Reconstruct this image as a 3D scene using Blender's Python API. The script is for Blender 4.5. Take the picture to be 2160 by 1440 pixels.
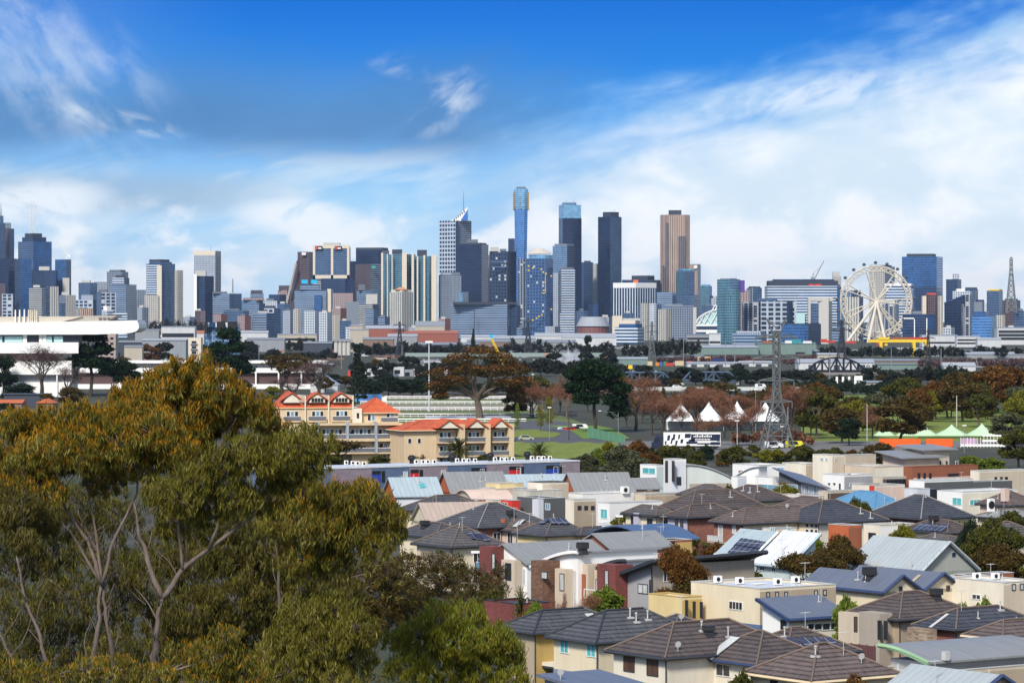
import bpy, math, random
import numpy as np
from mathutils import Vector, Matrix
rad = math.radians
for o in list(bpy.data.objects): bpy.data.objects.remove(o)
SC = bpy.context.scene
COL = SC.collection
rng = random.Random(11)
nrng = np.random.default_rng(5)
# ---------------------------------------------------------------- camera
EYE = 33.0            # eye height above the river flat (m)
F, PX0, HOR = 7000.0, 1080.0, 672.0
cd = bpy.data.cameras.new('camera'); cam = bpy.data.objects.new('camera', cd); COL.objects.link(cam)
cam.location = (0, 0, EYE); cam.rotation_euler = (rad(90), 0, 0)
cd.sensor_width = 36.0; cd.lens = 36.0 * F / 2160.0
cd.shift_y = -48.0 / 2160.0
cd.clip_start = 1.0; cd.clip_end = 60000.0
SC.camera = cam
# ---------------------------------------------------------------- light and exposure
SUN_AZ, SUN_EL = 200.0, 42.0        # degrees clockwise from the view direction (behind, a little left)
SC.view_settings.view_transform = 'Standard'; SC.view_settings.look = 'None'
SC.view_settings.exposure = 0.95; SC.view_settings.gamma = 1.0
SC.view_settings.use_curve_mapping = False
sd = bpy.data.lights.new('sun', 'SUN'); sd.energy = 2.3; sd.angle = rad(10); sd.color = (1.0, 0.94, 0.85)
sun = bpy.data.objects.new('sun', sd); COL.objects.link(sun)
_s = Vector((math.sin(rad(SUN_AZ)) * math.cos(rad(SUN_EL)), math.cos(rad(SUN_AZ)) * math.cos(rad(SUN_EL)), math.sin(rad(SUN_EL))))
sun.rotation_euler = _s.to_track_quat('Z', 'Y').to_euler()
sun.location = (0, -50, 400)
SC.cycles.use_denoising = True
SC.cycles.max_bounces = 6; SC.cycles.diffuse_bounces = 3; SC.cycles.glossy_bounces = 3
SC.cycles.transmission_bounces = 4; SC.cycles.volume_bounces = 1; SC.cycles.transparent_max_bounces = 8
# ---------------------------------------------------------------- node helper
class NT:
 def __init__(s, tree): s.t = tree; s.n = tree.nodes; s.l = tree.links
 def add(s, typ, **kw):
  nd = s.n.new(typ)
  ins = kw.pop('i', {})
  for k, v in kw.items(): setattr(nd, k, v)
  for k, v in ins.items():
   if isinstance(v, bpy.types.NodeSocket): s.l.new(v, nd.inputs[k])
   else: nd.inputs[k].default_value = v
  return nd
 def m(s, op, a, b=0.0, c=0.0, clamp=False):
  return s.add('ShaderNodeMath', operation=op, use_clamp=clamp, i={0: a, 1: b, 2: c}).outputs[0]
 def mix(s, fac, a, b, blend='MIX'):
  nd = s.add('ShaderNodeMix', data_type='RGBA', blend_type=blend)
  for k, v in ((0, fac), (6, a), (7, b)):
   if isinstance(v, bpy.types.NodeSocket): s.l.new(v, nd.inputs[k])
   elif k and len(v) == 3: nd.inputs[k].default_value = (*v, 1)
   else: nd.inputs[k].default_value = v
  return nd.outputs[2]
 def sstep(s, x, a, b):
  nd = s.add('ShaderNodeMapRange', interpolation_type='SMOOTHSTEP', i={0: x, 1: a, 2: b, 3: 0.0, 4: 1.0})
  return nd.outputs[0]
 def noise(s, vec, scale, detail=4, rough=0.55, dist=0.0):
  nd = s.add('ShaderNodeTexNoise', i={'Vector': vec, 'Scale': scale, 'Detail': detail, 'Roughness': rough, 'Distortion': dist})
  return nd.outputs[0]
 def comb(s, x, y, z=0.0): return s.add('ShaderNodeCombineXYZ', i={0: x, 1: y, 2: z}).outputs[0]
 def ramp(s, x, stops):
  nd = s.add('ShaderNodeValToRGB', i={0: x}); e = nd.color_ramp.elements
  while len(e) < len(stops): e.new(0.5)
  for el, (p, c) in zip(e, stops): el.position = p; el.color = (*c, 1)
  return nd.outputs[0]
# ---------------------------------------------------------------- world: Nishita daylight, blue band and cloud near the horizon
W = bpy.data.worlds.new('World'); SC.world = W; W.use_nodes = True
w = NT(W.node_tree); w.n.clear()
tc = w.add('ShaderNodeTexCoord'); sep = w.add('ShaderNodeSeparateXYZ', i={0: tc.outputs['Generated']})
dx, dy, dz = sep.outputs
hl = w.m('SQRT', w.m('ADD', w.m('MULTIPLY', dx, dx), w.m('MULTIPLY', dy, dy)))
U = w.m('MULTIPLY', w.m('ARCTAN2', dx, dy), 7.0)              # azimuth
V = w.m('MULTIPLY', w.m('DIVIDE', dz, w.m('MAXIMUM', hl, 0.001)), 7.0)   # elevation
base = w.ramp(w.m('MULTIPLY', V, 1.0), [(0.0, (0.58, 0.76, 0.90)), (0.10, (0.55, 0.76, 0.93)), (0.26, (0.34, 0.61, 0.88)),
    (0.42, (0.075, 0.33, 0.78)), (0.54, (0.014, 0.215, 0.70)), (0.68, (0.002, 0.145, 0.62))])
# deep blue is strongest up the middle; the left side is milkier
lft = w.sstep(w.m('ADD', w.m('MULTIPLY', U, -1.0), w.m('MULTIPLY', V, -0.35)), 0.30, 1.05)
base = w.mix(w.m('MULTIPLY', lft, 0.45), base, (0.20, 0.42, 0.72))
def fb(su, sv, rot, scale, detail=6, rough=0.55, dist=0.3, off=0.0):
 c, s_ = math.cos(rot), math.sin(rot)
 a = w.m('ADD', w.m('MULTIPLY', U, c), w.m('MULTIPLY', V, s_)); b = w.m('SUBTRACT', w.m('MULTIPLY', V, c), w.m('MULTIPLY', U, s_))
 return w.noise(w.comb(w.m('MULTIPLY_ADD', a, su, off), w.m('MULTIPLY', b, sv), off), scale, detail, rough, dist)
n_big = fb(1.0, 2.2, 0.25, 2.2, off=3.1)
n_str = fb(1.0, 4.5, 0.24, 3.2, off=7.7)
n_fin = fb(1.6, 2.4, 0.3, 7.0, off=1.3)
n_puf = fb(1.0, 1.7, 0.0, 5.0, off=9.2)
nz = lambda n_, k: w.m('MULTIPLY', w.m('SUBTRACT', n_, 0.5), k)
# grey-blue shelf of cloud on the left and its straight lower edge
shelf_dn = w.sstep(w.m('ADD', V, nz(n_str, 0.16)), 0.30, 0.40)
shelf_up = w.m('SUBTRACT', 1.0, w.sstep(w.m('ADD', V, nz(n_big, 0.22)), 0.40, 0.62))
shelf_rt = w.m('SUBTRACT', 1.0, w.sstep(w.m('ADD', U, nz(n_big, 0.5)), -0.12, 0.30))
shelf = w.m('MULTIPLY', w.m('MULTIPLY', shelf_dn, shelf_up), shelf_rt)
sky = w.mix(w.m('MULTIPLY', shelf, 0.85), base, w.mix(n_big, (0.050, 0.175, 0.41), (0.12, 0.28, 0.53)))
# wisps below the shelf on the left
wl = w.m('MULTIPLY', w.m('SUBTRACT', 1.0, w.sstep(V, 0.30, 0.39)), w.m('SUBTRACT', 1.0, w.sstep(U, -0.2, 0.5)))
wl2 = w.m('MULTIPLY', wl, w.sstep(n_str, 0.42, 0.66))
sky = w.mix(w.m('MULTIPLY', wl2, 0.75), sky, (0.62, 0.76, 0.88))
gl = w.m('MULTIPLY', w.m('MULTIPLY', w.sstep(V, 0.20, 0.25), w.m('SUBTRACT', 1.0, w.sstep(V, 0.27, 0.33))), w.m('SUBTRACT', 1.0, w.sstep(w.m('ADD', U, nz(n_big, 0.6)), -0.7, -0.35)))
sky = w.mix(w.m('MULTIPLY', gl, 0.7), sky, (0.33, 0.46, 0.62))
# the great bank of white cloud, its edge climbing to the right
edge = w.m('SUBTRACT', w.m('MULTIPLY_ADD', U, 0.255, 0.372), V)          # >0 below the edge
bank_e = w.m('ADD', w.m('ADD', edge, nz(n_str, 0.26)), nz(n_fin, 0.10))
bank = w.m('MULTIPLY', w.sstep(bank_e, -0.09, 0.21), w.sstep(w.m('ADD', U, nz(n_big, 0.4)), -0.22, 0.10))
whit = w.mix(w.sstep(w.m('ADD', w.m('MULTIPLY', n_puf, 0.6), w.m('MULTIPLY', n_big, 0.4)), 0.38, 0.66), (0.63, 0.76, 0.87), (0.94, 0.95, 0.97))
low = w.m('SUBTRACT', 1.0, w.sstep(V, 0.06, 0.22))
whit = w.mix(w.m('MULTIPLY', low, 0.65), whit, w.mix(w.sstep(n_str, 0.42, 0.6), (0.66, 0.79, 0.90), (0.88, 0.92, 0.96)))
sky = w.mix(w.m('MULTIPLY', w.m('MINIMUM', w.m('MULTIPLY', bank, 2.0), 1.0), 0.75), sky, (0.13, 0.42, 0.80))
sky = w.mix(w.m('MULTIPLY', w.m('POWER', bank, 1.5), 0.97), sky, whit)
# pale low band with small bright heaps on the left horizon
heap = w.m('MULTIPLY', w.sstep(w.m('SUBTRACT', n_puf, w.m('MULTIPLY', V, 0.35)), 0.41, 0.55), w.m('SUBTRACT', 1.0, w.sstep(V, 0.16, 0.30)))
sky = w.mix(w.m('MULTIPLY', heap, 0.85), sky, (0.90, 0.92, 0.94))
def blob(u, v, ru, rv, rot=0.0):
 c, s_ = math.cos(rot), math.sin(rot)
 a = w.m('SUBTRACT', U, u); b = w.m('SUBTRACT', V, v)
 p = w.m('DIVIDE', w.m('ADD', w.m('MULTIPLY', a, c), w.m('MULTIPLY', b, s_)), ru)
 q = w.m('DIVIDE', w.m('SUBTRACT', w.m('MULTIPLY', b, c), w.m('MULTIPLY', a, s_)), rv)
 return w.m('SUBTRACT', 1.0, w.sstep(w.m('ADD', w.m('MULTIPLY', p, p), w.m('MULTIPLY', q, q)), 0.0, 1.0))
for u, v, ru, rv, rot, k, lo, hi in ((-0.14, 0.455, 0.12, 0.075, 0.5, 0.55, 0.44, 0.75), (-0.22, 0.53, 0.10, 0.035, -0.15, 0.35, 0.40, 0.7),
       (-0.97, 0.53, 0.36, 0.17, -0.55, 0.30, 0.38, 0.72), (-1.02, 0.62, 0.28, 0.10, -0.6, 0.22, 0.40, 0.75),
       (-0.83, 0.415, 0.16, 0.03, -0.2, 0.5, 0.4, 0.6), (-0.45, 0.215, 0.17, 0.045, -0.06, 0.95, 0.30, 0.45),
       (-1.0, 0.24, 0.2, 0.06, 0.1, 0.9, 0.3, 0.5), (0.62, 0.47, 0.32, 0.05, 0.12, 0.6, 0.40, 0.62)):
 n_ = fb(1.3, 2.6, rot - 0.3 if u < -0.5 else 0.5, 6.5, off=u * 9 + v * 5)
 sky = w.mix(w.m('MULTIPLY', w.m('MULTIPLY', blob(u, v, ru, rv, rot), w.sstep(n_, lo, hi)), k), sky, (0.82, 0.88, 0.94))
up = w.sstep(V, 0.75, 3.0)
nish = w.add('ShaderNodeTexSky', sky_type='NISHITA', sun_disc=False, sun_elevation=rad(SUN_EL), sun_rotation=rad(SUN_AZ), altitude=50.0)
bg1 = w.add('ShaderNodeBackground', i={0: sky, 1: 0.60}); bg2 = w.add('ShaderNodeBackground', i={0: nish.outputs[0], 1: 0.085})
mx = w.add('ShaderNodeMixShader', i={0: up, 1: bg1.outputs[0], 2: bg2.outputs[0]})
w.add('ShaderNodeOutputWorld', i={0: mx.outputs[0]})
# ---------------------------------------------------------------- pixels to places
def P(px, py, Y): return Vector(((px - PX0) * Y / F, Y, EYE - (py - HOR) * Y / F))
def yat(py, z=0.0): return F * (EYE - z) / (py - HOR)     # distance at which height z is seen on row py
def zat(py, Y): return EYE - (py - HOR) * Y / F
def xat(px, Y): return (px - PX0) * Y / F
# ---------------------------------------------------------------- mesh builder
class MB:
 def __init__(s): s.v = []; s.f = []; s.m = []
 def poly(s, pts, m=0):
  k = len(s.v); s.v.extend(tuple(p) for p in pts); s.f.append(tuple(range(k, k + len(pts)))); s.m.append(m)
 def box(s, x0, x1, y0, y1, z0, z1, m=0, mt=None, bottom=True):
  if x1 < x0: x0, x1 = x1, x0
  if y1 < y0: y0, y1 = y1, y0
  k = len(s.v)
  s.v += [(x0,y0,z0),(x1,y0,z0),(x1,y1,z0),(x0,y1,z0),(x0,y0,z1),(x1,y0,z1),(x1,y1,z1),(x0,y1,z1)]
  fs = [(0,1,5,4),(1,2,6,5),(2,3,7,6),(3,0,4,7),(4,5,6,7)] + ([(3,2,1,0)] if bottom else [])
  for i, q in enumerate(fs): s.f.append(tuple(k + j for j in q)); s.m.append(mt if (i == 4 and mt is not None) else m)
  return s
 def prism(s, pts, z0, z1, m=0, mt=None, scale=1.0, c=None):
  n = len(pts); k = len(s.v)
  if c is None: c = (sum(p[0] for p in pts) / n, sum(p[1] for p in pts) / n)
  s.v += [(p[0], p[1], z0) for p in pts] + [(c[0] + (p[0] - c[0]) * scale, c[1] + (p[1] - c[1]) * scale, z1) for p in pts]
  for i in range(n):
   j = (i + 1) % n; s.f.append((k + i, k + j, k + n + j, k + n + i)); s.m.append(m)
  s.f.append(tuple(k + n + i for i in range(n))); s.m.append(m if mt is None else mt)
  s.f.append(tuple(k + n - 1 - i for i in range(n))); s.m.append(m)
  return s
 def slab(s, pts, axis, d, m=0):          # polygon pushed along a vector
  n = len(pts); k = len(s.v); d = Vector(d)
  s.v += [tuple(p) for p in pts] + [tuple(Vector(p) + d) for p in pts]
  for i in range(n):
   j = (i + 1) % n; s.f.append((k + i, k + j, k + n + j, k + n + i)); s.m.append(m)
  s.f.append(tuple(k + n - 1 - i for i in range(n))); s.m.append(m); s.f.append(tuple(k + n + i for i in range(n))); s.m.append(m)
  return s
 def tube(s, pts, rr, n=6, m=0, cap=True):
  pts = [Vector(p) for p in pts]
  if not hasattr(rr, '__len__'): rr = [rr] * len(pts)
  k = len(s.v); ref = None
  for i, p in enumerate(pts):
   t = (pts[min(i + 1, len(pts) - 1)] - pts[max(i - 1, 0)])
   t = t.normalized() if t.length > 1e-9 else Vector((0, 0, 1))
   a = t.cross(Vector((0.31, 0.95, 0.05)) if ref is None else ref)
   if a.length < 1e-4: a = t.cross(Vector((1, 0, 0)))
   a.normalize(); b = t.cross(a); ref = -b if ref is None else ref
   for j in range(n):
    q = 2 * math.pi * j / n
    s.v.append(tuple(p + (a * math.cos(q) + b * math.sin(q)) * rr[i]))
  for i in range(len(pts) - 1):
   for j in range(n):
    j2 = (j + 1) % n
    s.f.append((k + i * n + j, k + i * n + j2, k + (i + 1) * n + j2, k + (i + 1) * n + j)); s.m.append(m)
  if cap:
   e = k + (len(pts) - 1) * n
   s.f.append(tuple(e + j for j in range(n))); s.m.append(m)
   s.f.append(tuple(k + n - 1 - j for j in range(n))); s.m.append(m)
  return s
 def bar(s, a, b, wd, m=0): return s.tube([a, b], wd * 0.7071, 4, m)
 def ball(s, c, rx, ry, rz, m=0, nu=10, nv=6):
  k = len(s.v)
  for i in range(nv + 1):
   t = math.pi * i / nv
   for j in range(nu):
    p = 2 * math.pi * j / nu
    s.v.append((c[0] + rx * math.sin(t) * math.cos(p), c[1] + ry * math.sin(t) * math.sin(p), c[2] + rz * math.cos(t)))
  for i in range(nv):
   for j in range(nu):
    j2 = (j + 1) % nu
    q = (k + i * nu + j, k + (i + 1) * nu + j, k + (i + 1) * nu + j2, k + i * nu + j2)
    s.f.append(q); s.m.append(m)
  return s
 def mesh(s, name, mats, smooth=False):
  me = bpy.data.meshes.new(name)
  me.from_pydata(s.v, [], s.f)
  for mt in mats: me.materials.append(mt)
  me.polygons.foreach_set('material_index', np.array(s.m, dtype=np.int32))
  auto_uv(me)
  if smooth: me.polygons.foreach_set('use_smooth', np.ones(len(s.f), dtype=bool))
  me.update()
  return me
 def build(s, name, mats, parent=None, loc=(0, 0, 0), rz=0.0, smooth=False, label=None):
  if not isinstance(mats, (list, tuple)): mats = [mats]
  o = bpy.data.objects.new(name, s.mesh(name, mats, smooth)); COL.objects.link(o)
  o.location = loc; o.rotation_euler = (0, 0, rz)
  if parent is not None: o.parent = parent
  if label: o['label'] = label
  return o
def auto_uv(me):
 """metres along the horizontal of each face, and up it"""
 nf = len(me.polygons)
 if not nf: return
 uvl = me.uv_layers.new(name='UVMap')
 nl = len(me.loops)
 co = np.empty(len(me.vertices) * 3, np.float32); me.vertices.foreach_get('co', co); co = co.reshape(-1, 3)
 li = np.empty(nl, np.int32); me.loops.foreach_get('vertex_index', li)
 nr = np.empty(nf * 3, np.float32); me.polygons.foreach_get('normal', nr); nr = nr.reshape(-1, 3)
 lt = np.empty(nf, np.int32); me.polygons.foreach_get('loop_total', lt)
 n = np.repeat(nr, lt, axis=0)
 h = np.stack([-n[:, 1], n[:, 0], np.zeros(nl)], 1)
 L = np.linalg.norm(h, axis=1); flat = L < 0.05
 h[flat] = (1, 0, 0); L[flat] = 1; h /= L[:, None]
 vv = np.cross(n, h)
 p = co[li]
 uv = np.stack([(p * h).sum(1), (p * vv).sum(1)], 1).astype(np.float32)
 uvl.data.foreach_set('uv', uv.ravel())
def thing(name, label, cat, loc=(0, 0, 0), rz=0.0, group=None, kind=None):
 o = bpy.data.objects.new(name, None); COL.objects.link(o); o.empty_display_size = 0.5
 o.location = loc; o.rotation_euler = (0, 0, rz)
 return tag(o, label, cat, group, kind)
def tag(o, label=None, cat=None, group=None, kind=None):
 if label: o['label'] = label
 if cat: o['category'] = cat
 if group: o['group'] = group
 if kind: o['kind'] = kind
 return o
def dup(root, loc=None, rz=None, sc=None, label=None, group=None):
 def cp(o, par):
  c = o.copy(); COL.objects.link(c); c.parent = par
  for ch in kids.get(o, ()): cp(ch, c)
  return c
 kids = {}
 for o in root.children_recursive: kids.setdefault(o.parent, []).append(o)
 r = cp(root, root.parent)
 if loc is not None: r.location = loc
 if rz is not None: r.rotation_euler = (0, 0, rz)
 if sc is not None: r.scale = sc if hasattr(sc, '__len__') else (sc, sc, sc)
 if label: r['label'] = label
 if group: r['group'] = group
 return r
# ---------------------------------------------------------------- materials
MATS = {}
def newmat(key):
 m = bpy.data.materials.new(key); m.use_nodes = True
 t = NT(m.node_tree); b = t.n['Principled BSDF']
 MATS[key] = m
 return m, t, b
def plain(key, col, rough=0.75, var=0.25, scale=0.6, metal=0.0, spec=0.35, streak=False):
 if key in MATS: return MATS[key]
 m, t, b = newmat(key)
 tc_ = t.add('ShaderNodeTexCoord')
 vec = tc_.outputs['Object']
 if streak: vec = t.add('ShaderNodeMapping', i={0: vec, 3: (1, 1, 0.12)}).outputs[0]
 n1 = t.noise(vec, scale, 5, 0.6); n2 = t.noise(vec, scale * 7, 3, 0.6)
 k = t.m('ADD', t.m('MULTIPLY_ADD', n1, var * 1.6, 1 - var * 0.8), t.m('MULTIPLY_ADD', n2, var * 0.8, -var * 0.4))
 c = t.mix(1.0, col, t.comb(k, k, k), 'MULTIPLY')
 t.l.new(c, b.inputs['Base Color'])
 b.inputs['Roughness'].default_value = rough; b.inputs['Metallic'].default_value = metal
 b.inputs['Specular IOR Level'].default_value = spec
 return m
def facade(key, wall, glass, fh=3.6, bw=3.2, wy=0.62, wx=0.72, var=0.9, grough=0.12, gmetal=0.35, band=0.0, lit=0.0, wrough=0.7):
 """wall with a grid of windows: storeys up v, bays along u (metres)"""
 if key in MATS: return MATS[key]
 wall = (wall[0] * .80, wall[1] * .87, wall[2] * .97); glass = (glass[0] * .62, glass[1] * .98, glass[2] * 1.15)  # blue skylight on the far faces tinted into wall and glass colours
 m, t, b = newmat(key)
 uv = t.add('ShaderNodeSeparateXYZ', i={0: t.add('ShaderNodeTexCoord').outputs['UV']})
 u, v = uv.outputs[0], uv.outputs[1]
 ud, vd = t.m('DIVIDE', u, bw), t.m('DIVIDE', v, fh)
 mask = None
 if wx < 1: mask = t.m('LESS_THAN', t.m('FRACT', ud), wx)
 if wy < 1:
  k = t.m('LESS_THAN', t.m('FRACT', vd), wy); mask = k if mask is None else t.m('MULTIPLY', mask, k)
 cell = t.comb(t.m('FLOOR', ud), t.m('FLOOR', vd), 0.0)
 wn = t.add('ShaderNodeTexWhiteNoise', noise_dimensions='2D', i={'Vector': cell}).outputs[0]
 big = t.noise(t.comb(t.m('DIVIDE', u, 22.0), t.m('DIVIDE', v, 30.0), 0.0), 1.0, 3)
 r = t.m('ADD', t.m('MULTIPLY_ADD', wn, var * 0.8, 1 - var * 0.45), t.m('MULTIPLY_ADD', big, 1.2, -0.6))
 r = t.m('MAXIMUM', r, 0.12)
 gc = t.mix(1.0, glass, t.comb(r, r, r), 'MULTIPLY')
 if lit > 0: gc = t.mix(t.m('GREATER_THAN', wn, 1 - lit), gc, (0.62, 0.64, 0.62))
 wk = t.m('MULTIPLY_ADD', big, 0.35, 0.82)
 wc = t.mix(1.0, wall, t.comb(wk, wk, wk), 'MULTIPLY')
 col = t.mix(mask, wc, gc) if mask is not None else gc
 if band > 0:                      # a plant storey every so many floors
  bm_ = t.m('LESS_THAN', t.m('FRACT', t.m('DIVIDE', v, band)), 0.09)
  col = t.mix(bm_, col, tuple(x * 0.55 for x in wall))
 t.l.new(col, b.inputs['Base Color'])
 if mask is not None:
  t.l.new(t.m('MULTIPLY_ADD', mask, grough - wrough, wrough), b.inputs['Roughness'])
  t.l.new(t.m('MULTIPLY', mask, gmetal), b.inputs['Metallic'])
 else:
  b.inputs['Roughness'].default_value = grough; b.inputs['Metallic'].default_value = gmetal
 return m
# ================================================================ facades and finishes of the far city
fa = facade
M_navy  = fa('navy curtain glass', (.05,.075,.12), (.014,.038,.10), 3.9, 2.4, .72, .8)
M_ink   = fa('ink blue glass', (.022,.035,.065), (.010,.024,.065), 3.9, 1.8, .8, .85)
M_slate = fa('slate blue glass', (.11,.15,.22), (.045,.085,.16), 3.8, 3.0, .66, .8)
M_slatel= fa('pale slate glass', (.22,.28,.36), (.10,.17,.27), 3.8, 2.6, .7, .8)
M_blue  = fa('mid blue glass', (.07,.13,.24), (.03,.10,.25), 3.9, 2.2, .75, .85)
M_bright= fa('bright blue glass', (.14,.27,.48), (.07,.20,.46), 3.9, 2.6, .6, .9, gmetal=.5)
M_skyg  = fa('sky blue glass', (.30,.42,.52), (.24,.40,.55), 3.9, 2.4, .75, .85, gmetal=.5)
M_teal  = fa('teal glass', (.16,.25,.29), (.035,.13,.17), 3.6, 2.6, .68, .8)
M_tealv = fa('teal glass with cream fins', (.55,.56,.50), (.02,.085,.12), 3.3, 5.4, .86, .74)
M_cream = fa('cream concrete grid', (.60,.52,.42), (.07,.08,.10), 3.4, 3.4, .5, .55)
M_creamv= fa('cream ribs', (.62,.54,.43), (.12,.12,.13), 3.4, 4.2, .9, .38)
M_beigeb= fa('beige bands', (.50,.45,.38), (.06,.075,.10), 3.5, 60, .48, 1)
M_white = fa('white concrete grid', (.66,.66,.64), (.06,.08,.12), 3.5, 3.8, .55, .62)
M_whiteb= fa('white bands', (.72,.73,.73), (.045,.085,.16), 4.2, 60, .55, 1)
M_whitev= fa('white fins', (.74,.74,.73), (.03,.05,.10), 60, 6.5, 1, .66)
M_grid  = fa('white lattice tower wall', (.58,.60,.62), (.035,.055,.10), 8.2, 7.2, .62, .72)
M_grey  = fa('grey concrete grid', (.26,.28,.32), (.05,.07,.11), 3.5, 3.4, .55, .65)
M_greyb = fa('grey bands', (.30,.34,.40), (.06,.10,.17), 3.7, 60, .52, 1)
M_lgrey = fa('pale grey panel wall', (.42,.43,.45), (.14,.16,.20), 3.4, 3.0, .45, .5)
M_apt   = fa('dark flats with white slabs', (.48,.50,.53), (.03,.045,.075), 6.2, 9.5, .66, .7, lit=.06)
M_aptv  = fa('dark flats with pale ribs', (.36,.37,.40), (.025,.035,.06), 3.2, 6.5, .8, .68, lit=.05)
M_brown = fa('brown granite wall', (.13,.085,.085), (.03,.03,.045), 3.8, 3.0, .55, .6)
M_tan   = fa('tan bronze glass', (.56,.35,.25), (.40,.225,.155), 60, 3.4, 1, .5, gmetal=.55, grough=.2)
M_tand  = fa('dark reflection bronze glass', (.20,.155,.15), (.13,.09,.085), 60, 3.4, 1, .5, gmetal=.5, grough=.2)
M_pink  = fa('pink brick flats', (.42,.28,.24), (.08,.08,.10), 3.3, 4.0, .45, .5)
M_red   = fa('dull red brick', (.30,.11,.085), (.06,.05,.06), 3.5, 4.5, .4, .45)
M_stripd= fa('dark tower with pale storey lines', (.40,.42,.45), (.02,.035,.07), 3.9, 3.0, .62, .9)
M_stars = fa('dark glass with lit panes', (.03,.05,.09), (.014,.03,.07), 6.5, 6.0, .6, .6, lit=.13)
M_dots  = fa('blue glass with dark dots', (.05,.11,.22), (.02,.055,.13), 5.5, 5.5, .55, .55, lit=.05)
M_steel = plain('steel grey', (.20,.23,.27), .5, metal=.3)
M_plant = plain('roof plant grey', (.12,.14,.17), .7)
M_dark  = plain('dark roof plant', (.035,.045,.07), .6)
M_conc  = plain('pale concrete', (.46,.45,.42), .85)
M_creamp= plain('cream render', (.62,.55,.44), .85)
M_whitep= plain('white paint', (.78,.78,.76), .6, var=.12)
M_gold  = plain('gold glass', (.50,.33,.14), .3, metal=.6)
M_redp  = plain('red sign', (.65,.05,.03), .5, var=.1)
M_orange= plain('orange paint', (.75,.16,.03), .5, var=.1)
M_cyan  = plain('cyan sign', (.02,.42,.72), .4, var=.1)
M_yellow= plain('yellow paint', (.72,.50,.03), .5, var=.15)
M_black = plain('black', (.012,.013,.016), .6)
M_bluep = plain('blue panel', (.04,.16,.50), .4)
M_domec = plain('pale dome', (.52,.47,.40), .5)
M_galv  = plain('galvanised steel', (.30,.32,.33), .5, metal=.5)
M_purple= plain('purple sign', (.10,.05,.28), .5)
M_green = plain('green sign', (.03,.40,.28), .5)
THMIN, THMAX = rad(14), rad(76)
def block(root, part, Y, x0, x1, top, mats, split=None, bot=None, depth=None, dy=0.0, label=None, taper=None):
 """box whose near upright edge is at pixel column split; two faces show"""
 Yb = Y + dy; s = Yb / F
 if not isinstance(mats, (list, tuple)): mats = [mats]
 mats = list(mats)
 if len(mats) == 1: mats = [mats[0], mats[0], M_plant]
 elif len(mats) == 2: mats = [mats[0], mats[1], M_plant]
 zt = zat(top, Yb); zb = 0.0 if bot is None else zat(bot, Yb)
 if split is None or split >= x1 or split <= x0:
  th = 0.0; L1 = (x1 - x0) * s; L2 = depth or max(14.0, 0.75 * L1); split = x1
 else:
  a, b = (split - x0) * s, (x1 - split) * s
  th = min(max(math.atan2(b, a), THMIN), THMAX)
  L1, L2 = a / math.cos(th), b / math.sin(th)
 mb = MB()
 k = [(0, 0), (L2, 0), (L2, L1), (0, L1)]
 n = len(mb.v); mb.v += [(x, y, 0) for x, y in k] + [(x, y, zt - zb) for x, y in k]
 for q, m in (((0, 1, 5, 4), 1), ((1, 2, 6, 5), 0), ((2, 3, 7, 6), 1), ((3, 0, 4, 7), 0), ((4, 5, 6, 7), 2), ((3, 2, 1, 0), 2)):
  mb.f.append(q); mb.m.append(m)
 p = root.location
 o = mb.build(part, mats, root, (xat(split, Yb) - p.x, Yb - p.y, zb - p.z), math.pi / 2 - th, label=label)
 return o
def mast(root, part, Y, px, top, bot, w0, w1=None, mat=None, n=5, dy=0.0):
 Yb = Y + dy; p = root.location
 z0, z1 = zat(bot, Yb), zat(top, Yb)
 return MB().tube([(0, 0, 0), (0, 0, z1 - z0)], [w0, w1 or w0 * .4], n).build(part, mat or M_steel, root, (xat(px, Yb) - p.x, Yb - p.y, z0 - p.z))
def lattice_mb(h, w0, w1, nb, t, m=0, waist=.82):
 """square lattice tower: four legs, rings, crossed braces"""
 mb = MB(); lv = []
 for i in range(nb + 1):
  f = 1 - (1 - i / nb) ** 1.15 if nb > 4 else i / nb
  z = h * f; w_ = (w0 + (w1 - w0) * f / waist if f < waist else w1) / 2
  lv.append([Vector((sx * w_, sy * w_, z)) for sx, sy in ((-1, -1), (1, -1), (1, 1), (-1, 1))])
 for i in range(nb):
  for j in range(4):
   j2 = (j + 1) % 4
   mb.bar(lv[i][j], lv[i + 1][j], t, m)
   mb.bar(lv[i][j], lv[i + 1][j2], t * .6, m); mb.bar(lv[i][j2], lv[i + 1][j], t * .6, m)
   mb.bar(lv[i + 1][j], lv[i + 1][j2], t * .6, m)
 return mb
TW = []
def tower(name, label, cat, Y, blocks, group=None):
 """blocks: (part, x0, x1, top, mats, {split, bot, depth, dy})"""
 b0 = blocks[0]
 cx = (b0[1] + b0[2]) / 2
 root = thing(name, label, cat, (xat(cx, Y), Y, 0), group=group)
 for b in blocks:
  kw = b[5] if len(b) > 5 else {}
  block(root, b[0], Y, b[1], b[2], b[3], b[4], **kw)
 TW.append((root, b0[1], b0[2], b0[3], Y, label))
 return root
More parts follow.
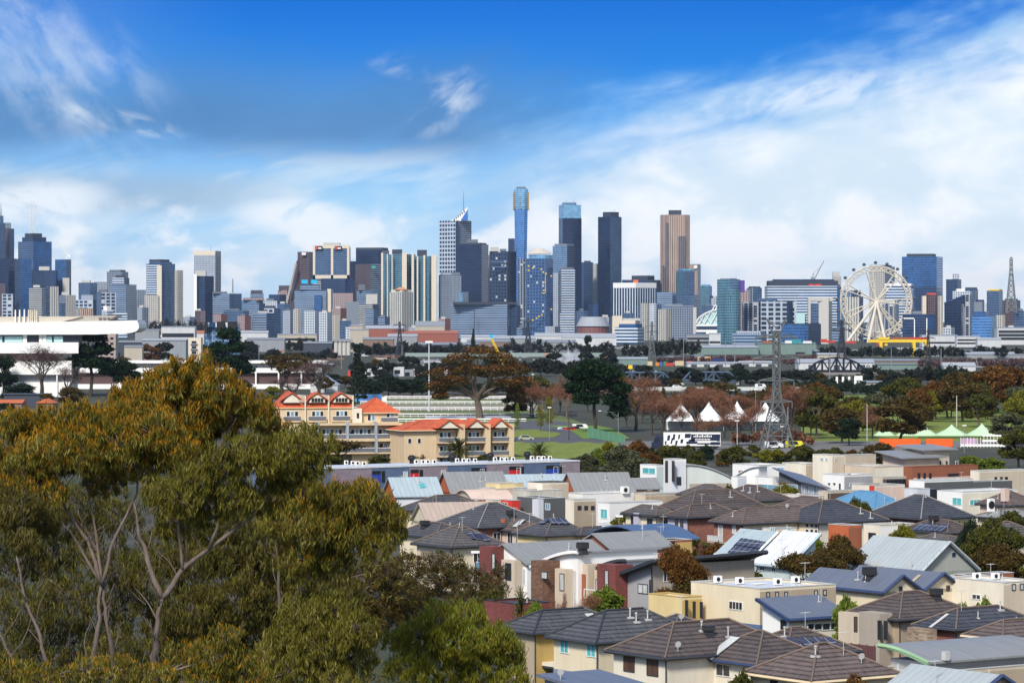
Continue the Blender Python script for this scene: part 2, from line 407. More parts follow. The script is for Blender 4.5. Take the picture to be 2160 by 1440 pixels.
# ================================================================ skyline, left to right
t = tower('office_tower', 'grey stepped tower with a spire, cut off at the left edge of the view', 'tower', 6700, [
 ('tower_body', -14, 9, 470, M_slate, dict(split=-2)), ('upper_tier', -9, 6, 455, M_slatel, dict(bot=470, dy=4, split=0))])
mast(t, 'spire', 6700, 2, 428, 456, 1.6, .3, dy=12)
tower('office_tower', 'grey brown tower with notched top close beside the left edge spire', 'tower', 6750, [
 ('tower_body', 7, 28, 482, (M_brown, M_slate), dict(split=20)), ('upper_tier', 8, 21, 470, M_grey, dict(bot=482, dy=5))])
t = tower('office_tower', 'broad blue tower carrying two tall white lattice masts', 'tower', 6600, [
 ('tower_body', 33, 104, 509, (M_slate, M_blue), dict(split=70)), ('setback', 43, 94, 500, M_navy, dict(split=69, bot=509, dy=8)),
 ('crown_box', 50, 86, 492, M_dark, dict(split=69, bot=500, dy=14))])
for px in (65, 71):
 mb = lattice_mb(zat(424, 6620) - zat(493, 6620), 3.2, 1.0, 9, .55)
 mb.build('lattice_mast', M_whitep, t, (xat(px, 6620) - t.location.x, 20 + (px - 65) * .8, zat(493, 6620)))
tower('office_tower', 'low dark navy block under the twin mast tower', 'tower', 6400, [
 ('tower_body', 66, 117, 570, M_navy), ('roof_plant', 82, 104, 562, M_conc, dict(bot=570, dy=6, depth=12))])
tower('office_tower', 'ink blue tower standing in front of the twin mast tower', 'tower', 6300, [
 ('tower_body', 28, 64, 546, (M_navy, M_blue), dict(split=44))])
tower('office_tower', 'dark blue slab at the foot of the left edge spire tower', 'tower', 6350, [
 ('tower_body', -12, 31, 545, (M_ink, M_navy), dict(split=18)), ('lower_wing', -12, 9, 598, M_brown, dict(dy=-60)), ('white_bay', 4, 27, 620, M_apt, dict(dy=-70))])
t = tower('office_tower', 'dark blue tower topped by a white tower crane', 'tower', 6450, [
 ('tower_body', 115, 147, 547, (M_blue, M_slate), dict(split=139)), ('lift_shaft', 132, 146, 586, M_conc, dict(dy=-12, depth=9))])
def luffing_crane(label, px, Y, base, head, tipx, tipy, tailx, mat):
 r = thing('tower_crane', label, 'crane', (xat(px, Y), Y, zat(base, Y)))
 h = zat(head, Y) - zat(base, Y)
 lattice_mb(h, 2.0, 2.0, 6, .6).build('mast', mat, r)
 a = Vector((0, 0, h)); b = Vector((xat(tipx, Y) - xat(px, Y), 0, zat(tipy, Y) - zat(base, Y)))
 mb = MB(); o = Vector((0, .9, 0)); n = 8
 for q in (-o, o): mb.bar(a + q, b + q, .7)
 mb.bar(a + Vector((1.2, 0, 1.4)), b, .6)
 for i in range(n):
  mb.bar(a.lerp(b, i / n) - o, a.lerp(b, (i + 1) / n) + o, .4)
 mb.build('jib', mat, r)
 c = Vector((xat(tailx, Y) - xat(px, Y), 0, h + 1.5))
 MB().bar(a, c, 1.6).box(c.x - 2, c.x + 2, -1.5, 1.5, c.z - 3.5, c.z + 1.5).build('counter_jib', mat, r)
 apex = Vector((c.x * .5, 0, h + 9)); MB().bar(a, apex, .6).bar(c, apex, .4).bar(apex, a.lerp(b, .7), .35).build('a_frame', mat, r)
 return r
luffing_crane('white luffing tower crane on top of the dark blue tower at left', 141, 6460, 547, 540, 122, 503, 146, M_whitep)
luffing_crane('thin grey crane jib rising behind the white banded office block', 1718, 5300, 600, 588, 1738, 550, 1713, M_galv)
tower('apartment_block', 'cream striped block of flats above the white grandstand roof', 'building', 5600, [
 ('wall', 60, 96, 606, (M_beigeb, M_white), dict(split=88)), ('wing', 95, 122, 604, (M_slate, M_creamv), dict(split=104, dy=15)), ('roof_plant', 70, 84, 601, M_conc, dict(bot=606, dy=8, depth=8))])
tower('office_block', 'grey glass block with a flat pale roof right of the cream striped flats', 'building', 6300, [
 ('wall', 164, 202, 596, (M_slate, M_slatel), dict(split=190)), ('roof_plant', 172, 190, 591, M_conc, dict(bot=596, dy=6, depth=10))])
tower('apartment_block', 'small pale cream box behind the grey glass block at left', 'building', 6500, [('wall', 196, 234, 594, (M_creamp, M_lgrey), dict(split=200))])
tower('office_tower', 'grey topped tower behind a white banded hotel at left', 'tower', 6450, [
 ('tower_body', 224, 267, 573, (M_grey, M_lgrey), dict(split=256)), ('parapet', 230, 262, 569, M_plant, dict(bot=573, dy=5, split=254))])
tower('hotel_tower', 'white banded stepped hotel below the grey topped tower', 'tower', 6100, [
 ('tower_body', 231, 284, 600, (M_greyb, M_white), dict(split=266)), ('upper_tier', 236, 270, 586, (M_whiteb, M_grey), dict(split=262, bot=600, dy=6)), ('roof_plant', 244, 262, 580, M_dark, dict(bot=586, dy=12, depth=9))])
tower('apartment_block', 'dark mixed flats beside the white banded hotel', 'building', 6150, [
 ('wall', 156, 214, 632, (M_apt, M_slate), dict(split=196)), ('upper_tier', 170, 205, 622, M_lgrey, dict(split=196, bot=632, dy=6))])
tower('apartment_block', 'slate flats in front of the white banded hotel', 'building', 6000, [
 ('wall', 200, 243, 616, (M_slate, M_apt), dict(split=214)), ('roof_plant', 208, 226, 610, M_plant, dict(bot=616, dy=6, depth=8))])
tower('office_block', 'small grey block between the cream flats and the slate flats', 'building', 5900, [('wall', 122, 158, 622, (M_grey, M_cream), dict(split=138)), ('roof_plant', 130, 146, 616, M_conc, dict(bot=622, dy=5, depth=8))])
tower('hotel_block', 'tan and blue low block over the grandstand roof', 'building', 5400, [('wall', 156, 195, 650, (M_cream, M_tan), dict(split=166))])
tower('apartment_block', 'white terraced low flats over the grandstand roof tip', 'building', 5450, [('wall', 213, 238, 655, (M_white, M_whiteb), dict(split=226)), ('upper_tier', 217, 234, 645, M_whitep, dict(bot=655, dy=4, split=226)), ('wing', 238, 268, 660, M_whiteb, dict(dy=5))])
tower('office_tower', 'narrow grey concrete tower left of the striped residential tower', 'tower', 6200, [('tower_body', 285, 306, 611, M_grey)])
t = tower('apartment_tower', 'tall striped residential tower with a dark cap and cream right wing', 'tower', 6000, [
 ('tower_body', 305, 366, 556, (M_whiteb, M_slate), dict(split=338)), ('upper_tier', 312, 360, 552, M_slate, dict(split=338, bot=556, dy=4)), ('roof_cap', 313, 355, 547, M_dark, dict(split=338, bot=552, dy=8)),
 ('right_wing', 362, 385, 570, (M_creamv, M_cream), dict(split=374, dy=22)), ('lower_face', 305, 334, 622, M_cream, dict(dy=-8, depth=10)), ('centre_shaft', 331, 341, 560, M_creamp, dict(dy=-3, depth=5))])
t = tower('office_tower', 'big cream concrete slab tower with a fine grid standing alone', 'tower', 6300, [
 ('tower_body', 408, 463, 538, (M_lgrey, M_cream), dict(split=454)), ('top_frame', 407, 463, 529, (M_creamp, M_conc), dict(split=454, bot=538))])
mast(t, 'antenna', 6300, 445, 519, 530, .5, dy=20)
tower('office_tower', 'dark navy tower with a white topped cap in front of the cream slab', 'tower', 6000, [
 ('tower_body', 412, 449, 582, (M_navy, M_ink), dict(split=432)), ('white_edge', 409, 415, 578, M_whitep, dict(dy=4, depth=14)), ('roof_cap', 412, 434, 571, M_conc, dict(bot=582, dy=6, depth=16))])
t = tower('office_block', 'wide blue grey office block with a thin mast', 'building', 6000, [('wall', 437, 506, 619, (M_greyb, M_slatel), dict(split=484)), ('roof_plant', 448, 478, 615, M_plant, dict(bot=619, dy=6, depth=12))])
lattice_mb(26, 2.5, .8, 7, .5).build('lattice_mast', M_galv, t, (xat(491, 6020) - t.location.x, 20, zat(618, 6020)))
tower('office_block', 'brown topped block behind the pale low offices', 'building', 6500, [('wall', 528, 555, 618, M_greyb), ('roof_plant', 529, 553, 612, M_brown, dict(bot=618, dy=3, depth=14))])
tower('office_block', 'pale low office with reddish roof band', 'building', 6200, [('wall', 500, 560, 633, (M_slatel, M_lgrey), dict(split=540)), ('roof_band', 512, 556, 628, M_pink, dict(bot=633, dy=4, depth=14))])
tower('office_block', 'white cube on a dark neck left of the cyan sign block', 'building', 6000, [('wall', 556, 584, 634, M_white), ('neck', 560, 580, 645, M_dark, dict(dy=-6, depth=6)), ('roof_plant', 562, 578, 629, M_plant, dict(bot=634, dy=4, depth=8))])
tower('office_block', 'dark navy block behind the white cube', 'building', 6250, [('wall', 566, 602, 621, (M_navy, M_slate), dict(split=590))])
tower('office_tower', 'brown brick tower left of the slant sided tower', 'tower', 6500, [('tower_body', 585, 616, 612, (M_pink, M_brown), dict(split=606)), ('roof_plant', 588, 612, 602, M_brown, dict(bot=612, dy=5, depth=10))])
# slant sided brown tower
t = tower('office_tower', 'dark brown tower with a slanting left side', 'tower', 6500, [('tower_body', 627, 661, 531, (M_brown, M_ink), dict(split=652))])
s_ = 6500 / F
MB().slab([(xat(606, 6505) - t.location.x, 5, zat(655, 6505)), (xat(629, 6505) - t.location.x, 5, zat(655, 6505)), (xat(629, 6505) - t.location.x, 5, zat(545, 6505)), (xat(625, 6505) - t.location.x, 5, zat(552, 6505))], None, (0, 22, 0)).build('slanted_flank', M_brown, t)
MB().bar((xat(601, 6490) - t.location.x, -10, zat(655, 6490)), (xat(624, 6490) - t.location.x, -10, zat(556, 6490)), 3.0).build('white_brace', M_conc, t)
MB().box(-4, 4, -1, 0, 0, 5).build('sign', M_whitep, t, (xat(641, 6500) - t.location.x, -2, zat(538, 6500)))
# beige framed tower with two dark panels and red signs
Y_ = 6450
t = tower('office_tower', 'beige framed tower with two dark glass panels and small red signs', 'tower', Y_, [
 ('tower_body', 660, 737, 519, M_beigeb, dict(depth=45)), ('roof_cap', 682, 717, 512, M_conc, dict(bot=519, dy=8, depth=25))])
for part, a, b, tp, bt, m in (('frame', 660, 737, 517, 524, M_creamp), ('frame', 660, 665, 524, 588, M_creamp), ('frame', 698, 703, 524, 588, M_creamp), ('frame', 732, 737, 524, 588, M_creamp), ('frame', 660, 737, 580, 588, M_creamp),
        ('glass_panel', 665, 698, 526, 580, M_slate), ('glass_panel', 703, 732, 526, 580, M_slate)):
 block(t, part, Y_, a, b, tp, m, bot=bt, depth=2.0, dy=-3 if part == 'frame' else -1.5)
for a in (665, 706):
 block(t, 'sign_board', Y_, a, a + 15, 519, M_black, bot=527, depth=1.0, dy=-5)
 o = block(t, 'red_logo', Y_, a + 1, a + 5, 520, M_redp, bot=526, depth=.6, dy=-6)
 block(t, 'white_lettering', Y_, a + 6, a + 13, 522, M_whitep, bot=525, depth=.6, dy=-6)
t = tower('office_block', 'blue grey office with two cyan roof signs', 'building', 5900, [
 ('wall', 620, 692, 612, (M_greyb, M_slate), dict(split=688)), ('right_fin', 690, 702, 609, (M_creamp, M_white), dict(split=698, dy=4)), ('upper_storey', 633, 674, 601, M_greyb, dict(bot=612, dy=8, depth=18)), ('glass_bay', 663, 678, 622, M_blue, dict(dy=-3, depth=6))])
for a in (636, 656): block(t, 'sign', 5900, a, a + 13, 590, M_cyan, bot=598, depth=1.5, dy=6)
tower('office_tower', 'navy block behind the cyan sign office', 'tower', 6300, [('tower_body', 676, 748, 587, (M_navy, M_blue), dict(split=728))])
tower('office_block', 'rust banded block right of the cyan sign office', 'building', 6100, [('wall', 700, 752, 618, (M_pink, M_brown), dict(split=744))])
tower('office_tower', 'big near black tower with a flat top left of the teal twin towers', 'tower', 6700, [
 ('tower_body', 750, 819, 527, (M_ink, M_navy), dict(split=806)), ('roof_cap', 750, 817, 522, M_dark, dict(split=806, bot=527, dy=4)), ('left_wing', 737, 752, 551, M_ink, dict(dy=20))])
t = tower('office_tower', 'brown and grey glass tower with a small green sign', 'tower', 6300, [('tower_body', 748, 808, 557, (M_brown, M_stripd), dict(split=781))])
block(t, 'sign', 6300, 784, 792, 561, M_green, bot=565, depth=1.0, dy=-3)
tower('office_block', 'grey stepped office in front of the brown and grey tower', 'building', 5900, [('wall', 751, 797, 612, (M_greyb, M_slatel), dict(split=772)), ('roof_plant', 756, 770, 600, M_plant, dict(bot=612, dy=5, depth=9)), ('cream_top', 772, 796, 620, M_conc, dict(dy=-6, depth=12))])
tower('office_block', 'plain slate box left of the beige banded low office', 'building', 5800, [('wall', 728, 758, 636, M_steel)])
tower('office_block', 'beige banded low office with dark right wing', 'building', 5700, [('wall', 757, 798, 641, (M_beigeb, M_navy), dict(split=786))])
def twin(lbl, x0, xs, x1, top, capx0, capx1, captop, ribs):
 Y = 5900
 t = tower('apartment_tower', lbl, 'tower', Y, [('tower_body', x0, x1, top, (M_teal, M_tealv), dict(split=xs)), ('roof_cap', capx0, capx1, captop, M_dark, dict(bot=top, dy=14, depth=14))])
 for a, b, tp in ribs: block(t, 'cream_pier', Y, a, b, tp, (M_creamp, M_creamp, M_conc), depth=3, dy=-3)
 return t
twin('left hand teal and cream striped twin apartment tower', 804, 848, 875, 536, 827, 848, 526, [(804, 808, 533), (816, 818, 536), (826, 828, 536), (848, 858, 533), (868, 873, 533)])
twin('right hand teal and cream striped twin apartment tower', 873, 905, 921, 540, 880, 900, 527, [(879, 882, 540), (893, 897, 538), (910, 921, 538)])
t = tower('apartment_tower', 'cream hotel tower with an orange domed cap in front of the teal twins', 'tower', 5600, [
 ('tower_body', 820, 871, 616, (M_creamv, M_creamv), dict(split=848)), ('upper_tier', 824, 868, 611, M_creamp, dict(split=847, bot=616, dy=3))])
MB().prism([(11 * math.cos(i * math.pi / 6), 11 * math.sin(i * math.pi / 6)) for i in range(12)], 0, 4, 0, scale=.35).build('dome', plain('terracotta dome', (.55, .24, .12)), t, (0, 14, zat(611, 5605)))
# tall white gridded tower with a raked crown
Y_ = 6500
t = tower('office_tower', 'tall white gridded tower with a raked triangular crown and needle mast', 'tower', Y_, [
 ('tower_body', 925, 994, 465, (M_grid, M_stripd), dict(split=962)), ('corner_strip', 961, 967, 468, M_ink, dict(dy=-2, depth=3))])
p = t.location; q = lambda px, py, d: (xat(px, Y_) - p.x, d, zat(py, Y_))
MB().slab([q(950, 466, 6), q(962, 458, 6), q(986, 437, 6), q(987, 466, 6)], None, (0, 24, 0)).build('raked_crown', M_whitep, t)
MB().slab([q(972, 464, 4), q(986, 464, 4), q(986, 442, 4)], None, (0, 2, 0)).build('crown_glass', M_bluep, t)
mb = MB()
for i in range(6):
 a = 957 + i * 4.2; mb.slab([q(a, 464 - i * 3.2, 5), q(a + 2, 464 - i * 3.2, 5), q(a + 2, 461 - i * 3.4, 5), q(a, 461 - i * 3.4, 5)], None, (0, 1.2, 0))
mb.build('crown_vents', M_black, t)
mast(t, 'needle_mast', Y_, 978, 402, 446, 1.1, .25, dy=18)
tower('office_tower', 'dark tower with vertical ribs directly right of the white gridded tower', 'tower', 6250, [
 ('tower_body', 962, 1030, 515, (M_ink, M_navy), dict(split=1016)), ('roof_cap', 985, 1008, 505, M_plant, dict(bot=515, dy=10, depth=12)), ('parapet', 968, 1026, 512, M_dark, dict(split=1014, bot=515, dy=3))])
tower('apartment_tower', 'thin pinkish tower sliver between two dark towers', 'tower', 6350, [('tower_body', 1022, 1034, 538, M_pink)])
tower('office_tower', 'dark speckled tower with lit panes left of the slim gold crowned tower', 'tower', 6150, [
 ('tower_body', 1032, 1089, 530, (M_stars, M_ink), dict(split=1070)), ('roof_cap', 1034, 1052, 521, M_conc, dict(bot=530, dy=10, depth=12)), ('roof_plant', 1054, 1068, 525, M_plant, dict(bot=530, dy=10, depth=9)), ('storey_line', 1034, 1070, 551, M_slatel, dict(bot=553, dy=-4, depth=1.5)), ('storey_line', 1036, 1068, 562, M_slatel, dict(bot=564, dy=-4, depth=1.5))])
tower('office_tower', 'small navy tower top just left of the gold crowned tower', 'tower', 6600, [('tower_body', 1072, 1088, 503, (M_navy, M_blue), dict(split=1084))])
# slim tower with gold crown
Y_ = 6500; s_ = Y_ / F
t = thing('residential_tower', 'slim blue tower with a flared gold sided crown, tallest on the skyline', 'tower', (xat(1099, Y_), Y_, 0))
def oct_(w_, d, c=.25): a, b = w_ / 2, d / 2; k = c * w_; return [(-a + k, -b), (a - k, -b), (a, -b + k), (a, b - k), (a - k, b), (-a + k, b), (-a, b - k), (-a, -b + k)]
zb, zm, zt = 0, zat(442, Y_), zat(399, Y_)
mb = MB(); n = len(oct_(1, 1))
def loft(mb, r0, z0, r1, z1, m):
 k = len(mb.v); n = len(r0); mb.v += [(x, y, z0) for x, y in r0] + [(x, y, z1) for x, y in r1]
 for i in range(n): j = (i + 1) % n; mb.f.append((k + i, k + j, k + n + j, k + n + i)); mb.m.append(m)
 mb.f.append(tuple(k + n + i for i in range(n))); mb.m.append(m)
loft(mb, oct_(24 * s_, 36 * s_), 0, oct_(24.5 * s_, 36 * s_), zat(540, Y_), 0); mb.build('tower_shaft', M_bright, t)
mb = MB(); loft(mb, oct_(24.5 * s_, 36 * s_), zat(540, Y_), oct_(28 * s_, 40 * s_), zm, 0); mb.build('flared_shaft', M_bright, t)
mb = MB(); loft(mb, oct_(28.5 * s_, 40 * s_), zm, oct_(30 * s_, 42 * s_), zt, 0); mb.build('crown', M_skyg, t)
for sx in (-1, 1):
 MB().box(sx * 15.3 * s_ - 1.6, sx * 15.3 * s_ + 1.6, -15, 12, zm - 1, zt - 6).build('gold_panel', M_gold, t)
MB().box(-9 * s_, 9 * s_, -10, 10, zt, zt + 4).build('roof_cap', M_plant, t)
for px in (1089, 1095, 1104, 1109): MB().tube([(0, 0, 0), (0, 0, 4)], .6, 5).build('antenna', M_steel, t, ((px - 1099) * s_, 0, zt))
tower('office_tower', 'big navy tower with a pale glass top right of the gold crowned tower', 'tower', 6400, [
 ('tower_body', 1179, 1227, 460, (M_slate, M_ink), dict(split=1187)), ('pale_top', 1179, 1226, 432, (M_skyg, M_skyg), dict(split=1187, bot=460, dy=1.5)), ('roof_cap', 1186, 1216, 427, M_slatel, dict(bot=432, dy=14, depth=14))])
for px in (1194, 1210): mast(TW[-1][0], 'antenna', 6400, px, 421, 428, .5, dy=20)
tower('office_tower', 'glass tower with pale reflections in front of the big navy tower', 'tower', 6150, [
 ('tower_body', 1166, 1213, 518, (M_slatel, M_navy), dict(split=1196)), ('roof_cap', 1170, 1211, 514, M_steel, dict(split=1196, bot=518, dy=4))])
tower('office_tower', 'narrow grey tower in front of the glass tower with pale reflections', 'tower', 6050, [('tower_body', 1163, 1180, 575, M_lgrey)])
t = tower('apartment_tower', 'blue apartment tower dotted with yellow balconies under a shallow dome', 'tower', 5700, [
 ('tower_body', 1110, 1167, 545, (M_dots, M_blue), dict(split=1150)), ('left_stack', 1093, 1114, 545, (M_aptv, M_aptv), dict(split=1104, dy=8)), ('glass_top', 1115, 1168, 537, M_skyg, dict(split=1150, bot=545, dy=4))])
MB().prism([(24 * math.cos(i * math.pi / 8), 17 * math.sin(i * math.pi / 8)) for i in range(16)], 0, 9, 0, scale=.3).build('shallow_dome', M_domec, t, (xat(1137, 5715) - t.location.x, 24, zat(535, 5715)))
yl = [(1115, 561), (1124, 565), (1115, 570), (1142, 568), (1146, 574), (1152, 577), (1163, 582), (1115, 672), (1124, 675), (1132, 671), (1137, 667), (1143, 664), (1163, 652), (1147, 595), (1147, 612)]
for a, b in yl: block(t, 'yellow_balcony', 5700, a - 1.6, a + 1.6, b - 1.4, M_yellow, bot=b + 1.4, depth=1.6, dy=-9 if a < 1150 else -1)
block(t, 'yellow_rail', 5700, 1150, 1151, 575, M_yellow, bot=618, depth=.8, dy=-4); block(t, 'yellow_rail', 5700, 1143, 1150, 617, M_yellow, bot=618.5, depth=.8, dy=-9)
tower('apartment_tower', 'white striped tower standing on a wider striped podium', 'tower', 5750, [
 ('tower_body', 1178, 1213, 568, (M_stripd, M_whiteb), dict(split=1184)), ('podium', 1181, 1218, 660, (M_whiteb, M_greyb), dict(split=1212, dy=-18)), ('roof_cap', 1182, 1210, 564, M_plant, dict(bot=568, dy=6, depth=14))])
tower('apartment_tower', 'pale grey flats with curved grid face below the white gridded tower', 'tower', 5900, [
 ('tower_body', 925, 973, 580, (M_grey, M_white), dict(split=952)), ('upper_tier', 930, 970, 574, M_lgrey, dict(split=952, bot=580, dy=5)), ('small_wing', 968, 988, 616, (M_skyg, M_grey), dict(split=976, dy=10))])
tower('office_block', 'wide grey blue glass office with a sloping roof edge', 'building', 5400, [
 ('wall', 951, 1077, 642, (M_greyb, M_greyb), dict(split=1070)), ('right_wing', 1076, 1098, 644, (M_navy, M_navy), dict(split=1090, dy=6)), ('roof_slab', 955, 1092, 637, M_dark, dict(bot=642, dy=4, depth=40)), ('seam', 1000, 1001.5, 650, M_dark, dict(bot=705, dy=-7, depth=.8))])
tower('office_tower', 'dark blue tower left of the tallest plain navy slab', 'tower', 6300, [('tower_body', 1227, 1251, 553, (M_slate, M_navy), dict(split=1232)), ('roof_cap', 1232, 1246, 550, M_dark, dict(bot=553, dy=5, depth=10))])
tower('apartment_tower', 'slim cream tower wedged against the plain navy slab', 'tower', 6350, [('tower_body', 1250, 1263, 556, (M_cream, M_slate), dict(split=1258))])
t = tower('office_tower', 'tall plain navy slab tower with a dark cap', 'tower', 6300, [
 ('tower_body', 1262, 1312, 457, (M_ink, M_slate), dict(split=1287)), ('roof_cap', 1272, 1306, 447, (M_dark, M_dark), dict(split=1289, bot=457, dy=9))])
mast(t, 'antenna', 6300, 1296, 441, 448, .4, dy=16)
tower('office_block', 'dark block peeping over the white finned office', 'building', 6250, [
 ('wall', 1313, 1396, 590, (M_navy, M_slate), dict(split=1372)), ('roof_cap', 1333, 1382, 581, (M_dark, M_dark), dict(split=1366, bot=590, dy=8))])
mb_t = tower('office_block', 'white finned office with tall dark window strips', 'building', 5900, [
 ('wall', 1295, 1386, 602, (M_whitev, M_whitev), dict(split=1341)), ('white_top', 1294.5, 1386.5, 596, M_whitep, dict(split=1341, bot=607, dy=-1)), ('roof_plant', 1336, 1346, 590, M_orange, dict(bot=596, dy=14, depth=6))])
# bronze tower with chamfered corners
Y_ = 6300; s_ = Y_ / F
t = thing('residential_tower', 'tan bronze glass tower with chamfered corners and a black cap', 'tower', (xat(1425, Y_), Y_ + 22, 0))
MB().prism(oct_(62 * s_, 46, .2), 0, zat(453, Y_)).build('tower_body', M_tan, t)
MB().box(-13 * s_, 13 * s_, -12, 12, zat(453, Y_), zat(443, Y_)).build('roof_cap', M_dark, t)
for a, b, tp in ((1404, 1411, 470), (1431, 1446, 498), (1396, 1402, 560)): MB().box((a - 1425) * s_, (b - 1425) * s_, -23.9, -23.05, 0, zat(tp, Y_)).build('dark_reflection_strip', M_tand, t)  # dark reflections in the bronze glass put on as darker strips
tower('office_tower', 'teal glass tower in front of the bronze tower', 'tower', 6000, [('tower_body', 1428, 1466, 571, (M_teal, M_slate), dict(split=1440)), ('glass_top', 1430, 1464, 567, M_skyg, dict(split=1441, bot=571, dy=4))])
tower('office_tower', 'tan tower with a round emblem behind the teal glass tower', 'tower', 6150, [('tower_body', 1455, 1479, 557, (M_tan, M_lgrey), dict(split=1471))])
MB().tube([(0, 0, 0), (0, -1, 0)], 3.2, 12).build('round_emblem', M_whitep, TW[-1][0], (0, -2, zat(563, 6150)))
tower('office_block', 'small teal glass block right of the tan emblem tower', 'building', 6300, [('wall', 1478, 1503, 603, (M_teal, M_bright), dict(split=1496)), ('upper_storey', 1480, 1499, 600, M_skyg, dict(bot=603, dy=3, depth=12)), ('right_wing', 1496, 1512, 624, M_navy, dict(dy=20))])
tower('office_block', 'blue grey office behind the dark gridded hotel', 'building', 5700, [('wall', 1386, 1428, 616, (M_greyb, M_slatel), dict(split=1418)), ('right_wing', 1418, 1480, 622, (M_slate, M_greyb), dict(split=1464, dy=40))])
t = tower('apartment_tower', 'pair of white ribbed cylinders at the foot of the white finned office', 'tower', 5000, [('tower_body', 1370, 1396, 641, (M_grey, M_slate), dict(split=1376))])
for px, r in ((1362, 7.0),):
 MB().prism([(r * math.cos(i * math.pi / 8), r * math.sin(i * math.pi / 8)) for i in range(16)], 0, zat(639, 5000)).build('ribbed_drum', M_creamv, t, (xat(px, 5000) - t.location.x, 6, 0))
MB().prism([(6 * math.cos(i * math.pi / 8), 6 * math.sin(i * math.pi / 8)) for i in range(16)], 0, zat(640, 5000)).build('ribbed_drum', M_white, t, (xat(1378, 5000) - t.location.x, 2, 0))
tower('hotel_block', 'dark gridded hotel with a cream end wall', 'building', 4950, [
 ('wall', 1418, 1463, 645, M_grey, dict(depth=25)), ('cream_end', 1389, 1419, 652, (M_creamv, M_creamv), dict(split=1404, dy=-6)), ('right_pier', 1462, 1469, 648, M_conc, dict(dy=-3, depth=18)), ('roof_plant', 1402, 1440, 641, M_steel, dict(bot=645, dy=6, depth=10))])
tower('office_block', 'low blue and white banded office at the river', 'building', 4300, [('wall', 1297, 1361, 690, (M_whiteb, M_whiteb), dict(split=1345)), ('roof_storey', 1306, 1356, 683, M_blue, dict(split=1342, bot=690, dy=4))])
tower('warehouse', 'cream stepped warehouse behind the blue and white banded office', 'building', 4700, [('wall', 1292, 1352, 676, (M_creamp, M_creamp), dict(split=1340)), ('tall_end', 1292, 1312, 666, M_creamp, dict(dy=6, depth=20)), ('roof_deck', 1312, 1350, 671, M_conc, dict(bot=676, dy=8, depth=20))])
# arena with grey curved roof and brick base
Y_ = 5600; s_ = Y_ / F
t = thing('arena', 'low arena with a grey curved roof over a brick base', 'arena', (xat(1252, Y_), Y_ + 30, 0))
MB().prism([(34 * s_ * math.cos(i * math.pi / 12), 36 * math.sin(i * math.pi / 12)) for i in range(24)], 0, zat(688, Y_)).build('brick_base', M_red, t)
MB().prism([(36 * s_ * math.cos(i * math.pi / 12), 38 * math.sin(i * math.pi / 12)) for i in range(24)], zat(688, Y_), zat(668, Y_), scale=.72).build('roof', plain('grey arena roof', (.30, .32, .36)), t)
# white stadium with trussed roof
Y_ = 5100; s_ = Y_ / F
t = thing('stadium', 'white stadium with turquoise arched roof trusses', 'stadium', (xat(1494, Y_), Y_ + 40, 0))
M_turq = plain('pale turquoise roof', (.42, .62, .62), .5)
MB().box(-27 * s_, 26 * s_, -36, 40, 0, zat(684, Y_)).build('stand_wall', M_whitep, t)
MB().box(-27 * s_, 26 * s_, -37, -36.2, zat(694, Y_), zat(688, Y_)).build('window_band', M_navy, t)
mb = MB()
pr = [(-26, 682), (-18, 672), (-8, 665), (6, 659), (22, 655)]
for i in range(len(pr) - 1):
 (xa, ya), (xb, yb) = pr[i], pr[i + 1]
 mb.slab([(xa * s_, -34, zat(684, Y_)), (xb * s_, -34, zat(684, Y_)), (xb * s_, -34, zat(yb, Y_)), (xa * s_, -34, zat(ya, Y_))], None, (0, 60, 0))
mb.build('roof_shell', M_turq, t)
mb = MB()
for i in range(len(pr) - 1):
 (xa, ya), (xb, yb) = pr[i], pr[i + 1]
 mb.bar((xa * s_, -36, zat(ya - 3, Y_)), (xb * s_, -36, zat(yb - 3, Y_)), 1.6); mb.bar((xa * s_, -36, zat(683, Y_)), (xb * s_, -36, zat(yb - 3, Y_)), .9); mb.bar((xb * s_, -36, zat(683, Y_)), (xa * s_, -36, zat(ya - 3, Y_)), .9)
mb.build('roof_truss', M_whitep, t)
for k in range(3): MB().tube([(0, 0, 0), (4, 0, 8), (7, 0, 9)], .9, 6).build('light_gantry', M_whitep, t, (8 * s_ + k * 6 * s_, -34, zat(656 - k * .5, Y_)))
# glass tower with rounded shoulder at the docks
t = tower('apartment_tower', 'teal glass docklands tower with a rounded lower front', 'tower', 4450, [
 ('tower_body', 1514, 1563, 589, (M_teal, M_slatel), dict(split=1540)), ('roof_cap', 1520, 1556, 587, M_steel, dict(split=1540, bot=589, dy=5))])
s_ = 4400 / F
MB().prism([(0 + 18 * s_ * math.cos(i * math.pi / 10), 16 * math.sin(i * math.pi / 10)) for i in range(20)], 0, zat(610, 4400)).build('rounded_front', M_teal, t, (xat(1547, 4400) - t.location.x, -20, 0))
block(t, 'sign_wall', 4450, 1562, 1571, 591, M_purple, bot=616, depth=8, dy=14)
tower('apartment_tower', 'pink and white striped narrow block beside the teal docklands tower', 'tower', 4700, [('tower_body', 1563, 1579, 612, M_pink), ('white_face', 1567, 1576, 640, M_white, dict(dy=-6, depth=5))])
tower('apartment_tower', 'dark ribbed tower rising behind the dark docklands flats', 'tower', 4800, [('tower_body', 1576, 1608, 607, (M_aptv, M_slate), dict(split=1588)), ('roof_cap', 1580, 1604, 604, M_dark, dict(bot=607, dy=5, depth=10))])
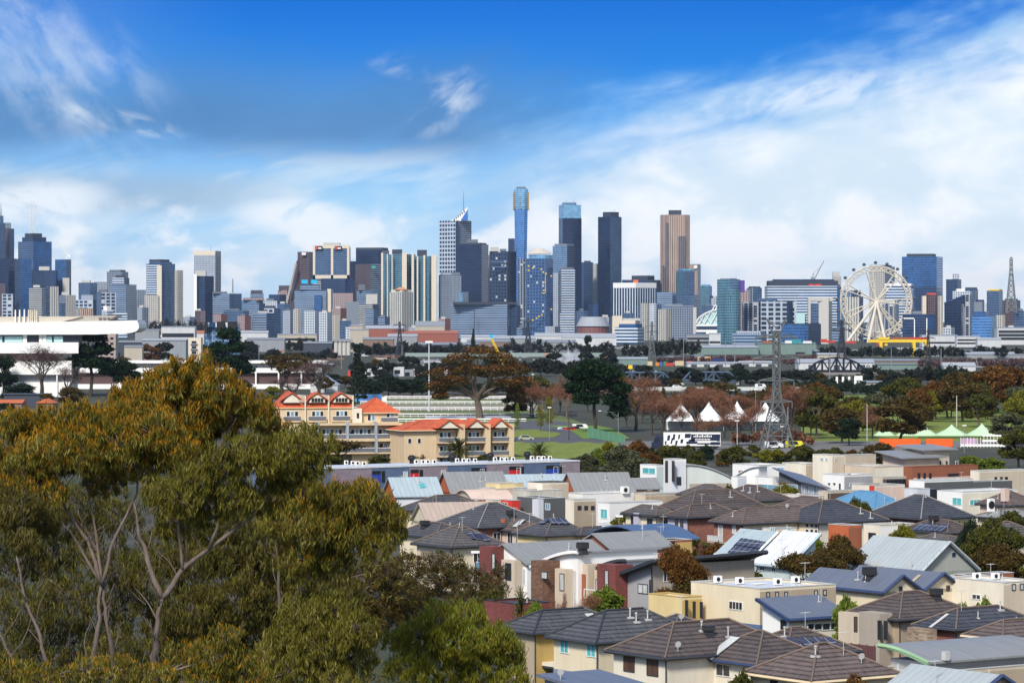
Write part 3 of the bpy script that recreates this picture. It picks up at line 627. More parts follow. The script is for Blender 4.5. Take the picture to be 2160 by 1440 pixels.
tower('apartment_block', 'wide dark docklands flats with white balcony slabs', 'building', 4500, [
 ('wall', 1605, 1680, 635, M_apt, dict(depth=25)), ('left_stack', 1566, 1607, 637, (M_aptv, M_apt), dict(split=1600, dy=3)), ('roof_storey', 1600, 1640, 629, M_slate, dict(bot=636, dy=6, depth=14)), ('dark_pier', 1660, 1672, 635, M_ink, dict(dy=-3, depth=4))])
t = tower('office_block', 'large white banded office block with a black top storey and red sign', 'building', 5100, [
 ('wall', 1619, 1766, 603, M_whiteb, dict(depth=60)), ('top_storey', 1622, 1768, 592, M_dark, dict(bot=603, dy=4, depth=50)), ('roof_plant', 1632, 1760, 589, M_navy, dict(bot=592, dy=12, depth=30)), ('glass_end', 1765, 1772, 600, M_blue, dict(dy=3, depth=50)), ('atrium', 1675, 1698, 660, M_turq, dict(dy=-6, depth=5))])
for a, b in ((1706, 1717), (1719, 1733)): block(t, 'red_lettering', 5100, a, b, 599, M_redp, bot=602.5, depth=1.0, dy=2)
tower('apartment_tower', 'cream faced docklands tower with a dark recess in front of the white banded block', 'tower', 4350, [
 ('tower_body', 1726, 1757, 629, (M_conc, M_cream), dict(split=1748)), ('dark_recess', 1709, 1727, 640, M_slate, dict(dy=5, depth=10)), ('frame', 1705, 1710, 629, M_conc, dict(dy=2, depth=12)), ('frame', 1705, 1757, 627, M_conc, dict(bot=635, dy=3, depth=12))])
tower('office_block', 'dark teal glass low building at the docks', 'building', 4150, [('wall', 1650, 1737, 684, (M_blue, M_navy), dict(split=1705)), ('roof_rim', 1650, 1736, 682, M_dark, dict(split=1705, bot=684, dy=1))])
tower('warehouse', 'grey dock shed with banded walls beside the teal docklands tower', 'building', 4050, [('wall', 1546, 1622, 704, (M_greyb, M_steel), dict(split=1606)), ('roof', 1554, 1618, 698, M_lgrey, dict(split=1604, bot=704, dy=4))])
tower('apartment_tower', 'pale tower top peeping over the white banded block', 'tower', 5700, [('tower_body', 1757, 1775, 582, M_cream), ('roof_cap', 1757, 1772, 573, M_conc, dict(bot=582, dy=3, depth=10))])
tower('apartment_tower', 'cream flats left behind the big wheel', 'tower', 4950, [('tower_body', 1783, 1824, 626, (M_creamv, M_aptv), dict(split=1812)), ('roof_cap', 1796, 1816, 612, M_navy, dict(bot=626, dy=6, depth=10)), ('left_wing', 1776, 1794, 612, M_slatel, dict(dy=30))])
tower('office_tower', 'olive beige gridded tower directly behind the big wheel', 'tower', 5300, [('tower_body', 1836, 1891, 562, (M_cream, M_grey), dict(split=1866)), ('roof_cap', 1837, 1884, 559, M_dark, dict(split=1864, bot=562, dy=4))])
tower('office_block', 'white banded block behind the right half of the big wheel', 'building', 5000, [('wall', 1869, 1931, 602, (M_whiteb, M_slatel), dict(split=1922)), ('white_frame', 1868, 1931, 598, M_whitep, dict(split=1922, bot=603, dy=-1))])
tower('apartment_tower', 'grey flats low behind the big wheel hub', 'tower', 4850, [('tower_body', 1856, 1900, 632, (M_conc, M_lgrey), dict(split=1888)), ('balcony_stack', 1862, 1886, 640, M_aptv, dict(dy=-4, depth=5))])
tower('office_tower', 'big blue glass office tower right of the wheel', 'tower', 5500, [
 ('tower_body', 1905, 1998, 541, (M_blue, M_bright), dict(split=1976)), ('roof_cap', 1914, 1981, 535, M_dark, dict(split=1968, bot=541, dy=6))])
tower('office_block', 'dark glass lower block below the big blue tower', 'building', 5200, [('wall', 1931, 1992, 605, (M_navy, M_slate), dict(split=1976))])
tower('apartment_tower', 'red and cream striped tower below the big blue tower', 'tower', 4800, [('tower_body', 1953, 1980, 621, (M_brown, M_red), dict(split=1972)), ('cream_end', 1946, 1954, 624, M_creamp, dict(dy=-2, depth=12)), ('cream_end', 1979, 1990, 624, (M_creamv, M_creamp), dict(split=1985, dy=-2)), ('roof_line', 1956, 1974, 618, M_redp, dict(bot=621, dy=3, depth=8))])
tower('office_tower', 'navy tower with a white plant box right of the big blue tower', 'tower', 5700, [('tower_body', 1997, 2031, 589, (M_navy, M_slate), dict(split=2020)), ('roof_plant', 2011, 2024, 578, M_white, dict(bot=589, dy=8, depth=10))])
tower('office_block', 'white stepped block in front of the small navy tower', 'building', 5300, [('wall', 2011, 2056, 614, (M_white, M_cream), dict(split=2046)), ('upper_storey', 2018, 2034, 609, M_whitep, dict(bot=614, dy=5, depth=10))])
tower('office_tower', 'small dark tower with a flat lid behind the sloping dark block', 'tower', 5600, [('tower_body', 2037, 2066, 610, (M_slate, M_navy), dict(split=2058)), ('roof_cap', 2037, 2064, 606, M_dark, dict(split=2058, bot=610, dy=1))])
t = tower('apartment_block', 'charcoal block with a roofline sloping down to the left', 'building', 4700, [('wall', 1993, 2036, 640, (M_ink, M_ink), dict(split=2028)), ('tall_end', 2034, 2054, 621, (M_aptv, M_grey), dict(split=2046, dy=3))])
p = t.location; s_ = 4700 / F
MB().slab([(xat(1995, 4704) - p.x, 4, zat(641, 4704)), (xat(2035, 4704) - p.x, 4, zat(641, 4704)), (xat(2035, 4704) - p.x, 4, zat(622, 4704)), (xat(1995, 4704) - p.x, 4, zat(638, 4704))], None, (0, 20, 0)).build('sloping_top', M_ink, t)
tower('office_block', 'blue glass waterfront office stepping down to the right', 'building', 4600, [('wall', 2052, 2108, 668, (M_bright, M_skyg), dict(split=2091)), ('upper_storey', 2054, 2090, 657, M_blue, dict(split=2080, bot=668, dy=5))])
tower('office_block', 'grey box behind the blue waterfront office', 'building', 5200, [('wall', 2056, 2079, 636, (M_steel, M_slate), dict(split=2072)), ('roof_cap', 2058, 2076, 632, M_navy, dict(bot=636, dy=3, depth=10))])
tower('apartment_tower', 'blue grey tower with a yellow top edge at right', 'tower', 5300, [('tower_body', 2083, 2119, 613, (M_slate, M_slatel), dict(split=2108)), ('yellow_rim', 2086, 2118, 610, M_yellow, dict(split=2108, bot=613, dy=1))])
tower('office_block', 'brown and grey block at the foot of the lattice mast', 'building', 5100, [('wall', 2117, 2156, 633, (M_brown, M_slate), dict(split=2140)), ('roof_cap', 2121, 2150, 630, M_dark, dict(split=2140, bot=633, dy=2))])
tower('office_block', 'row of dark glass dock offices with white frames right of the wheel', 'building', 4500, [('wall', 1906, 1979, 662, (M_navy, M_blue), dict(split=1958)), ('white_frame', 1928, 1930, 670, M_whitep, dict(dy=-9, depth=1)), ('white_frame', 1906, 1930, 670, M_whitep, dict(bot=672.5, dy=-9, depth=1)), ('white_frame', 1954, 1956, 671, M_whitep, dict(dy=-5, depth=1)), ('roof_plant', 1925, 1945, 656, M_steel, dict(bot=662, dy=8, depth=10))])
t = thing('lattice_mast', 'tall red and white lattice transmitter mast at the right', 'mast', (xat(2133, 5000), 5000, zat(660, 5000)))
hh = zat(546, 5000) - zat(660, 5000)
lattice_mb(hh, 15, 3.4, 10, 1.0).build('mast_frame', M_galv, t)
for f in (.62, .74, .85, .95, 1.0): MB().prism(oct_(8 - f * 2, 8 - f * 2), hh * f - .5, hh * f + .5).build('platform', M_conc, t)
MB().tube([(0, 0, hh), (0, 0, hh + 2.5)], 1.6, 6).build('mast_head', M_dark, t)
# ---------------------------------------------------------------- big wheel
Y_ = 4530; s_ = Y_ / F
hub = P(1848, 636, Y_)
t = thing('ferris_wheel', 'giant white observation wheel on splayed legs', 'ferris wheel', (hub.x, Y_, 0))
M_wheel = plain('wheel cream white', (.62, .57, .47), .5, var=.1)
Rw = 75 * s_; hz = hub.z; N = 42
mb = MB()
ring = lambda r, y, k: Vector((r * math.cos(k), y, hz + r * math.sin(k)))
for k in range(N):
 a, b = 2 * math.pi * k / N, 2 * math.pi * (k + 1) / N
 for y in (-3.2, 3.2):
  mb.bar(ring(Rw, y, a), ring(Rw, y, b), 1.2); mb.bar(ring(Rw - 6.5, y, a), ring(Rw - 6.5, y, b), .9)
  mb.bar(ring(Rw, y, a), ring(Rw - 6.5, y, b), .7); mb.bar(ring(Rw - 6.5, y, a), ring(Rw, y, b), .7)
 mb.bar(ring(Rw, -3.2, a), ring(Rw, 3.2, a), .8); mb.bar(ring(Rw - 6.5, -3.2, a), ring(Rw - 6.5, 3.2, a), .8)
mb.build('rim', M_wheel, t)
for k in range(7):
 a = math.pi / 2 + .22 + 2 * math.pi * k / 7; mb = MB()
 for y in (-3.2, 3.2):
  for d in (-.10, .10): mb.bar(Vector((0, y * 1.6, hz)), ring(Rw - 6.5, y, a + d), .95)
 for j in range(1, 6):
  f = j / 6; mb.bar(Vector((0, -5, hz)).lerp(ring(Rw - 6.5, -3.2, a - .1), f), Vector((0, -5, hz)).lerp(ring(Rw - 6.5, -3.2, a + .1), f), .8)
 mb.build('spoke', M_wheel, t)
MB().tube([(0, -9, hz), (0, 9, hz)], 3.2, 12).build('hub', M_wheel, t)
M_cab = plain('cabin dark glass', (.07, .08, .09), .2)
for k in range(21):
 a = 2 * math.pi * (k + .3) / 21; c = ring(Rw + 4.6, 0, a)
 MB().ball(c, 2.6, 2.6, 2.2, 0, 8, 5).build('cabin', M_cab, t)
for fx, sy in ((-66, -1), (-21, -1), (66, 1), (16, -1), (-9, 1), (22, 1)):
 MB().tube([(0, sy * 8, hz), (fx * s_, sy * 24, 0)], [1.7, 2.2], 8).build('leg', M_wheel, t)
# ---------------------------------------------------------------- anonymous low blocks filling the feet of the skyline
fill_mats = [(M_lgrey, M_grey, 'grey'), (M_slate, M_slatel, 'slate blue'), (M_cream, M_creamp, 'cream'), (M_white, M_lgrey, 'white'), (M_greyb, M_slate, 'grey banded'),
    (M_navy, M_blue, 'navy'), (M_pink, M_red, 'pink brick'), (M_beigeb, M_cream, 'beige'), (M_apt, M_slate, 'dark'), (M_brown, M_pink, 'brown')]
fixed_low = [  # x0,x1,top,Y,split,mat index
 (385,412,668,5600,400,0),(449,478,662,5500,466,6),(410,432,655,5700,422,9),(470,528,655,5600,512,1),(524,558,640,5500,546,4),(500,528,666,5000,516,6),(530,586,660,5000,562,4),(556,590,650,5300,578,8),(584,612,640,5600,600,1),
 (596,622,655,5000,612,0),(618,634,652,4900,628,2),(640,676,655,4800,664,3),(672,700,658,4700,690,3),(694,716,664,4800,706,2),(716,740,676,5000,730,1),(728,756,690,4700,748,3),(741,776,688,4300,762,2),(797,822,668,5400,812,4),
 (862,888,690,5000,876,0),(884,936,684,5000,920,2),(924,950,672,5100,938,6),(1090,1112,690,5200,1102,4),(1150,1182,688,5200,1170,0),(1216,1240,655,5900,1232,1),(1262,1296,668,5900,1284,0),(1240,1262,640,6200,1252,5),
 (1314,1340,660,5600,1328,1),(1352,1372,670,5300,1364,4),(1436,1470,630,5900,1456,0),(1480,1516,645,5900,1504,1),(1500,1518,628,6200,1510,3),(1468,1490,700,4500,1480,1),(1490,1516,706,4400,1504,3),
 (1640,1664,650,4900,1652,2),(1756,1784,690,4600,1772,4),(1776,1800,650,5200,1790,1),(1822,1842,690,4700,1834,8),(1888,1912,650,5100,1902,0),(1990,2016,690,4500,2006,3),(2080,2104,640,5400,2094,3),(2102,2122,664,4700,2114,2),
 (2140,2170,655,5000,2158,1),(2120,2150,690,4600,2138,3),(268,290,640,6300,280,3),(288,312,648,5800,300,0),(340,372,640,6200,358,4),(116,136,640,5700,128,1),(612,640,636,6100,628,9),(700,730,650,5500,718,6),(770,800,652,5500,788,4)]
seen_lbl = set()
def near_phrase(px):
 best = min(TW, key=lambda q_: abs((q_[1] + q_[2]) / 2 - px))
 return best[5].split(',')[0]
def uniq(lbl):
 base = lbl; k = 0
 extra = ['', ' with a flat roof', ' with a roof box', ' set back', ' standing forward', ' low and wide', ' narrow and plain']
 while lbl in seen_lbl:
  k += 1; lbl = base + (extra[k] if k < len(extra) else ' among others')
 seen_lbl.add(lbl); return lbl
for i, (x0, x1, tp, Y, sp, mi) in enumerate(fixed_low):
 a, b, cn = fill_mats[mi]
 ph = near_phrase((x0 + x1) / 2).split(' ')[:6]
 while ph[-1] in ('a', 'the', 'with', 'and', 'of', 'in', 'on', 'over', 'left', 'right', 'two', 'small', 'its', 'to', 'by', 'dark', 'between', 'white', 'behind', 'front', 'below', 'shallow', 'lit'): ph.pop()
 lbl = uniq('low %s block below the %s' % (cn, ' '.join(ph)))
 bl = [('wall', x0, x1, tp, (a, b), dict(split=sp))]
 if i % 3 != 1: bl.append(('roof_plant', x0 + .25 * (x1 - x0), x0 + .6 * (x1 - x0), tp - 4, M_plant if i % 2 else M_conc, dict(bot=tp, dy=8, depth=8)))
 root = thing('city_block', lbl, 'building', (xat((x0 + x1) / 2, Y), Y, 0), group='low city blocks at the feet of the towers')
 for q_ in bl: block(root, q_[0], Y, q_[1], q_[2], q_[3], q_[4], **q_[5])
# ================================================================ ground
def hill(x, y):
 """low plain at zero; the near slope the gum trees stand on rises towards the camera on the left"""
 f = 1 - min(max((y - 95) / 150.0, 0), 1); f = f * f * (3 - 2 * f)
 g = 1 - min(max((x - 3) / 26.0, 0), 1); g = g * g * (3 - 2 * g)
 near = 1 - min(max((y - 20) / 110.0, 0), 1)
 return f * 15.0 * max(g, near * .9)
xs = np.concatenate([-np.geomspace(60, 15500, 34)[::-1], np.linspace(-56, 56, 29), np.geomspace(60, 15500, 34)])
ys = np.concatenate([[-500, -100], np.linspace(-20, 300, 41), np.geomspace(310, 30500, 40)])
mb = MB(); nx = len(xs)
for y in ys:
 for x in xs: mb.v.append((x, y, hill(x, y)))
for j in range(len(ys) - 1):
 for i in range(nx - 1): mb.f.append((j * nx + i, j * nx + i + 1, (j + 1) * nx + i + 1, (j + 1) * nx + i)); mb.m.append(0)
m, t, b = newmat('ground'); oc = t.add('ShaderNodeTexCoord').outputs['Object']
n1 = t.noise(oc, .006, 6); n2 = t.noise(oc, .08, 5); n3 = t.noise(oc, 1.2, 4)
c = t.mix(t.sstep(n1, .42, .58), (.040, .042, .030), (.030, .042, .014))
c = t.mix(t.sstep(n2, .52, .62), c, (.075, .068, .05)); c = t.mix(t.m('MULTIPLY', n3, .5), c, (.035, .034, .018))
t.l.new(c, b.inputs['Base Color']); b.inputs['Roughness'].default_value = .95
tag(mb.build('ground', m, smooth=True), 'flat dark land of scrub, yards and roads under the city', 'ground', kind='structure')
# ================================================================ foliage
def leafmat(key, cols, trans=.32, rough=.55):
 m, t, b = newmat(key)
 ri = t.add('ShaderNodeNewGeometry').outputs['Random Per Island']
 oc = t.add('ShaderNodeTexCoord').outputs['Object']
 n = t.noise(oc, .55, 3, .6)
 f = t.m('ADD', t.m('MULTIPLY', ri, .65), t.m('MULTIPLY_ADD', n, 1.5, -.6), clamp=True)
 k = len(cols)
 c = t.ramp(f, [(i / (k - 1), q) for i, q in enumerate(cols)])
 t.l.new(c, b.inputs['Base Color']); b.inputs['Roughness'].default_value = rough
 b.inputs['Specular IOR Level'].default_value = .15
 tr = t.add('ShaderNodeBsdfTranslucent', i={0: c})
 mx_ = t.add('ShaderNodeMixShader', i={0: trans, 1: b.outputs[0], 2: tr.outputs[0]})
 t.l.new(mx_.outputs[0], t.n['Material Output'].inputs[0])
 return m
L_olive = leafmat('olive leaves', [(.030, .036, .008), (.078, .080, .013), (.150, .138, .022)])
L_gum   = leafmat('gum leaves', [(.046, .047, .007), (.115, .104, .012), (.200, .175, .024), (.32, .28, .09)])
L_tip   = leafmat('rusty young gum leaves', [(.115, .068, .004), (.235, .125, .005), (.36, .175, .006), (.43, .23, .02)])
L_rust  = leafmat('rust brown leaves', [(.065, .030, .008), (.140, .062, .012), (.22, .105, .022)])
L_brown = leafmat('bronze leaves', [(.036, .027, .008), (.085, .058, .013), (.155, .100, .022)])
L_yel   = leafmat('yellow green leaves', [(.095, .095, .008), (.175, .168, .012), (.26, .235, .03)])
L_lime  = leafmat('lime leaves', [(.085, .125, .012), (.150, .205, .022), (.23, .27, .05)])
L_dark  = leafmat('dark green leaves', [(.010, .019, .012), (.020, .036, .019), (.036, .058, .028)])
L_pine  = leafmat('pine needles', [(.005, .015, .007), (.010, .030, .010), (.024, .055, .014)])
L_sage  = leafmat('sage leaves', [(.050, .058, .030), (.095, .102, .048), (.16, .16, .08)])
L_far   = leafmat('far dark leaves', [(.014, .021, .020), (.028, .036, .028), (.050, .055, .034)])
L_twig  = leafmat('bare twigs', [(.100, .042, .022), (.190, .082, .044), (.28, .14, .085)], trans=0.0)
L_twigd = leafmat('dark bare twigs', [(.060, .034, .034), (.105, .062, .060), (.16, .10, .10)], trans=0.0)
L_palm  = leafmat('palm fronds', [(.030, .042, .008), (.062, .075, .014), (.11, .11, .03)])
B_gum = plain('pale gum bark', (.140, .108, .090), .9, var=1.3, scale=1.6, streak=True)
B_dark = plain('dark bark', (.055, .042, .036), .9, var=.5)
B_grey = plain('grey bark', (.14, .105, .085), .9, var=.5)
def leaf_mesh(name, clumps, size, mats, aspect=.32, droop=0.0, tipk=None, seed=1, shell=.55, flat=0.0, curl=True):
 """clumps: (x,y,z,rx,ry,rz,n). Thousands of small leaf faces filling each clump, denser to its outside."""
 g = np.random.default_rng(seed); C = []; I = []
 for (x, y, z, rx, ry, rz, n) in clumps:
  n = int(n)
  d = g.normal(size=(n, 3)); d /= np.linalg.norm(d, axis=1)[:, None]
  r = (shell + (1 - shell) * g.random(n) ** .7) * g.random(n) ** .18
  wob = 1 + .16 * np.sin(d[:, 0] * 4.3 + x * 3) * np.sin(d[:, 1] * 5.1 + y * 2) + .12 * np.sin(d[:, 2] * 6 + z)
  q = d * (r * wob)[:, None]
  lowcut = q[:, 2] < -.55
  q[lowcut, 2] *= .75
  C.append(q * np.array([rx, ry, rz]) + np.array([x, y, z])); I.append(q[:, 2] + .18 * g.normal(size=n))
 C = np.concatenate(C); I = np.concatenate(I); n = len(C)
 ax = g.normal(size=(n, 3)); ax /= np.linalg.norm(ax, axis=1)[:, None]
 if droop: ax = ax * (1 - droop) + np.array([0, 0, -1.0]) * droop; ax /= np.linalg.norm(ax, axis=1)[:, None]
 if flat: ax[:, 2] *= (1 - flat); ax /= np.linalg.norm(ax, axis=1)[:, None]
 sd_ = g.normal(size=(n, 3)); sd_ = np.cross(ax, sd_); sd_ /= np.linalg.norm(sd_, axis=1)[:, None] + 1e-9
 L = size * (.6 + .8 * g.random(n)); Wd = L * aspect
 a = ax * L[:, None] * .5; b = sd_ * Wd[:, None] * .5
 V_ = np.stack([C - a, C + b * 1.0 - a * .1, C + a, C - b * 1.0 - a * .1], 1).reshape(-1, 3).astype(np.float32)
 me = bpy.data.meshes.new(name)
 me.vertices.add(n * 4); me.vertices.foreach_set('co', V_.ravel())
 me.loops.add(n * 4); me.loops.foreach_set('vertex_index', np.arange(n * 4, dtype=np.int32))
 me.polygons.add(n); me.polygons.foreach_set('loop_start', np.arange(0, n * 4, 4, dtype=np.int32))
 try: me.polygons.foreach_set('loop_total', np.full(n, 4, dtype=np.int32))
 except Exception: pass
 for mt in mats: me.materials.append(mt)
 if len(mats) > 1 and tipk is not None:
  me.polygons.foreach_set('material_index', (I > tipk).astype(np.int32))
 me.update(calc_edges=True); me.validate()
 return me
def limb(mb, a, b, r0, r1, rg, n=6, k=5, sag=.12, m=0):
 a, b = Vector(a), Vector(b); L = (b - a).length
 o = Vector((rg.uniform(-1, 1), rg.uniform(-1, 1), rg.uniform(-.2, .8))) * L * sag
 pts = []
 for i in range(k + 1):
  f = i / k
  pts.append(a.lerp(b, f) + o * (4 * f * (1 - f)) + Vector((rg.uniform(-1, 1), rg.uniform(-1, 1), 0)) * L * .018 * (0 < i < k))
 mb.tube(pts, [r0 + (r1 - r0) * i / k for i in range(k + 1)], n, m)
 return pts
def obj_from(me, name, parent, loc=(0, 0, 0)):
 o = bpy.data.objects.new(name, me); COL.objects.link(o); o.parent = parent; o.location = loc
 return o
HIDE = Vector((0, -400, 0))
def proto(name, lm, bark, clumps, size, trunk_h, tr, aspect=.5, droop=.2, seed=1, shell=.5, flat=0.0, tip=None, tipk=.35, nlimb=None):
 """a tree about 10 m high and 10 m wide: trunk with limbs to its clumps, crown of leaves"""
 r = thing(name, name, 'tree', HIDE)
 rg = random.Random(seed)
 mb = MB(); top = Vector((rg.uniform(-.3, .3), rg.uniform(-.3, .3), trunk_h))
 limb(mb, (0, 0, -.3), top, tr, tr * .7, rg, 7, 4, .04)
 for c in (clumps if nlimb is None else clumps[:nlimb]):
  limb(mb, top - Vector((0, 0, rg.uniform(0, trunk_h * .25))), (c[0], c[1], c[2] - c[5] * .2), tr * .5, tr * .12, rg, 5, 4, .1)
 mb.build('trunk', bark, r)
 obj_from(leaf_mesh('crown', clumps, size, [lm] if tip is None else [lm, tip], aspect, droop, tipk, seed, shell, flat), 'crown', r)
 return r
def rclumps(rg, k, zlo, zhi, spread, rmin, rmax, n, squash=.75):
 out = []
 for i in range(k):
  a = 2.4 * i + rg.uniform(-.4, .4); f = (i + .5) / k; rr = spread * math.sqrt(f) * rg.uniform(.75, 1.1)
  z = zlo + (zhi - zlo) * (1 - (rr / spread) ** 2 * .7) * rg.uniform(.75, 1.0)
  q = rg.uniform(rmin, rmax)
  out.append((rr * math.cos(a), rr * math.sin(a), z, q, q, q * squash, n))
 return out
PROTO = {}
def gcl(rg, n):
 out = rclumps(rg, 9, 5.0, 8.6, 3.4, 1.4, 2.0, n, .8)
 for i in range(7):
  a = i * .9 + rg.uniform(-.3, .3); q = rg.uniform(1.2, 1.7); out.append((3.3 * math.cos(a) * rg.uniform(.6, 1), 3.3 * math.sin(a) * rg.uniform(.6, 1), rg.uniform(2.9, 4.6), q, q, q * .8, n))
 return out
def mk(kind, lm, bark, n=330, size=.62, seeds=(1, 2)):
 for s in seeds:
  rg = random.Random(hash(kind) % 997 + s * 31 if False else len(PROTO) * 13 + s)
  PROTO.setdefault(kind, []).append(proto('tree', lm, bark, gcl(rg, n), size, 3.0, .26, seed=len(PROTO) * 7 + s))
mk('olive', L_olive, B_grey); mk('rust', L_rust, B_dark); mk('brown', L_brown, B_dark); mk('dark', L_dark, B_dark); mk('yellow', L_yel, B_grey); mk('far', L_far, B_dark, 260, .95); mk('sage', L_sage, B_grey); mk('gum', L_gum, B_gum)
for k_, a_, b_ in (('olive', L_olive, B_grey), ('rust', L_rust, B_dark), ('brown', L_brown, B_dark), ('dark', L_dark, B_dark), ('yellow', L_yel, B_grey)): mk('near_' + k_, a_, b_, 1500, .34)
for s in (3, 4):      # shrubs: foliage to the ground
 for kd, lm in (('shrub_sage', L_sage), ('shrub_olive', L_olive), ('shrub_yellow', L_yel), ('shrub_rust', L_rust), ('shrub_green', L_lime), ('shrub_dark', L_dark)):
  rg = random.Random(s * 17 + len(kd))
  PROTO.setdefault(kd, []).append(proto('shrub', lm, B_grey, [(0, 0, 3.6, 4.2, 4.2, 4.0, 2600)] + rclumps(rg, 7, 4, 8.0, 3.2, 1.5, 2.2, 420, .9) + [(3.2 * math.cos(a), 3.2 * math.sin(a), 2, 1.7, 1.7, 2, 420) for a in range(6)], .75, 2.0, .22, seed=s + len(kd)))
for s in (5, 6):      # tall slim light trees
 rg = random.Random(s); PROTO.setdefault('young', []).append(proto('tree', L_lime, B_dark, [(rg.uniform(-.8, .8), rg.uniform(-.8, .8), z, 3.2 - abs(z - 5) * .4, 3.2 - abs(z - 5) * .4, 1.3, 260) for z in (2.6, 4, 5.4, 6.8, 8.2, 9.2)], .5, 4.0, .18, seed=s))
 PROTO.setdefault('youngy', []).append(proto('tree', L_yel, B_dark, [(rg.uniform(-1.2, 1.2), rg.uniform(-1.2, 1.2), z, 3.4 - abs(z - 5) * .4, 3.4 - abs(z - 5) * .4, 1.2, 240) for z in (2.8, 4.2, 5.6, 7, 8.2, 9.2)], .5, 4.0, .18, seed=s + 9))
# conifer: whorls getting shorter upwards
def conifer(lm, seed, taper=1.0):
 rg = random.Random(seed); cl = []
 for i in range(13):
  z = 1.3 + i * .66; R_ = 4.3 * (1 - (z / 10.2) ** taper) + .35
  for j in range(6 if i < 9 else 4):
   a = j * 1.05 + i * .5 + rg.uniform(-.2, .2); q = R_ * rg.uniform(.45, .75)
   cl.append((q * math.cos(a), q * math.sin(a), z - q * .06, .55 * R_ * .6 + .3, .55 * R_ * .6 + .3, .30, 75))
 return proto('tree', lm, B_dark, cl, .6, 8.6, .26, seed=seed, shell=.2, flat=.4, nlimb=40)
PROTO['conifer'] = [conifer(L_dark, 4), conifer(L_dark, 8, 1.4)]
# pine with flat plates of needles
def platepine(seed, plates):
 rg = random.Random(seed); cl = []
 for (x, z, r) in plates:
  for j in range(3): cl.append((x + rg.uniform(-.4, .4) * r, rg.uniform(-.6, .6) * r, z + rg.uniform(-.3, .3), r, r, .7 + r * .2, 620))
 return proto('tree', L_pine, B_dark, cl, .5, 6.2, .3, seed=seed, shell=.3, flat=.35)
PROTO['pine'] = [platepine(3, [(0, 9.3, 2.4), (-2.2, 8.0, 2.2), (2.3, 8.2, 2.3), (-3.0, 6.2, 2.0), (3.2, 6.4, 1.9), (0, 6.8, 2.2), (-1.8, 4.6, 2.1), (2.6, 4.8, 2.0), (3.6, 3.0, 1.5)]),
     platepine(5, [(.6, 9.2, 1.7), (-1.2, 7.4, 2.0), (2.0, 7.7, 1.6), (-2.6, 5.6, 2.2), (1.4, 5.4, 2.4), (3.6, 4.2, 1.8), (-3.4, 3.6, 1.5)])]
# bare winter tree
def bare(seed, lm, bk, ntw=2600, asp=.045, tl=.85):
 r = thing('tree', 'bare', 'tree', HIDE); rg = random.Random(seed); mb = MB(); tips = []
 def grow(a, d, L, rr, depth):
  b = a + d * L
  limb(mb, a, b, rr, rr * .6, rg, 4 if depth > 1 else 5, 3, .07)
  if depth >= 4: tips.append(b); return
  if depth >= 2: tips.append(b)
  for _ in range(rg.choice((2, 3, 3)) if depth else 5):
   nd = (d + Vector((rg.gauss(0, .52), rg.gauss(0, .52), rg.gauss(.12, .3)))).normalized()
   grow(b if depth else a.lerp(b, rg.uniform(.7, 1)), nd, L * rg.uniform(.6, .82), rr * .52, depth + 1)
 grow(Vector((0, 0, -.2)), Vector((0, 0, 1)), 2.7, .26, 0)
 mb.build('trunk', bk, r)
 k = max(2, int(ntw / len(tips)))
 cl = [(p.x, p.y, p.z, .95, .95, .8, k) for p in tips]
 obj_from(leaf_mesh('twigs', cl, tl, [lm], asp, 0, None, seed, .1), 'twigs', r)
 zt = max(p.z for p in tips); wd = max(abs(p.x) for p in tips)
 r['sz'] = zt + .6; r['sw'] = 2 * wd + 1.0
 return r
PROTO['bare'] = [bare(2, L_twig, B_dark), bare(9, L_twig, B_dark), bare(5, L_twig, B_grey)]
PROTO['bared'] = [bare(12, L_twigd, B_dark, 1800), bare(15, L_twigd, B_dark, 1800)]
PROTO['bareleaf'] = [bare(21, L_brown, B_dark, 2600, .3, .5)]
# palm
def palm(seed):
 r = thing('palm_tree', 'palm', 'tree', HIDE); rg = random.Random(seed)
 MB().tube([(0, 0, 0), (.1, 0, 2.2), (0, 0, 4.6)], [.62, .55, .7], 9).build('trunk', B_grey, r)
 mb = MB()
 for i in range(64):
  az = rg.uniform(0, 6.283); el = rg.uniform(-.5, 1.45); L = rg.uniform(3.9, 5.0); pts = []
  for j in range(7):
   f = j / 6; e = el - f * f * 1.5
   pts.append((Vector((math.cos(az) * math.cos(e), math.sin(az) * math.cos(e), math.sin(e))) * (L / 6)))
  p = Vector((0, 0, 4.7)); side = Vector((-math.sin(az), math.cos(az), 0))
  for j in range(6):
   q = p + pts[j]; wd = .42 * (1 - abs(j - 2.2) / 5)
   for sg in (-1, 1):
    for h in range(3):
     a = p.lerp(q, h / 3); b = p.lerp(q, h / 3 + .24)
     mb.poly([a, b, b + side * sg * wd + Vector((0, 0, -wd * .45)) + pts[j] * .3, a + side * sg * wd + Vector((0, 0, -wd * .45)) + pts[j] * .3])
   p = q
 mb.build('fronds', L_palm, r)
 mb = MB()
 for i in range(14):
  az = rg.uniform(0, 6.283); mb.ball((math.cos(az) * .9, math.sin(az) * .9, 4.0 + rg.uniform(-.4, .4)), .3, .3, .5, 0, 6, 4)
 mb.build('fruit_cluster', plain('orange palm fruit', (.55, .16, .02), .7), r)
 return r
PROTO['palm'] = [palm(3), palm(8)]
_used = set()
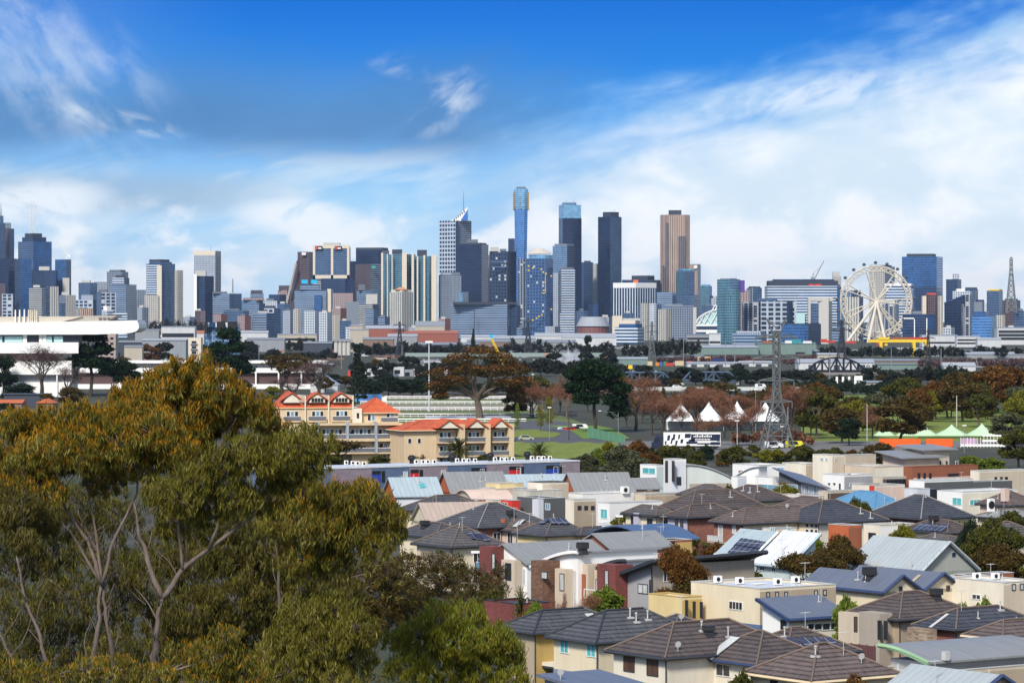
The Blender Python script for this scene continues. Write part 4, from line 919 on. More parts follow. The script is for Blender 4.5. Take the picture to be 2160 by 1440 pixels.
def tree(kind, px, top, base, wpx, label=None, group=None, cat='tree', var=None, Y=None, name=None):
 """a tree whose foot stands on pixel row base (on level ground) and whose crown reaches row top"""
 ps = PROTO[kind]; k = rng.randrange(len(ps)) if var is None else var; pr = ps[k]
 if Y is None: Y = yat(base)
 loc = P(px, base, Y); loc.z = zat(base, Y)
 h = (base - top) * Y / F; wd = wpx * Y / F * (1.0 if kind in ('fig', 'palm', 'conifer', 'young', 'youngy') else 1.18)
 ph, pw = (pr['sz'], pr['sw']) if 'sz' in pr else ((9.9, 10.2) if kind != 'palm' else (9.2, 9.4))
 r = dup(pr, loc, 0 if kind in ('fig', 'pine') else rng.uniform(0, 6.28), (wd / pw, wd / pw, h / ph), label, group)
 r.name = name or ('palm_tree' if kind == 'palm' else 'shrub' if kind.startswith('shrub') else 'pine_tree' if kind == 'pine' else 'conifer_tree' if kind == 'conifer' else 'bare_tree' if kind.startswith('bare') else 'tree')
 r['category'] = 'shrub' if kind.startswith('shrub') else cat
 return r
# ================================================================ middle distance: sheets of ground
def sheet(name, label, rows, mat, z=.05, cat=None, kind='structure'):
 """rows (py, px0, px1) outline on level ground"""
 mb = MB(); prev = None
 for py, a, b in rows:
  Y = yat(py, z); q = (Vector((xat(a, Y), Y, z)), Vector((xat(b, Y), Y, z)))
  if prev: mb.poly([prev[0], prev[1], q[1], q[0]])
  prev = q
 return tag(mb.build(name, mat), label, cat, kind=kind)
def grassmat(key, c1, c2, sc=.25):
 m, t, b = newmat(key); oc = t.add('ShaderNodeTexCoord').outputs['Object']
 n = t.m('ADD', t.m('MULTIPLY', t.noise(oc, sc, 5), .6), t.m('MULTIPLY', t.noise(oc, sc * 9, 3), .4))
 t.l.new(t.mix(t.sstep(n, .38, .62), c1, c2), b.inputs['Base Color']); b.inputs['Roughness'].default_value = .95
 return m
G_lawn = grassmat('bright lawn', (.085, .165, .014), (.14, .22, .02))
G_bank = grassmat('long grass', (.09, .145, .012), (.21, .235, .025), .5)
G_track = grassmat('turf track', (.07, .115, .02), (.13, .16, .04), .1)
G_sand = plain('sand track', (.24, .21, .17), .95)
A_road = plain('asphalt', (.085, .088, .10), .9, var=.2)
A_yard = plain('yard paving', (.16, .155, .15), .9)
sheet('racetrack', 'turf and sand racetrack beyond the cream apartments', [(900, 640, 1240), (893, 640, 1230)], G_bank)
sheet('sand_track', 'pale sand gallop strip of the racetrack', [(893, 640, 1230), (866, 640, 1160)], G_track)
sheet('sand_track', 'pale sand course behind the turf', [(865.5, 640, 1150), (853, 640, 1130)], G_sand, .08)
sheet('turf_strip', 'green turf strip between the racetrack rails', [(853, 640, 1130), (842, 640, 1120)], G_track)
sheet('sand_track', 'grey sand strip at the far side of the racetrack', [(842, 640, 1120), (833, 640, 1110)], G_sand, .08)
sheet('lawn', 'bright green golf lawn below the white flag poles', [(860, 1740, 1900), (832, 1740, 1900)], G_lawn)
sheet('grass', 'grass glimpsed behind the brown trees at right', [(900, 1900, 2200), (862, 1880, 2200)], G_bank)
sheet('road', 'grey road past the grass bank', [(936, 1040, 1300), (921, 1040, 1290), (903, 1100, 1250), (890, 1080, 1200), (886, 1060, 1150)], A_road, .06)
sheet('grass', 'round green verge inside the road bend', [(922, 1070, 1168), (914, 1080, 1185), (905, 1090, 1130)], G_bank, .12)
sheet('lawn', 'green slope behind the mesh fence', [(925, 1230, 1330), (905, 1200, 1300), (897, 1150, 1260)], G_lawn, .1)
sheet('yard', 'grey depot yard around the truck', [(958, 1290, 1900), (930, 1290, 2140)], A_yard, .04)
# grass bank falling from the road towards the terrace row
mb = MB(); a0, a1 = P(1075, 937, 838), P(1300, 937, 838); b0, b1 = P(1060, 972, 740), P(1300, 972, 740)
rows = []
for i in range(9):
 f = i / 8; rows.append([a0.lerp(b0, f) + (a1 - a0) * (j / 12) + Vector((0, 0, .5 + math.sin(j * 1.7 + i) * .25)) for j in range(13)])
for i in range(8):
 for j in range(12): mb.poly([rows[i + 1][j], rows[i + 1][j + 1], rows[i][j + 1], rows[i][j]])
tag(mb.build('grass_bank', G_bank), 'bright yellow green grass bank below the road', kind='structure')
# ---------------------------------------------------------------- sheds, yards and depots between river and city
S_white = plain('white sheet wall', (.50, .51, .52), .6, streak=True); S_grey = plain('grey sheet wall', (.24, .26, .28), .6, streak=True)
S_green = plain('grey green sheet wall', (.15, .22, .20), .6, streak=True); S_cream = plain('cream sheet wall', (.40, .36, .29), .7, streak=True)
S_brick = plain('red brick wall', (.27, .095, .07), .9, var=.4); S_brown = plain('brown brick wall', (.20, .14, .11), .9, var=.4)
S_roofw = plain('pale metal roof', (.38, .40, .43), .45, metal=.1); S_roofg = plain('grey metal roof', (.22, .24, .27), .5); S_roofr = plain('dull red tile roof', (.33, .12, .08), .8)
S_dark = plain('dark blue grey wall', (.05, .06, .08), .8); W_dark = plain('dark window glass', (.018, .022, .03), .12, var=.1, spec=.6)
def shed(label, x0, x1, top, Y, wall, roof, eave=None, name='shed', band=None, doors=0, depth=None, gable=False, yaw=0.0, group=None):
 s = Y / F; w_ = (x1 - x0) * s; d = depth or max(10, .6 * w_); z1 = zat(top, Y); ze = zat(eave, Y) if eave else z1 - .8
 r = thing(name, label, 'shed' if name in ('shed', 'warehouse') else 'building', (xat((x0 + x1) / 2, Y), Y, 0), yaw, group)
 h = w_ / 2
 MB().box(-h, h, 0, d, -.5, ze).build('wall', wall, r)
 mb = MB()
 if gable:
  mb.slab([(-h - .3, -.4, ze), (h + .3, -.4, ze), (0, -.4, z1)], None, (0, d + .8, 0))
 else:
  mb.slab([(-h - .3, -.5, ze), (-h - .3, d + .5, ze), (-h - .3, d * .5, z1)] if z1 - ze > .5 else [(-h - .3, -.5, ze), (-h - .3, d + .5, ze), (-h - .3, d + .5, z1), (-h - .3, -.5, z1)], None, (w_ + .6, 0, 0))
 mb.build('roof', roof, r)
 if band:
  for q in range(band):
   zz = ze * (.28 + .62 * q / max(1, band)); MB().box(-h * .94, h * .94, -.12, 0, zz, zz + ze * .16).build('window_band', W_dark, r)
 for q in range(doors):
  xx = -h + (q + .5) * w_ / doors; MB().box(xx - min(2, w_ / doors * .3), xx + min(2, w_ / doors * .3), -.12, 0, 0, min(4.2, ze * .7)).build('roller_door', S_dark, r)
 return r
sheds = [
 ('white flat roofed offices right of the grandstand canopy', 340, 411, 688, 3300, S_white, S_roofw, 0, 2, 0), ('grey low sheds under the grandstand tip', 285, 335, 694, 3000, S_grey, S_roofw, 0, 0, 3), ('red roofed shed beside the white flat offices', 395, 430, 697, 3400, S_white, S_roofr, 703, 0, 0),
 ('blue grey shed behind the bronze gum crown', 250, 330, 718, 2600, S_dark, S_roofg, 722, 0, 0), ('white low shed left of the cream flats', 300, 392, 714, 2450, S_grey, S_roofw, 718, 0, 4), ('cream shed below the blue grey shed', 262, 300, 728, 2250, S_cream, S_roofg, 732, 0, 0),
 ('pale shed in front of the cyan sign office', 505, 565, 697, 3900, S_white, S_roofw, 702, 0, 0), ('pale long office with window strips left of the silos', 585, 668, 704, 3600, S_cream, S_roofw, 0, 2, 0), ('grey shed under the pale long office', 520, 600, 712, 3300, S_grey, S_roofg, 716, 0, 0),
 ('dark shed left of the silos', 640, 700, 720, 3000, S_dark, S_roofg, 724, 0, 0), ('white block of the flour mill beside the silos', 737, 778, 694, 3300, S_cream, S_roofw, 0, 0, 0), ('tall white mill house behind the silos', 740, 765, 685, 3420, S_cream, S_roofw, 0, 0, 0),
 ('long red brick factory with a white sawtooth roof', 772, 850, 686, 3900, S_brick, S_roofw, 693, 1, 0), ('long pink red brick wool store', 850, 966, 697, 3950, S_brick, S_roofr, 703, 0, 0), ('cream low pavilion with a pyramid roof', 876, 938, 677, 4600, S_cream, S_roofg, 688, 1, 0),
 ('white roofed shed in front of the brick wool store', 818, 880, 704, 3600, S_grey, S_roofw, 709, 0, 0), ('grey roofed shed before the red brick factory', 765, 830, 711, 3250, S_brown, S_roofg, 716, 0, 0), ('white depot under the wide glass office', 972, 1040, 706, 3900, S_white, S_roofw, 711, 1, 0),
 ('pale rail depot in front of the dotted blue tower', 1040, 1130, 708, 3850, S_grey, S_roofw, 714, 0, 5), ('low white canopy shed right of the rail depot', 1128, 1190, 702, 4000, S_white, S_roofw, 709, 0, 0), ('white exhibition shed before the grey arena', 1186, 1300, 703, 3900, S_white, S_roofw, 712, 0, 0),
 ('grey warehouse behind the steam', 1120, 1215, 716, 3400, S_grey, S_roofg, 722, 0, 0), ('brown warehouse left of the steam', 985, 1080, 716, 3450, S_brown, S_roofg, 721, 0, 6), ('long dark shed behind the yellow crane boom', 880, 1010, 722, 3050, S_dark, S_roofg, 727, 0, 0),
 ('pale green rail workshop right of the steam', 1283, 1366, 753, 2260, S_green, S_roofw, 757, 0, 0), ('long grey green freight wall', 1448, 1600, 729, 3050, S_green, S_roofw, 733, 0, 0), ('right end of the grey green freight wall', 1598, 1722, 722, 3060, S_green, S_green, 725, 0, 0),
 ('cream long store on top of the freight wall', 1500, 1604, 727, 3250, S_cream, S_roofw, 731, 1, 0), ('blue banded dock store with a red stripe', 1448, 1500, 704, 3900, S_grey, S_roofg, 0, 2, 0), ('white and black striped dock store', 1496, 1520, 702, 3850, S_white, S_roofw, 0, 1, 0),
 ('white freight sheds behind the containers', 1450, 1560, 763, 2270, S_white, S_roofw, 766, 0, 4), ('second white freight shed near the lattice pylon', 1560, 1640, 761, 2290, S_white, S_roofw, 765, 0, 3), ('white arched freight shed behind the black truss bridge', 1685, 1845, 757, 2150, S_white, S_roofw, 765, 0, 3),
 ('white river terminal right of the big wheel', 1945, 2020, 706, 3900, S_white, S_roofw, 0, 1, 0), ('white stepped terminal with a window wall', 2018, 2068, 708, 3850, S_white, S_roofw, 0, 2, 0), ('white low terminal at the right end', 2062, 2112, 712, 3700, S_white, S_roofw, 716, 0, 0),
 ('white and red dock offices at the right edge', 2104, 2180, 690, 4200, S_white, S_roofw, 0, 3, 0), ('dark long quay shed below the wheel', 1720, 1850, 737, 2950, S_dark, S_roofg, 741, 0, 0), ('pale quay shed beside the gantry crane', 1895, 1960, 733, 3150, S_grey, S_roofw, 738, 0, 0),
 ('grey deck shed right of the gantry crane', 1960, 2080, 738, 2900, S_grey, S_roofg, 742, 0, 0), ('cream low store behind the black truss bridge', 1725, 1780, 744, 2600, S_cream, S_roofw, 748, 1, 0), ('pale canopy shed at the far right', 2040, 2180, 742, 2750, S_grey, S_roofw, 747, 0, 0),
 ('white curved roof shed among the brown trees', 1990, 2058, 764, 2080, S_white, S_roofw, 772, 0, 0), ('grey green shed behind the gum trees at right', 1840, 1935, 766, 2150, S_green, S_green, 769, 0, 0), ('grey low hall at the far right behind the trees', 2050, 2150, 760, 2250, S_grey, S_roofg, 765, 0, 0),
 ('long grey store below the gantry crane', 1830, 1960, 757, 2380, S_brown, S_roofg, 761, 0, 0), ('low pale shed behind the blue truss bridge', 1300, 1385, 782, 1850, S_grey, S_roofw, 786, 0, 0),
 ('low cream clubhouse behind the white flag poles', 1812, 1862, 803, 1560, S_cream, S_roofg, 807, 1, 0)]
for lb, x0, x1, tp, Y, wl_, rf, ev, bd, dr in sheds:
 shed(lb, x0, x1, tp, Y, wl_, rf, ev or None, 'warehouse' if x1 - x0 > 60 else 'shed', bd, dr)
# white and red terraces beyond the track
mb = thing('townhouse_row', 'white modern townhouses with red panels beyond the racetrack', 'building', (xat(838, 1900), 1900, 0))
s_ = 1900 / F
for i, (a, b, tp, m) in enumerate(((770, 790, 778, S_white), (790, 806, 774, S_white), (806, 830, 781, S_grey), (830, 852, 774, S_white), (852, 872, 779, S_grey), (872, 895, 778, S_white), (895, 925, 783, S_cream), (925, 945, 779, S_white))):
 o = MB().box((a - 838) * s_, (b - 838) * s_, (i % 3) * .8, 12, 0, zat(tp, 1900)).build('wall', m, mb)
 MB().box((a - 836) * s_, (b - 846) * s_, (i % 3) * .8 - .1, (i % 3) * .8, zat(tp + 14, 1900), zat(tp + 6, 1900)).build('window', W_dark, mb)
for a in (809, 880, 734): MB().box((a - 838) * s_, (a - 833) * s_, -.2, 3, 0, zat(782, 1900)).build('red_panel', M_redp, mb)
# silos
t = thing('grain_silos', 'row of pale concrete grain silos with a flat deck', 'silo', (xat(722, 3000), 3000, 0))
for i in range(4): MB().tube([(-5.6 + i * 3.75, 0, 0), (-5.6 + i * 3.75, 0, zat(720, 3000))], 1.85, 14).build('silo_drum', M_conc, t)
MB().box(-8, 9, -2.4, 2.4, zat(720, 3000), zat(715, 3000)).build('deck', S_grey, t)
# glass tower with black boxes, cream flats, pink brick flats by the grandstand
t = tower('office_block', 'grey glass building with two black roof boxes behind the dark pine', 'building', 2200, [('wall', 432, 504, 690, (M_slatel, M_skyg), dict(split=496)), ('top_storey', 434, 503, 680, M_whitev, dict(bot=690, dy=1, depth=14))])
for a, b in ((457, 473), (480, 500), (432, 437)): block(t, 'black_box', 2200, a, b, 678, M_black, bot=702, depth=6, dy=-2)
t = tower('apartment_block', 'narrow cream flats with stacked balconies left of the dark pine', 'building', 2000, [('wall', 397, 424, 712, M_creamp, dict(depth=12))])
for i in range(4):
 zz = 712 + 7 + i * 11
 MB().box(-2.4, 1.6, -1.2, 0, zat(zz + 7, 2000), zat(zz + 5, 2000)).build('balcony', S_grey, t, (0, 0, 0)); MB().box(-1.8, 1.0, -.12, 0, zat(zz + 5, 2000), zat(zz, 2000)).build('window', W_dark, t)
tower('apartment_block', 'pinkish brick flats with square windows under the canopy tip', 'building', 1900, [('wall', 207, 244, 704, fa('pink brick with square windows', (.46, .33, .27), (.05, .04, .045), 3.0, 3.1, .45, .6), dict(depth=12))])
# ---------------------------------------------------------------- grandstand
Y_ = 1400; s_ = Y_ / F
g = thing('grandstand', 'huge white racecourse grandstand with a jutting wedge canopy', 'grandstand', (xat(140, Y_), Y_, 0))
gx = lambda px: (px - 140) * s_
gz = lambda py: zat(py, Y_)
M_pw = plain('bright white render', (.80, .79, .76), .6, var=.08, scale=.1)
M_tanroof = plain('sandy roof sheet', (.50, .45, .37), .7, var=.15)
mb = MB(); mb.slab([(gx(-60), 0, gz(706)), (gx(200), 0, gz(705.2)), (gx(258), 0, gz(703.4)), (gx(278), 0, gz(701.6)), (gx(288), 0, gz(698)), (gx(293), 0, gz(692)), (gx(292.5), 0, gz(684)), (gx(289), 0, gz(675.5)), (gx(150), 0, gz(678)), (gx(-60), 0, gz(681))], None, (0, 30, 0)); mb.build('canopy', M_pw, g)
mb = MB(); mb.slab([(gx(-60), 3, gz(680.8)), (gx(120), 3, gz(680.8)), (gx(172), 3, gz(667)), (gx(-60), 3, gz(668))], None, (0, 26, 0)); mb.build('upper_roof', M_tanroof, g)
mb = MB(); mb.slab([(gx(120), 4, gz(679.6)), (gx(226), 4, gz(677.2)), (gx(243), 4, gz(665)), (gx(172), 4, gz(666))], None, (0, 24, 0)); mb.build('upper_roof', plain('grey sand roof', (.36, .33, .28), .7), g)
for i in range(4): MB().box(gx(206 + i * 9), gx(212 + i * 9), 3.4, 4.2, gz(673.5), gz(670)).build('roof_vent', M_brown, g)
for px, tp in ((31, 653), (40, 653), (50, 652), (59, 653), (63, 654), (67, 655), (72, 652), (76, 655)): MB().tube([(gx(px), 2, gz(680.6)), (gx(px), 2, gz(tp))], [.38, .3], 8).build('white_flue', M_pw if px < 56 else M_creamp, g)
MB().box(gx(-60), gx(172), 2.5, 28, gz(722), gz(705)).build('glass_storey', W_dark, g)
for a, b in ((-20, 3), (8, 46), (95, 108), (112, 131)): MB().box(gx(a), gx(b), 2.3, 2.5, gz(721.5), gz(709)).build('glass_panel', M_turq, g)
for a in (47, 81, 88): MB().box(gx(a), gx(a) + 1.6, 2.0, 2.5, gz(722), gz(706)).build('column', M_pw, g)
MB().box(gx(-60), gx(165), .5, 28, gz(745), gz(722)).build('terrace_fascia', M_pw, g)
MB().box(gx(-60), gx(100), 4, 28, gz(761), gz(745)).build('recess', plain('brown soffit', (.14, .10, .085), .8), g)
MB().box(gx(-60), gx(150), 1, 28, gz(790), gz(761)).build('lower_fascia', M_pw, g)
MB().box(gx(-60), gx(150), 4, 28, gz(806), gz(790)).build('recess', S_grey, g)
MB().box(gx(-60), gx(146), 2, 28, 0, gz(806)).build('base_wall', M_pw, g)
MB().box(gx(118), gx(120.5), 1.2, 2, gz(835), gz(786)).build('column', M_pw, g)
# the long low stand beside it
g = thing('spectator_stand', 'long low white roofed stand with dark openings behind the gum crown', 'building', (xat(440, 1560), 1560, 0))
s_ = 1560 / F; gx = lambda px: (px - 440) * s_; gz = lambda py: zat(py, 1560)
MB().box(gx(160), gx(690), 0, 16, gz(766), gz(760.5)).build('roof', M_pw, g)
MB().box(gx(160), gx(672), 3, 16, gz(776), gz(766)).build('glass_wall', S_grey, g)
MB().box(gx(160), gx(680), 1, 16, gz(786), gz(776)).build('parapet', M_pw, g)
MB().box(gx(160), gx(660), 3, 16, gz(810), gz(786)).build('dark_wall', plain('maroon wall', (.085, .05, .048), .8), g)
MB().box(gx(160), gx(665), 0, 16, 0, gz(810)).build('base_wall', M_pw, g)
for i in range(9): MB().box(gx(250 + i * 48), gx(253 + i * 48), .4, 1.2, gz(812), gz(786)).build('column', M_pw, g)
shed('white gabled hall with a steep roof behind the orange roofed flats', 655, 712, 792, 1480, S_white, S_roofw, 812, 'hall', gable=True, depth=20)
shed('brick house with an orange roof between gum crowns at the left edge', -20, 46, 843, 1100, S_brown, plain('orange tile roof', (.50, .13, .05), .8), 850, 'house')
shed('second orange roofed house peeping over the gum crown', 76, 112, 841, 1080, S_brown, MATS['orange tile roof'], 850, 'house', gable=True)
MB_w = shed('long dark wall with a slate coping behind the left gum trees', 8, 108, 829, 1250, S_dark, S_dark, 832, 'boundary_wall', depth=1.0); MB_w['category'] = 'wall'
# ---------------------------------------------------------------- bridges
def truss(label, x0, x1, zb, zt_, Y, n, mat, arch=False, cat='bridge', dep=6.0, t_=.45, deck=None):
 s = Y / F; a, b = xat(x0, Y), xat(x1, Y); L = b - a
 r = thing('truss_bridge', label, cat, (a, Y, 0))
 for yy in (0, dep):
  mb = MB(); pt = lambda i, up: Vector((L * i / n, yy, (zb + (zt_ - zb) * ((math.sin(math.pi * i / n) ** .6 if arch else (1 if 0 < i < n else 0)) if up else 0))))
  for i in range(n):
   mb.bar(pt(i, 0), pt(i + 1, 0), t_ * 1.3); mb.bar(pt(i, 1), pt(i + 1, 1), t_ * 1.2)
   if i: mb.bar(pt(i, 0), pt(i, 1), t_)
   if 0 < i < n - 1: mb.bar(pt(i, 0), pt(i + 1, 1), t_ * .7) if i % 2 else mb.bar(pt(i, 1), pt(i + 1, 0), t_ * .7)
  mb.build('truss', mat, r)
 MB().box(0, L, 0, dep, zb - .9, zb - .2).build('deck', deck or mat, r)
 mb = MB()
 for i in range(1, n): mb.bar((L * i / n, 0, zb + (zt_ - zb) * (math.sin(math.pi * i / n) ** .6 if arch else 1)), (L * i / n, dep, zb + (zt_ - zb) * (math.sin(math.pi * i / n) ** .6 if arch else 1)), t_ * .6)
 mb.build('cross_bracing', mat, r)
 for f in (.0, 1.0): MB().box(L * f - .8, L * f + .8, .5, dep - .5, -1, zb - .9).build('pier', M_conc, r)
 return r
M_bbl = plain('blue grey bridge paint', (.075, .11, .165), .5); M_bk = plain('black bridge steel', (.018, .02, .028), .6)
truss('blue grey steel truss bridge, left span', 1300, 1416, 2.0, 6.0, 1660, 7, M_bbl)
truss('blue grey steel truss bridge, right span', 1440, 1556, 2.0, 6.2, 1660, 7, M_bbl)
truss('black arched truss rail bridge in front of white freight sheds', 1705, 1826, .8, 9.0, 2050, 8, M_bk, True, t_=.5)
r = thing('viaduct', 'pale green freeway viaduct behind the trees and steam', 'bridge', (xat(1070, 2650), 2650, 0))
s_ = 2650 / F
MB().box(-215 * s_, 215 * s_, 0, 12, 2.6, 5.6).build('deck', plain('pale green parapet', (.24, .30, .28), .7), r)
for i in range(15): MB().box((-205 + i * 29) * s_ - .7, (-205 + i * 29) * s_ + .7, 2, 10, -1, 2.6).build('pier', M_conc, r)
r = thing('road_bridge', 'low pale road bridge behind the white tents', 'bridge', (xat(1520, 1450), 1450, 0))
s_ = 1450 / F
MB().box(-190 * s_, 190 * s_, 0, 9, 1.2, 2.2).build('deck', M_conc, r); MB().box(-190 * s_, 190 * s_, -.3, 0, 1.6, 3.2).build('parapet', plain('pale parapet', (.50, .52, .50), .8), r); MB().box(20 * s_, 150 * s_, -.2, .2, .2, 1.3).build('blue_girder', M_bbl, r)
for i in range(9): MB().box((-180 + i * 45) * s_ - .6, (-180 + i * 45) * s_ + .6, 2, 7, -1, 1.2).build('pier', M_conc, r)
r = thing('rail_embankment', 'pale rail embankment with a low wall under the black bridge', 'embankment', (xat(1860, 1950), 1950, 0))
s_ = 1950 / F; MB().box(-320 * s_, 330 * s_, 0, 8, -1, 1.3).build('wall', plain('stained concrete', (.22, .20, .19), .9, var=.4), r)
# ---------------------------------------------------------------- gantry crane, yellow boom, pylons, poles
r = thing('gantry_crane', 'yellow container gantry crane below the big wheel', 'crane', (xat(1895, 2900), 2900, 0))
s_ = 2900 / F; gz = lambda py: zat(py, 2900); gx = lambda px: (px - 1895) * s_
MB().box(gx(1833), gx(1960), -1, 1, gz(722), gz(716)).box(gx(1833), gx(1960), 5, 7, gz(722), gz(716)).build('girder', M_yellow, r)
MB().box(gx(1853), gx(1876), -1.5, 7.5, gz(716), gz(711)).box(gx(1866), gx(1872), 0, 5, gz(729), gz(722)).build('trolley', M_yellow, r)
for px in (1855, 1925, 1952):
 MB().box(gx(px), gx(px + 6), -1.2, .8, 0, gz(722)).build('leg', M_yellow, r); MB().box(gx(px), gx(px + 6), 5.2, 7.2, 0, gz(722)).build('leg', M_yellow, r)
r = thing('crane_boom', 'yellow lattice crane boom with a cyan tip', 'crane', (xat(1072, 1900), 1900, zat(790, 1900)))
a, b = Vector((0, 0, 0)), Vector((xat(1036, 1900) - xat(1072, 1900), 0, zat(712, 1900) - zat(790, 1900)))
mb = MB(); o1 = Vector((.75, 0, .35)); o2 = Vector((0, .9, 0))
for q in (o1, -o1): mb.bar(a + q, b + q * .4, .38); mb.bar(a + q + o2, b + q * .4 + o2 * .4, .38)
for i in range(14):
 f, f2 = i / 14, (i + 1) / 14; k1, k2 = 1 - .6 * f, 1 - .6 * f2; sg = 1 if i % 2 else -1
 mb.bar(a.lerp(b, f) + o1 * sg * k1, a.lerp(b, f2) - o1 * sg * k2, .25); mb.bar(a.lerp(b, f) + o1 * k1, a.lerp(b, f) - o1 * k1, .22)
mb.build('boom', M_yellow, r); MB().box(-.9, 1.1, -.4, 1.2, 0, 1.6).build('boom_tip', M_cyan, r, b)
MB().box(-2.4, 3.0, -1, 3.5, -4, .6).build('cab', M_yellow, r)
def pylon(label, px, top, base, w0px, Y, mat, arms, nb=9, t_=.2, horn=False, w1f=.2):
 s = Y / F; h = zat(top, Y) - zat(base, Y)
 r = thing('power_pylon', label, 'pylon', (xat(px, Y), Y, zat(base, Y)), .18)
 lattice_mb(h * .97, w0px * s, w0px * s * w1f, nb, t_, waist=.45 if horn else .8).build('tower', mat, r)
 for (py, half) in arms:
  z = zat(py, Y) - zat(base, Y); L = half * s; mb = MB()
  for sg in (-1, 1):
   mb.bar((0, -.5, z), (sg * L, 0, z + .1), t_ * .8); mb.bar((0, .5, z), (sg * L, 0, z + .1), t_ * .8); mb.bar((0, 0, z + L * .22), (sg * L, 0, z + .1), t_ * .7)
   for i in range(1, 4): mb.bar((sg * L * i / 4, 0, z), (sg * L * (i - .5) / 4, 0, z + L * .22 * (1 - (i - .5) / 4)), t_ * .4)
   mb.tube([(sg * L, 0, z), (sg * L, 0, z - 1.5)], .12, 5)
  mb.build('cross_arm', mat, r)
 if horn:
  mb = MB()
  for sg in (-1, 1): mb.bar((sg * .7, 0, h * .93), (sg * 2.6, 0, h + 2.2), t_); mb.bar((0, 0, h * .99), (sg * 2.6, 0, h + 2.2), t_ * .7)
  mb.bar((-1.9, 0, h + 1), (1.9, 0, h + 1), t_ * .6); mb.build('earth_wire_horn', mat, r)
 return r
M_gal2 = plain('weathered galvanised lattice', (.15, .165, .165), .6, metal=.2)
M_gald = plain('dark lattice steel', (.045, .05, .06), .7)
pylon('big grey lattice power pylon standing among bare trees by the tents', 1638, 690, 945, 62, 846, M_gal2, [(712, 46), (757, 50), (803, 38), (848, 34)], 11, .26, True)
pylon('dark far power pylon left of the big wheel', 1775, 672, 762, 18, 2500, M_gald, [(684, 20), (696, 22)], 9, .42)
pylon('dark far power pylon by the brick wool store', 843, 676, 752, 16, 2750, M_gald, [(686, 14), (698, 16)], 9, .42)
pylon('dark far power pylon before the dotted blue tower', 1114, 668, 752, 16, 2800, M_gald, [(680, 14), (694, 16)], 9, .42)
pylon('grey far power pylon before the gridded hotel', 1375, 676, 760, 14, 2500, M_gal2, [(688, 12), (700, 14)], 9, .3)
pylon('dark far power pylon below the right end of the gantry crane', 1958, 690, 785, 14, 2100, M_gald, [(700, 14), (713, 15)], 9, .3)
def pole(label, px, top, base, r0=.13, head='lamp', mat=None, arm=0, Y=None, name='lamp_post'):
 Y = Y or yat(base); s = Y / F; h = (base - top) * s
 r = thing(name, label, 'lamp post' if head == 'lamp' else 'pole', (xat(px, Y), Y, zat(base, Y)))
 mt = mat or M_galv
 MB().tube([(0, 0, 0), (0, 0, h)], [r0, r0 * .65], 8).build('pole', mt, r)
 if arm:
  a = arm * s; MB().tube([(0, 0, h - 1.2), (a * .3, 0, h + .1), (a, 0, h + .45)], [r0 * .5, r0 * .45, r0 * .4], 6).tube([(0, 0, h - 2.2), (a * .35, 0, h - .1)], r0 * .35, 5).build('arm', mt, r)
  MB().box(a - .55 * np.sign(a), a + .25 * np.sign(a), -.15, .15, h + .38, h + .56).build('lamp_head', M_whitep, r)
 elif head == 'lamp': MB().box(-.5, .5, -.2, .2, h, h + .25).build('lamp_head', M_whitep, r)
 elif head == 'flood':
  MB().box(-1.3, 1.3, -.3, .3, h - .2, h + .5).build('lamp_head', M_whitep, r)
 elif head == 'cross': MB().box(-1.2, 1.2, -.08, .08, h - .9, h - .7).build('cross_arm', B_dark, r)
 return r
pole('tall pale floodlight pole beside the racetrack', 905, 722, 868, .30, 'flood', plain('pale pole', (.50, .53, .56), .5))
pole('thin grey lamp pole right of the bronze fig tree', 1124, 790, 862, .16, 'lamp')
pole('street lamp with a long arm in front of the dark pine', 1304, 870, 928, .11, 'lamp', None, -40)
pole('lamp post in front of the black wall by the young trees', 1159, 860, 928, .11, 'lamp')
pole('wooden power pole at the road bend', 1200, 852, 928, .14, 'cross', B_dark, name='power_pole')
pole('grey light pole above the orange roofed flats', 1054, 847, 892, .12, 'lamp')
pole('white lamp pole between the bare trees and the tents', 1555, 888, 946, .12, 'lamp', M_conc)
pole('thin lamp pole behind the tents', 1594, 822, 930, .11, 'lamp')
pole('pale pole among brown gums right of the lawn', 1829, 852, 930, .14, 'cross', M_conc, name='power_pole')
pole('white pole in front of the green tents', 2018, 834, 900, .2, 'none', M_conc, name='light_pole')
pole('thin pole in front of the pale green marquees', 2034, 898, 955, .08, 'lamp')
pole('short white post in the car park by the tents', 1662, 858, 945, .1, 'cross', M_conc, name='power_pole')
pole('thin pole in front of the depot trees', 480 + 1170, 900, 945, .08, 'lamp')
for i, (px, tp, bs) in enumerate(((720, 715, 778), (546, 728, 762), (848, 727, 770), (1042 + 400, 715, 770), (1530, 715, 775), (1550, 712, 770), (1880, 735, 790), (1750, 740, 800), (1985, 735, 790))):
 pole('far thin mast %s' % ('left of the silos', 'above the yellow leafed trees', 'over the dark river trees', 'behind the container row', 'behind the freight sheds', 'right of the freight sheds', 'under the gantry crane', 'beside the black bridge', 'right of the gantry crane')[i], px, tp, bs, .28, 'none', M_galv, name='mast')
pole('dark lamp post before the grey tiled garage house', 1003, 1166, 672 + 231000 / 382, .09, 'lamp', M_black, Y=382); pole('stout dark post at the corner of the winged roof house', 1371, 1222, 672 + 231000 / 338, .13, 'none', M_black, Y=338, name='post'); pole('thin pale lamp pole among the back row houses', 1306, 1090, 672 + 231000 / 455, .07, 'lamp', M_galv, Y=455)
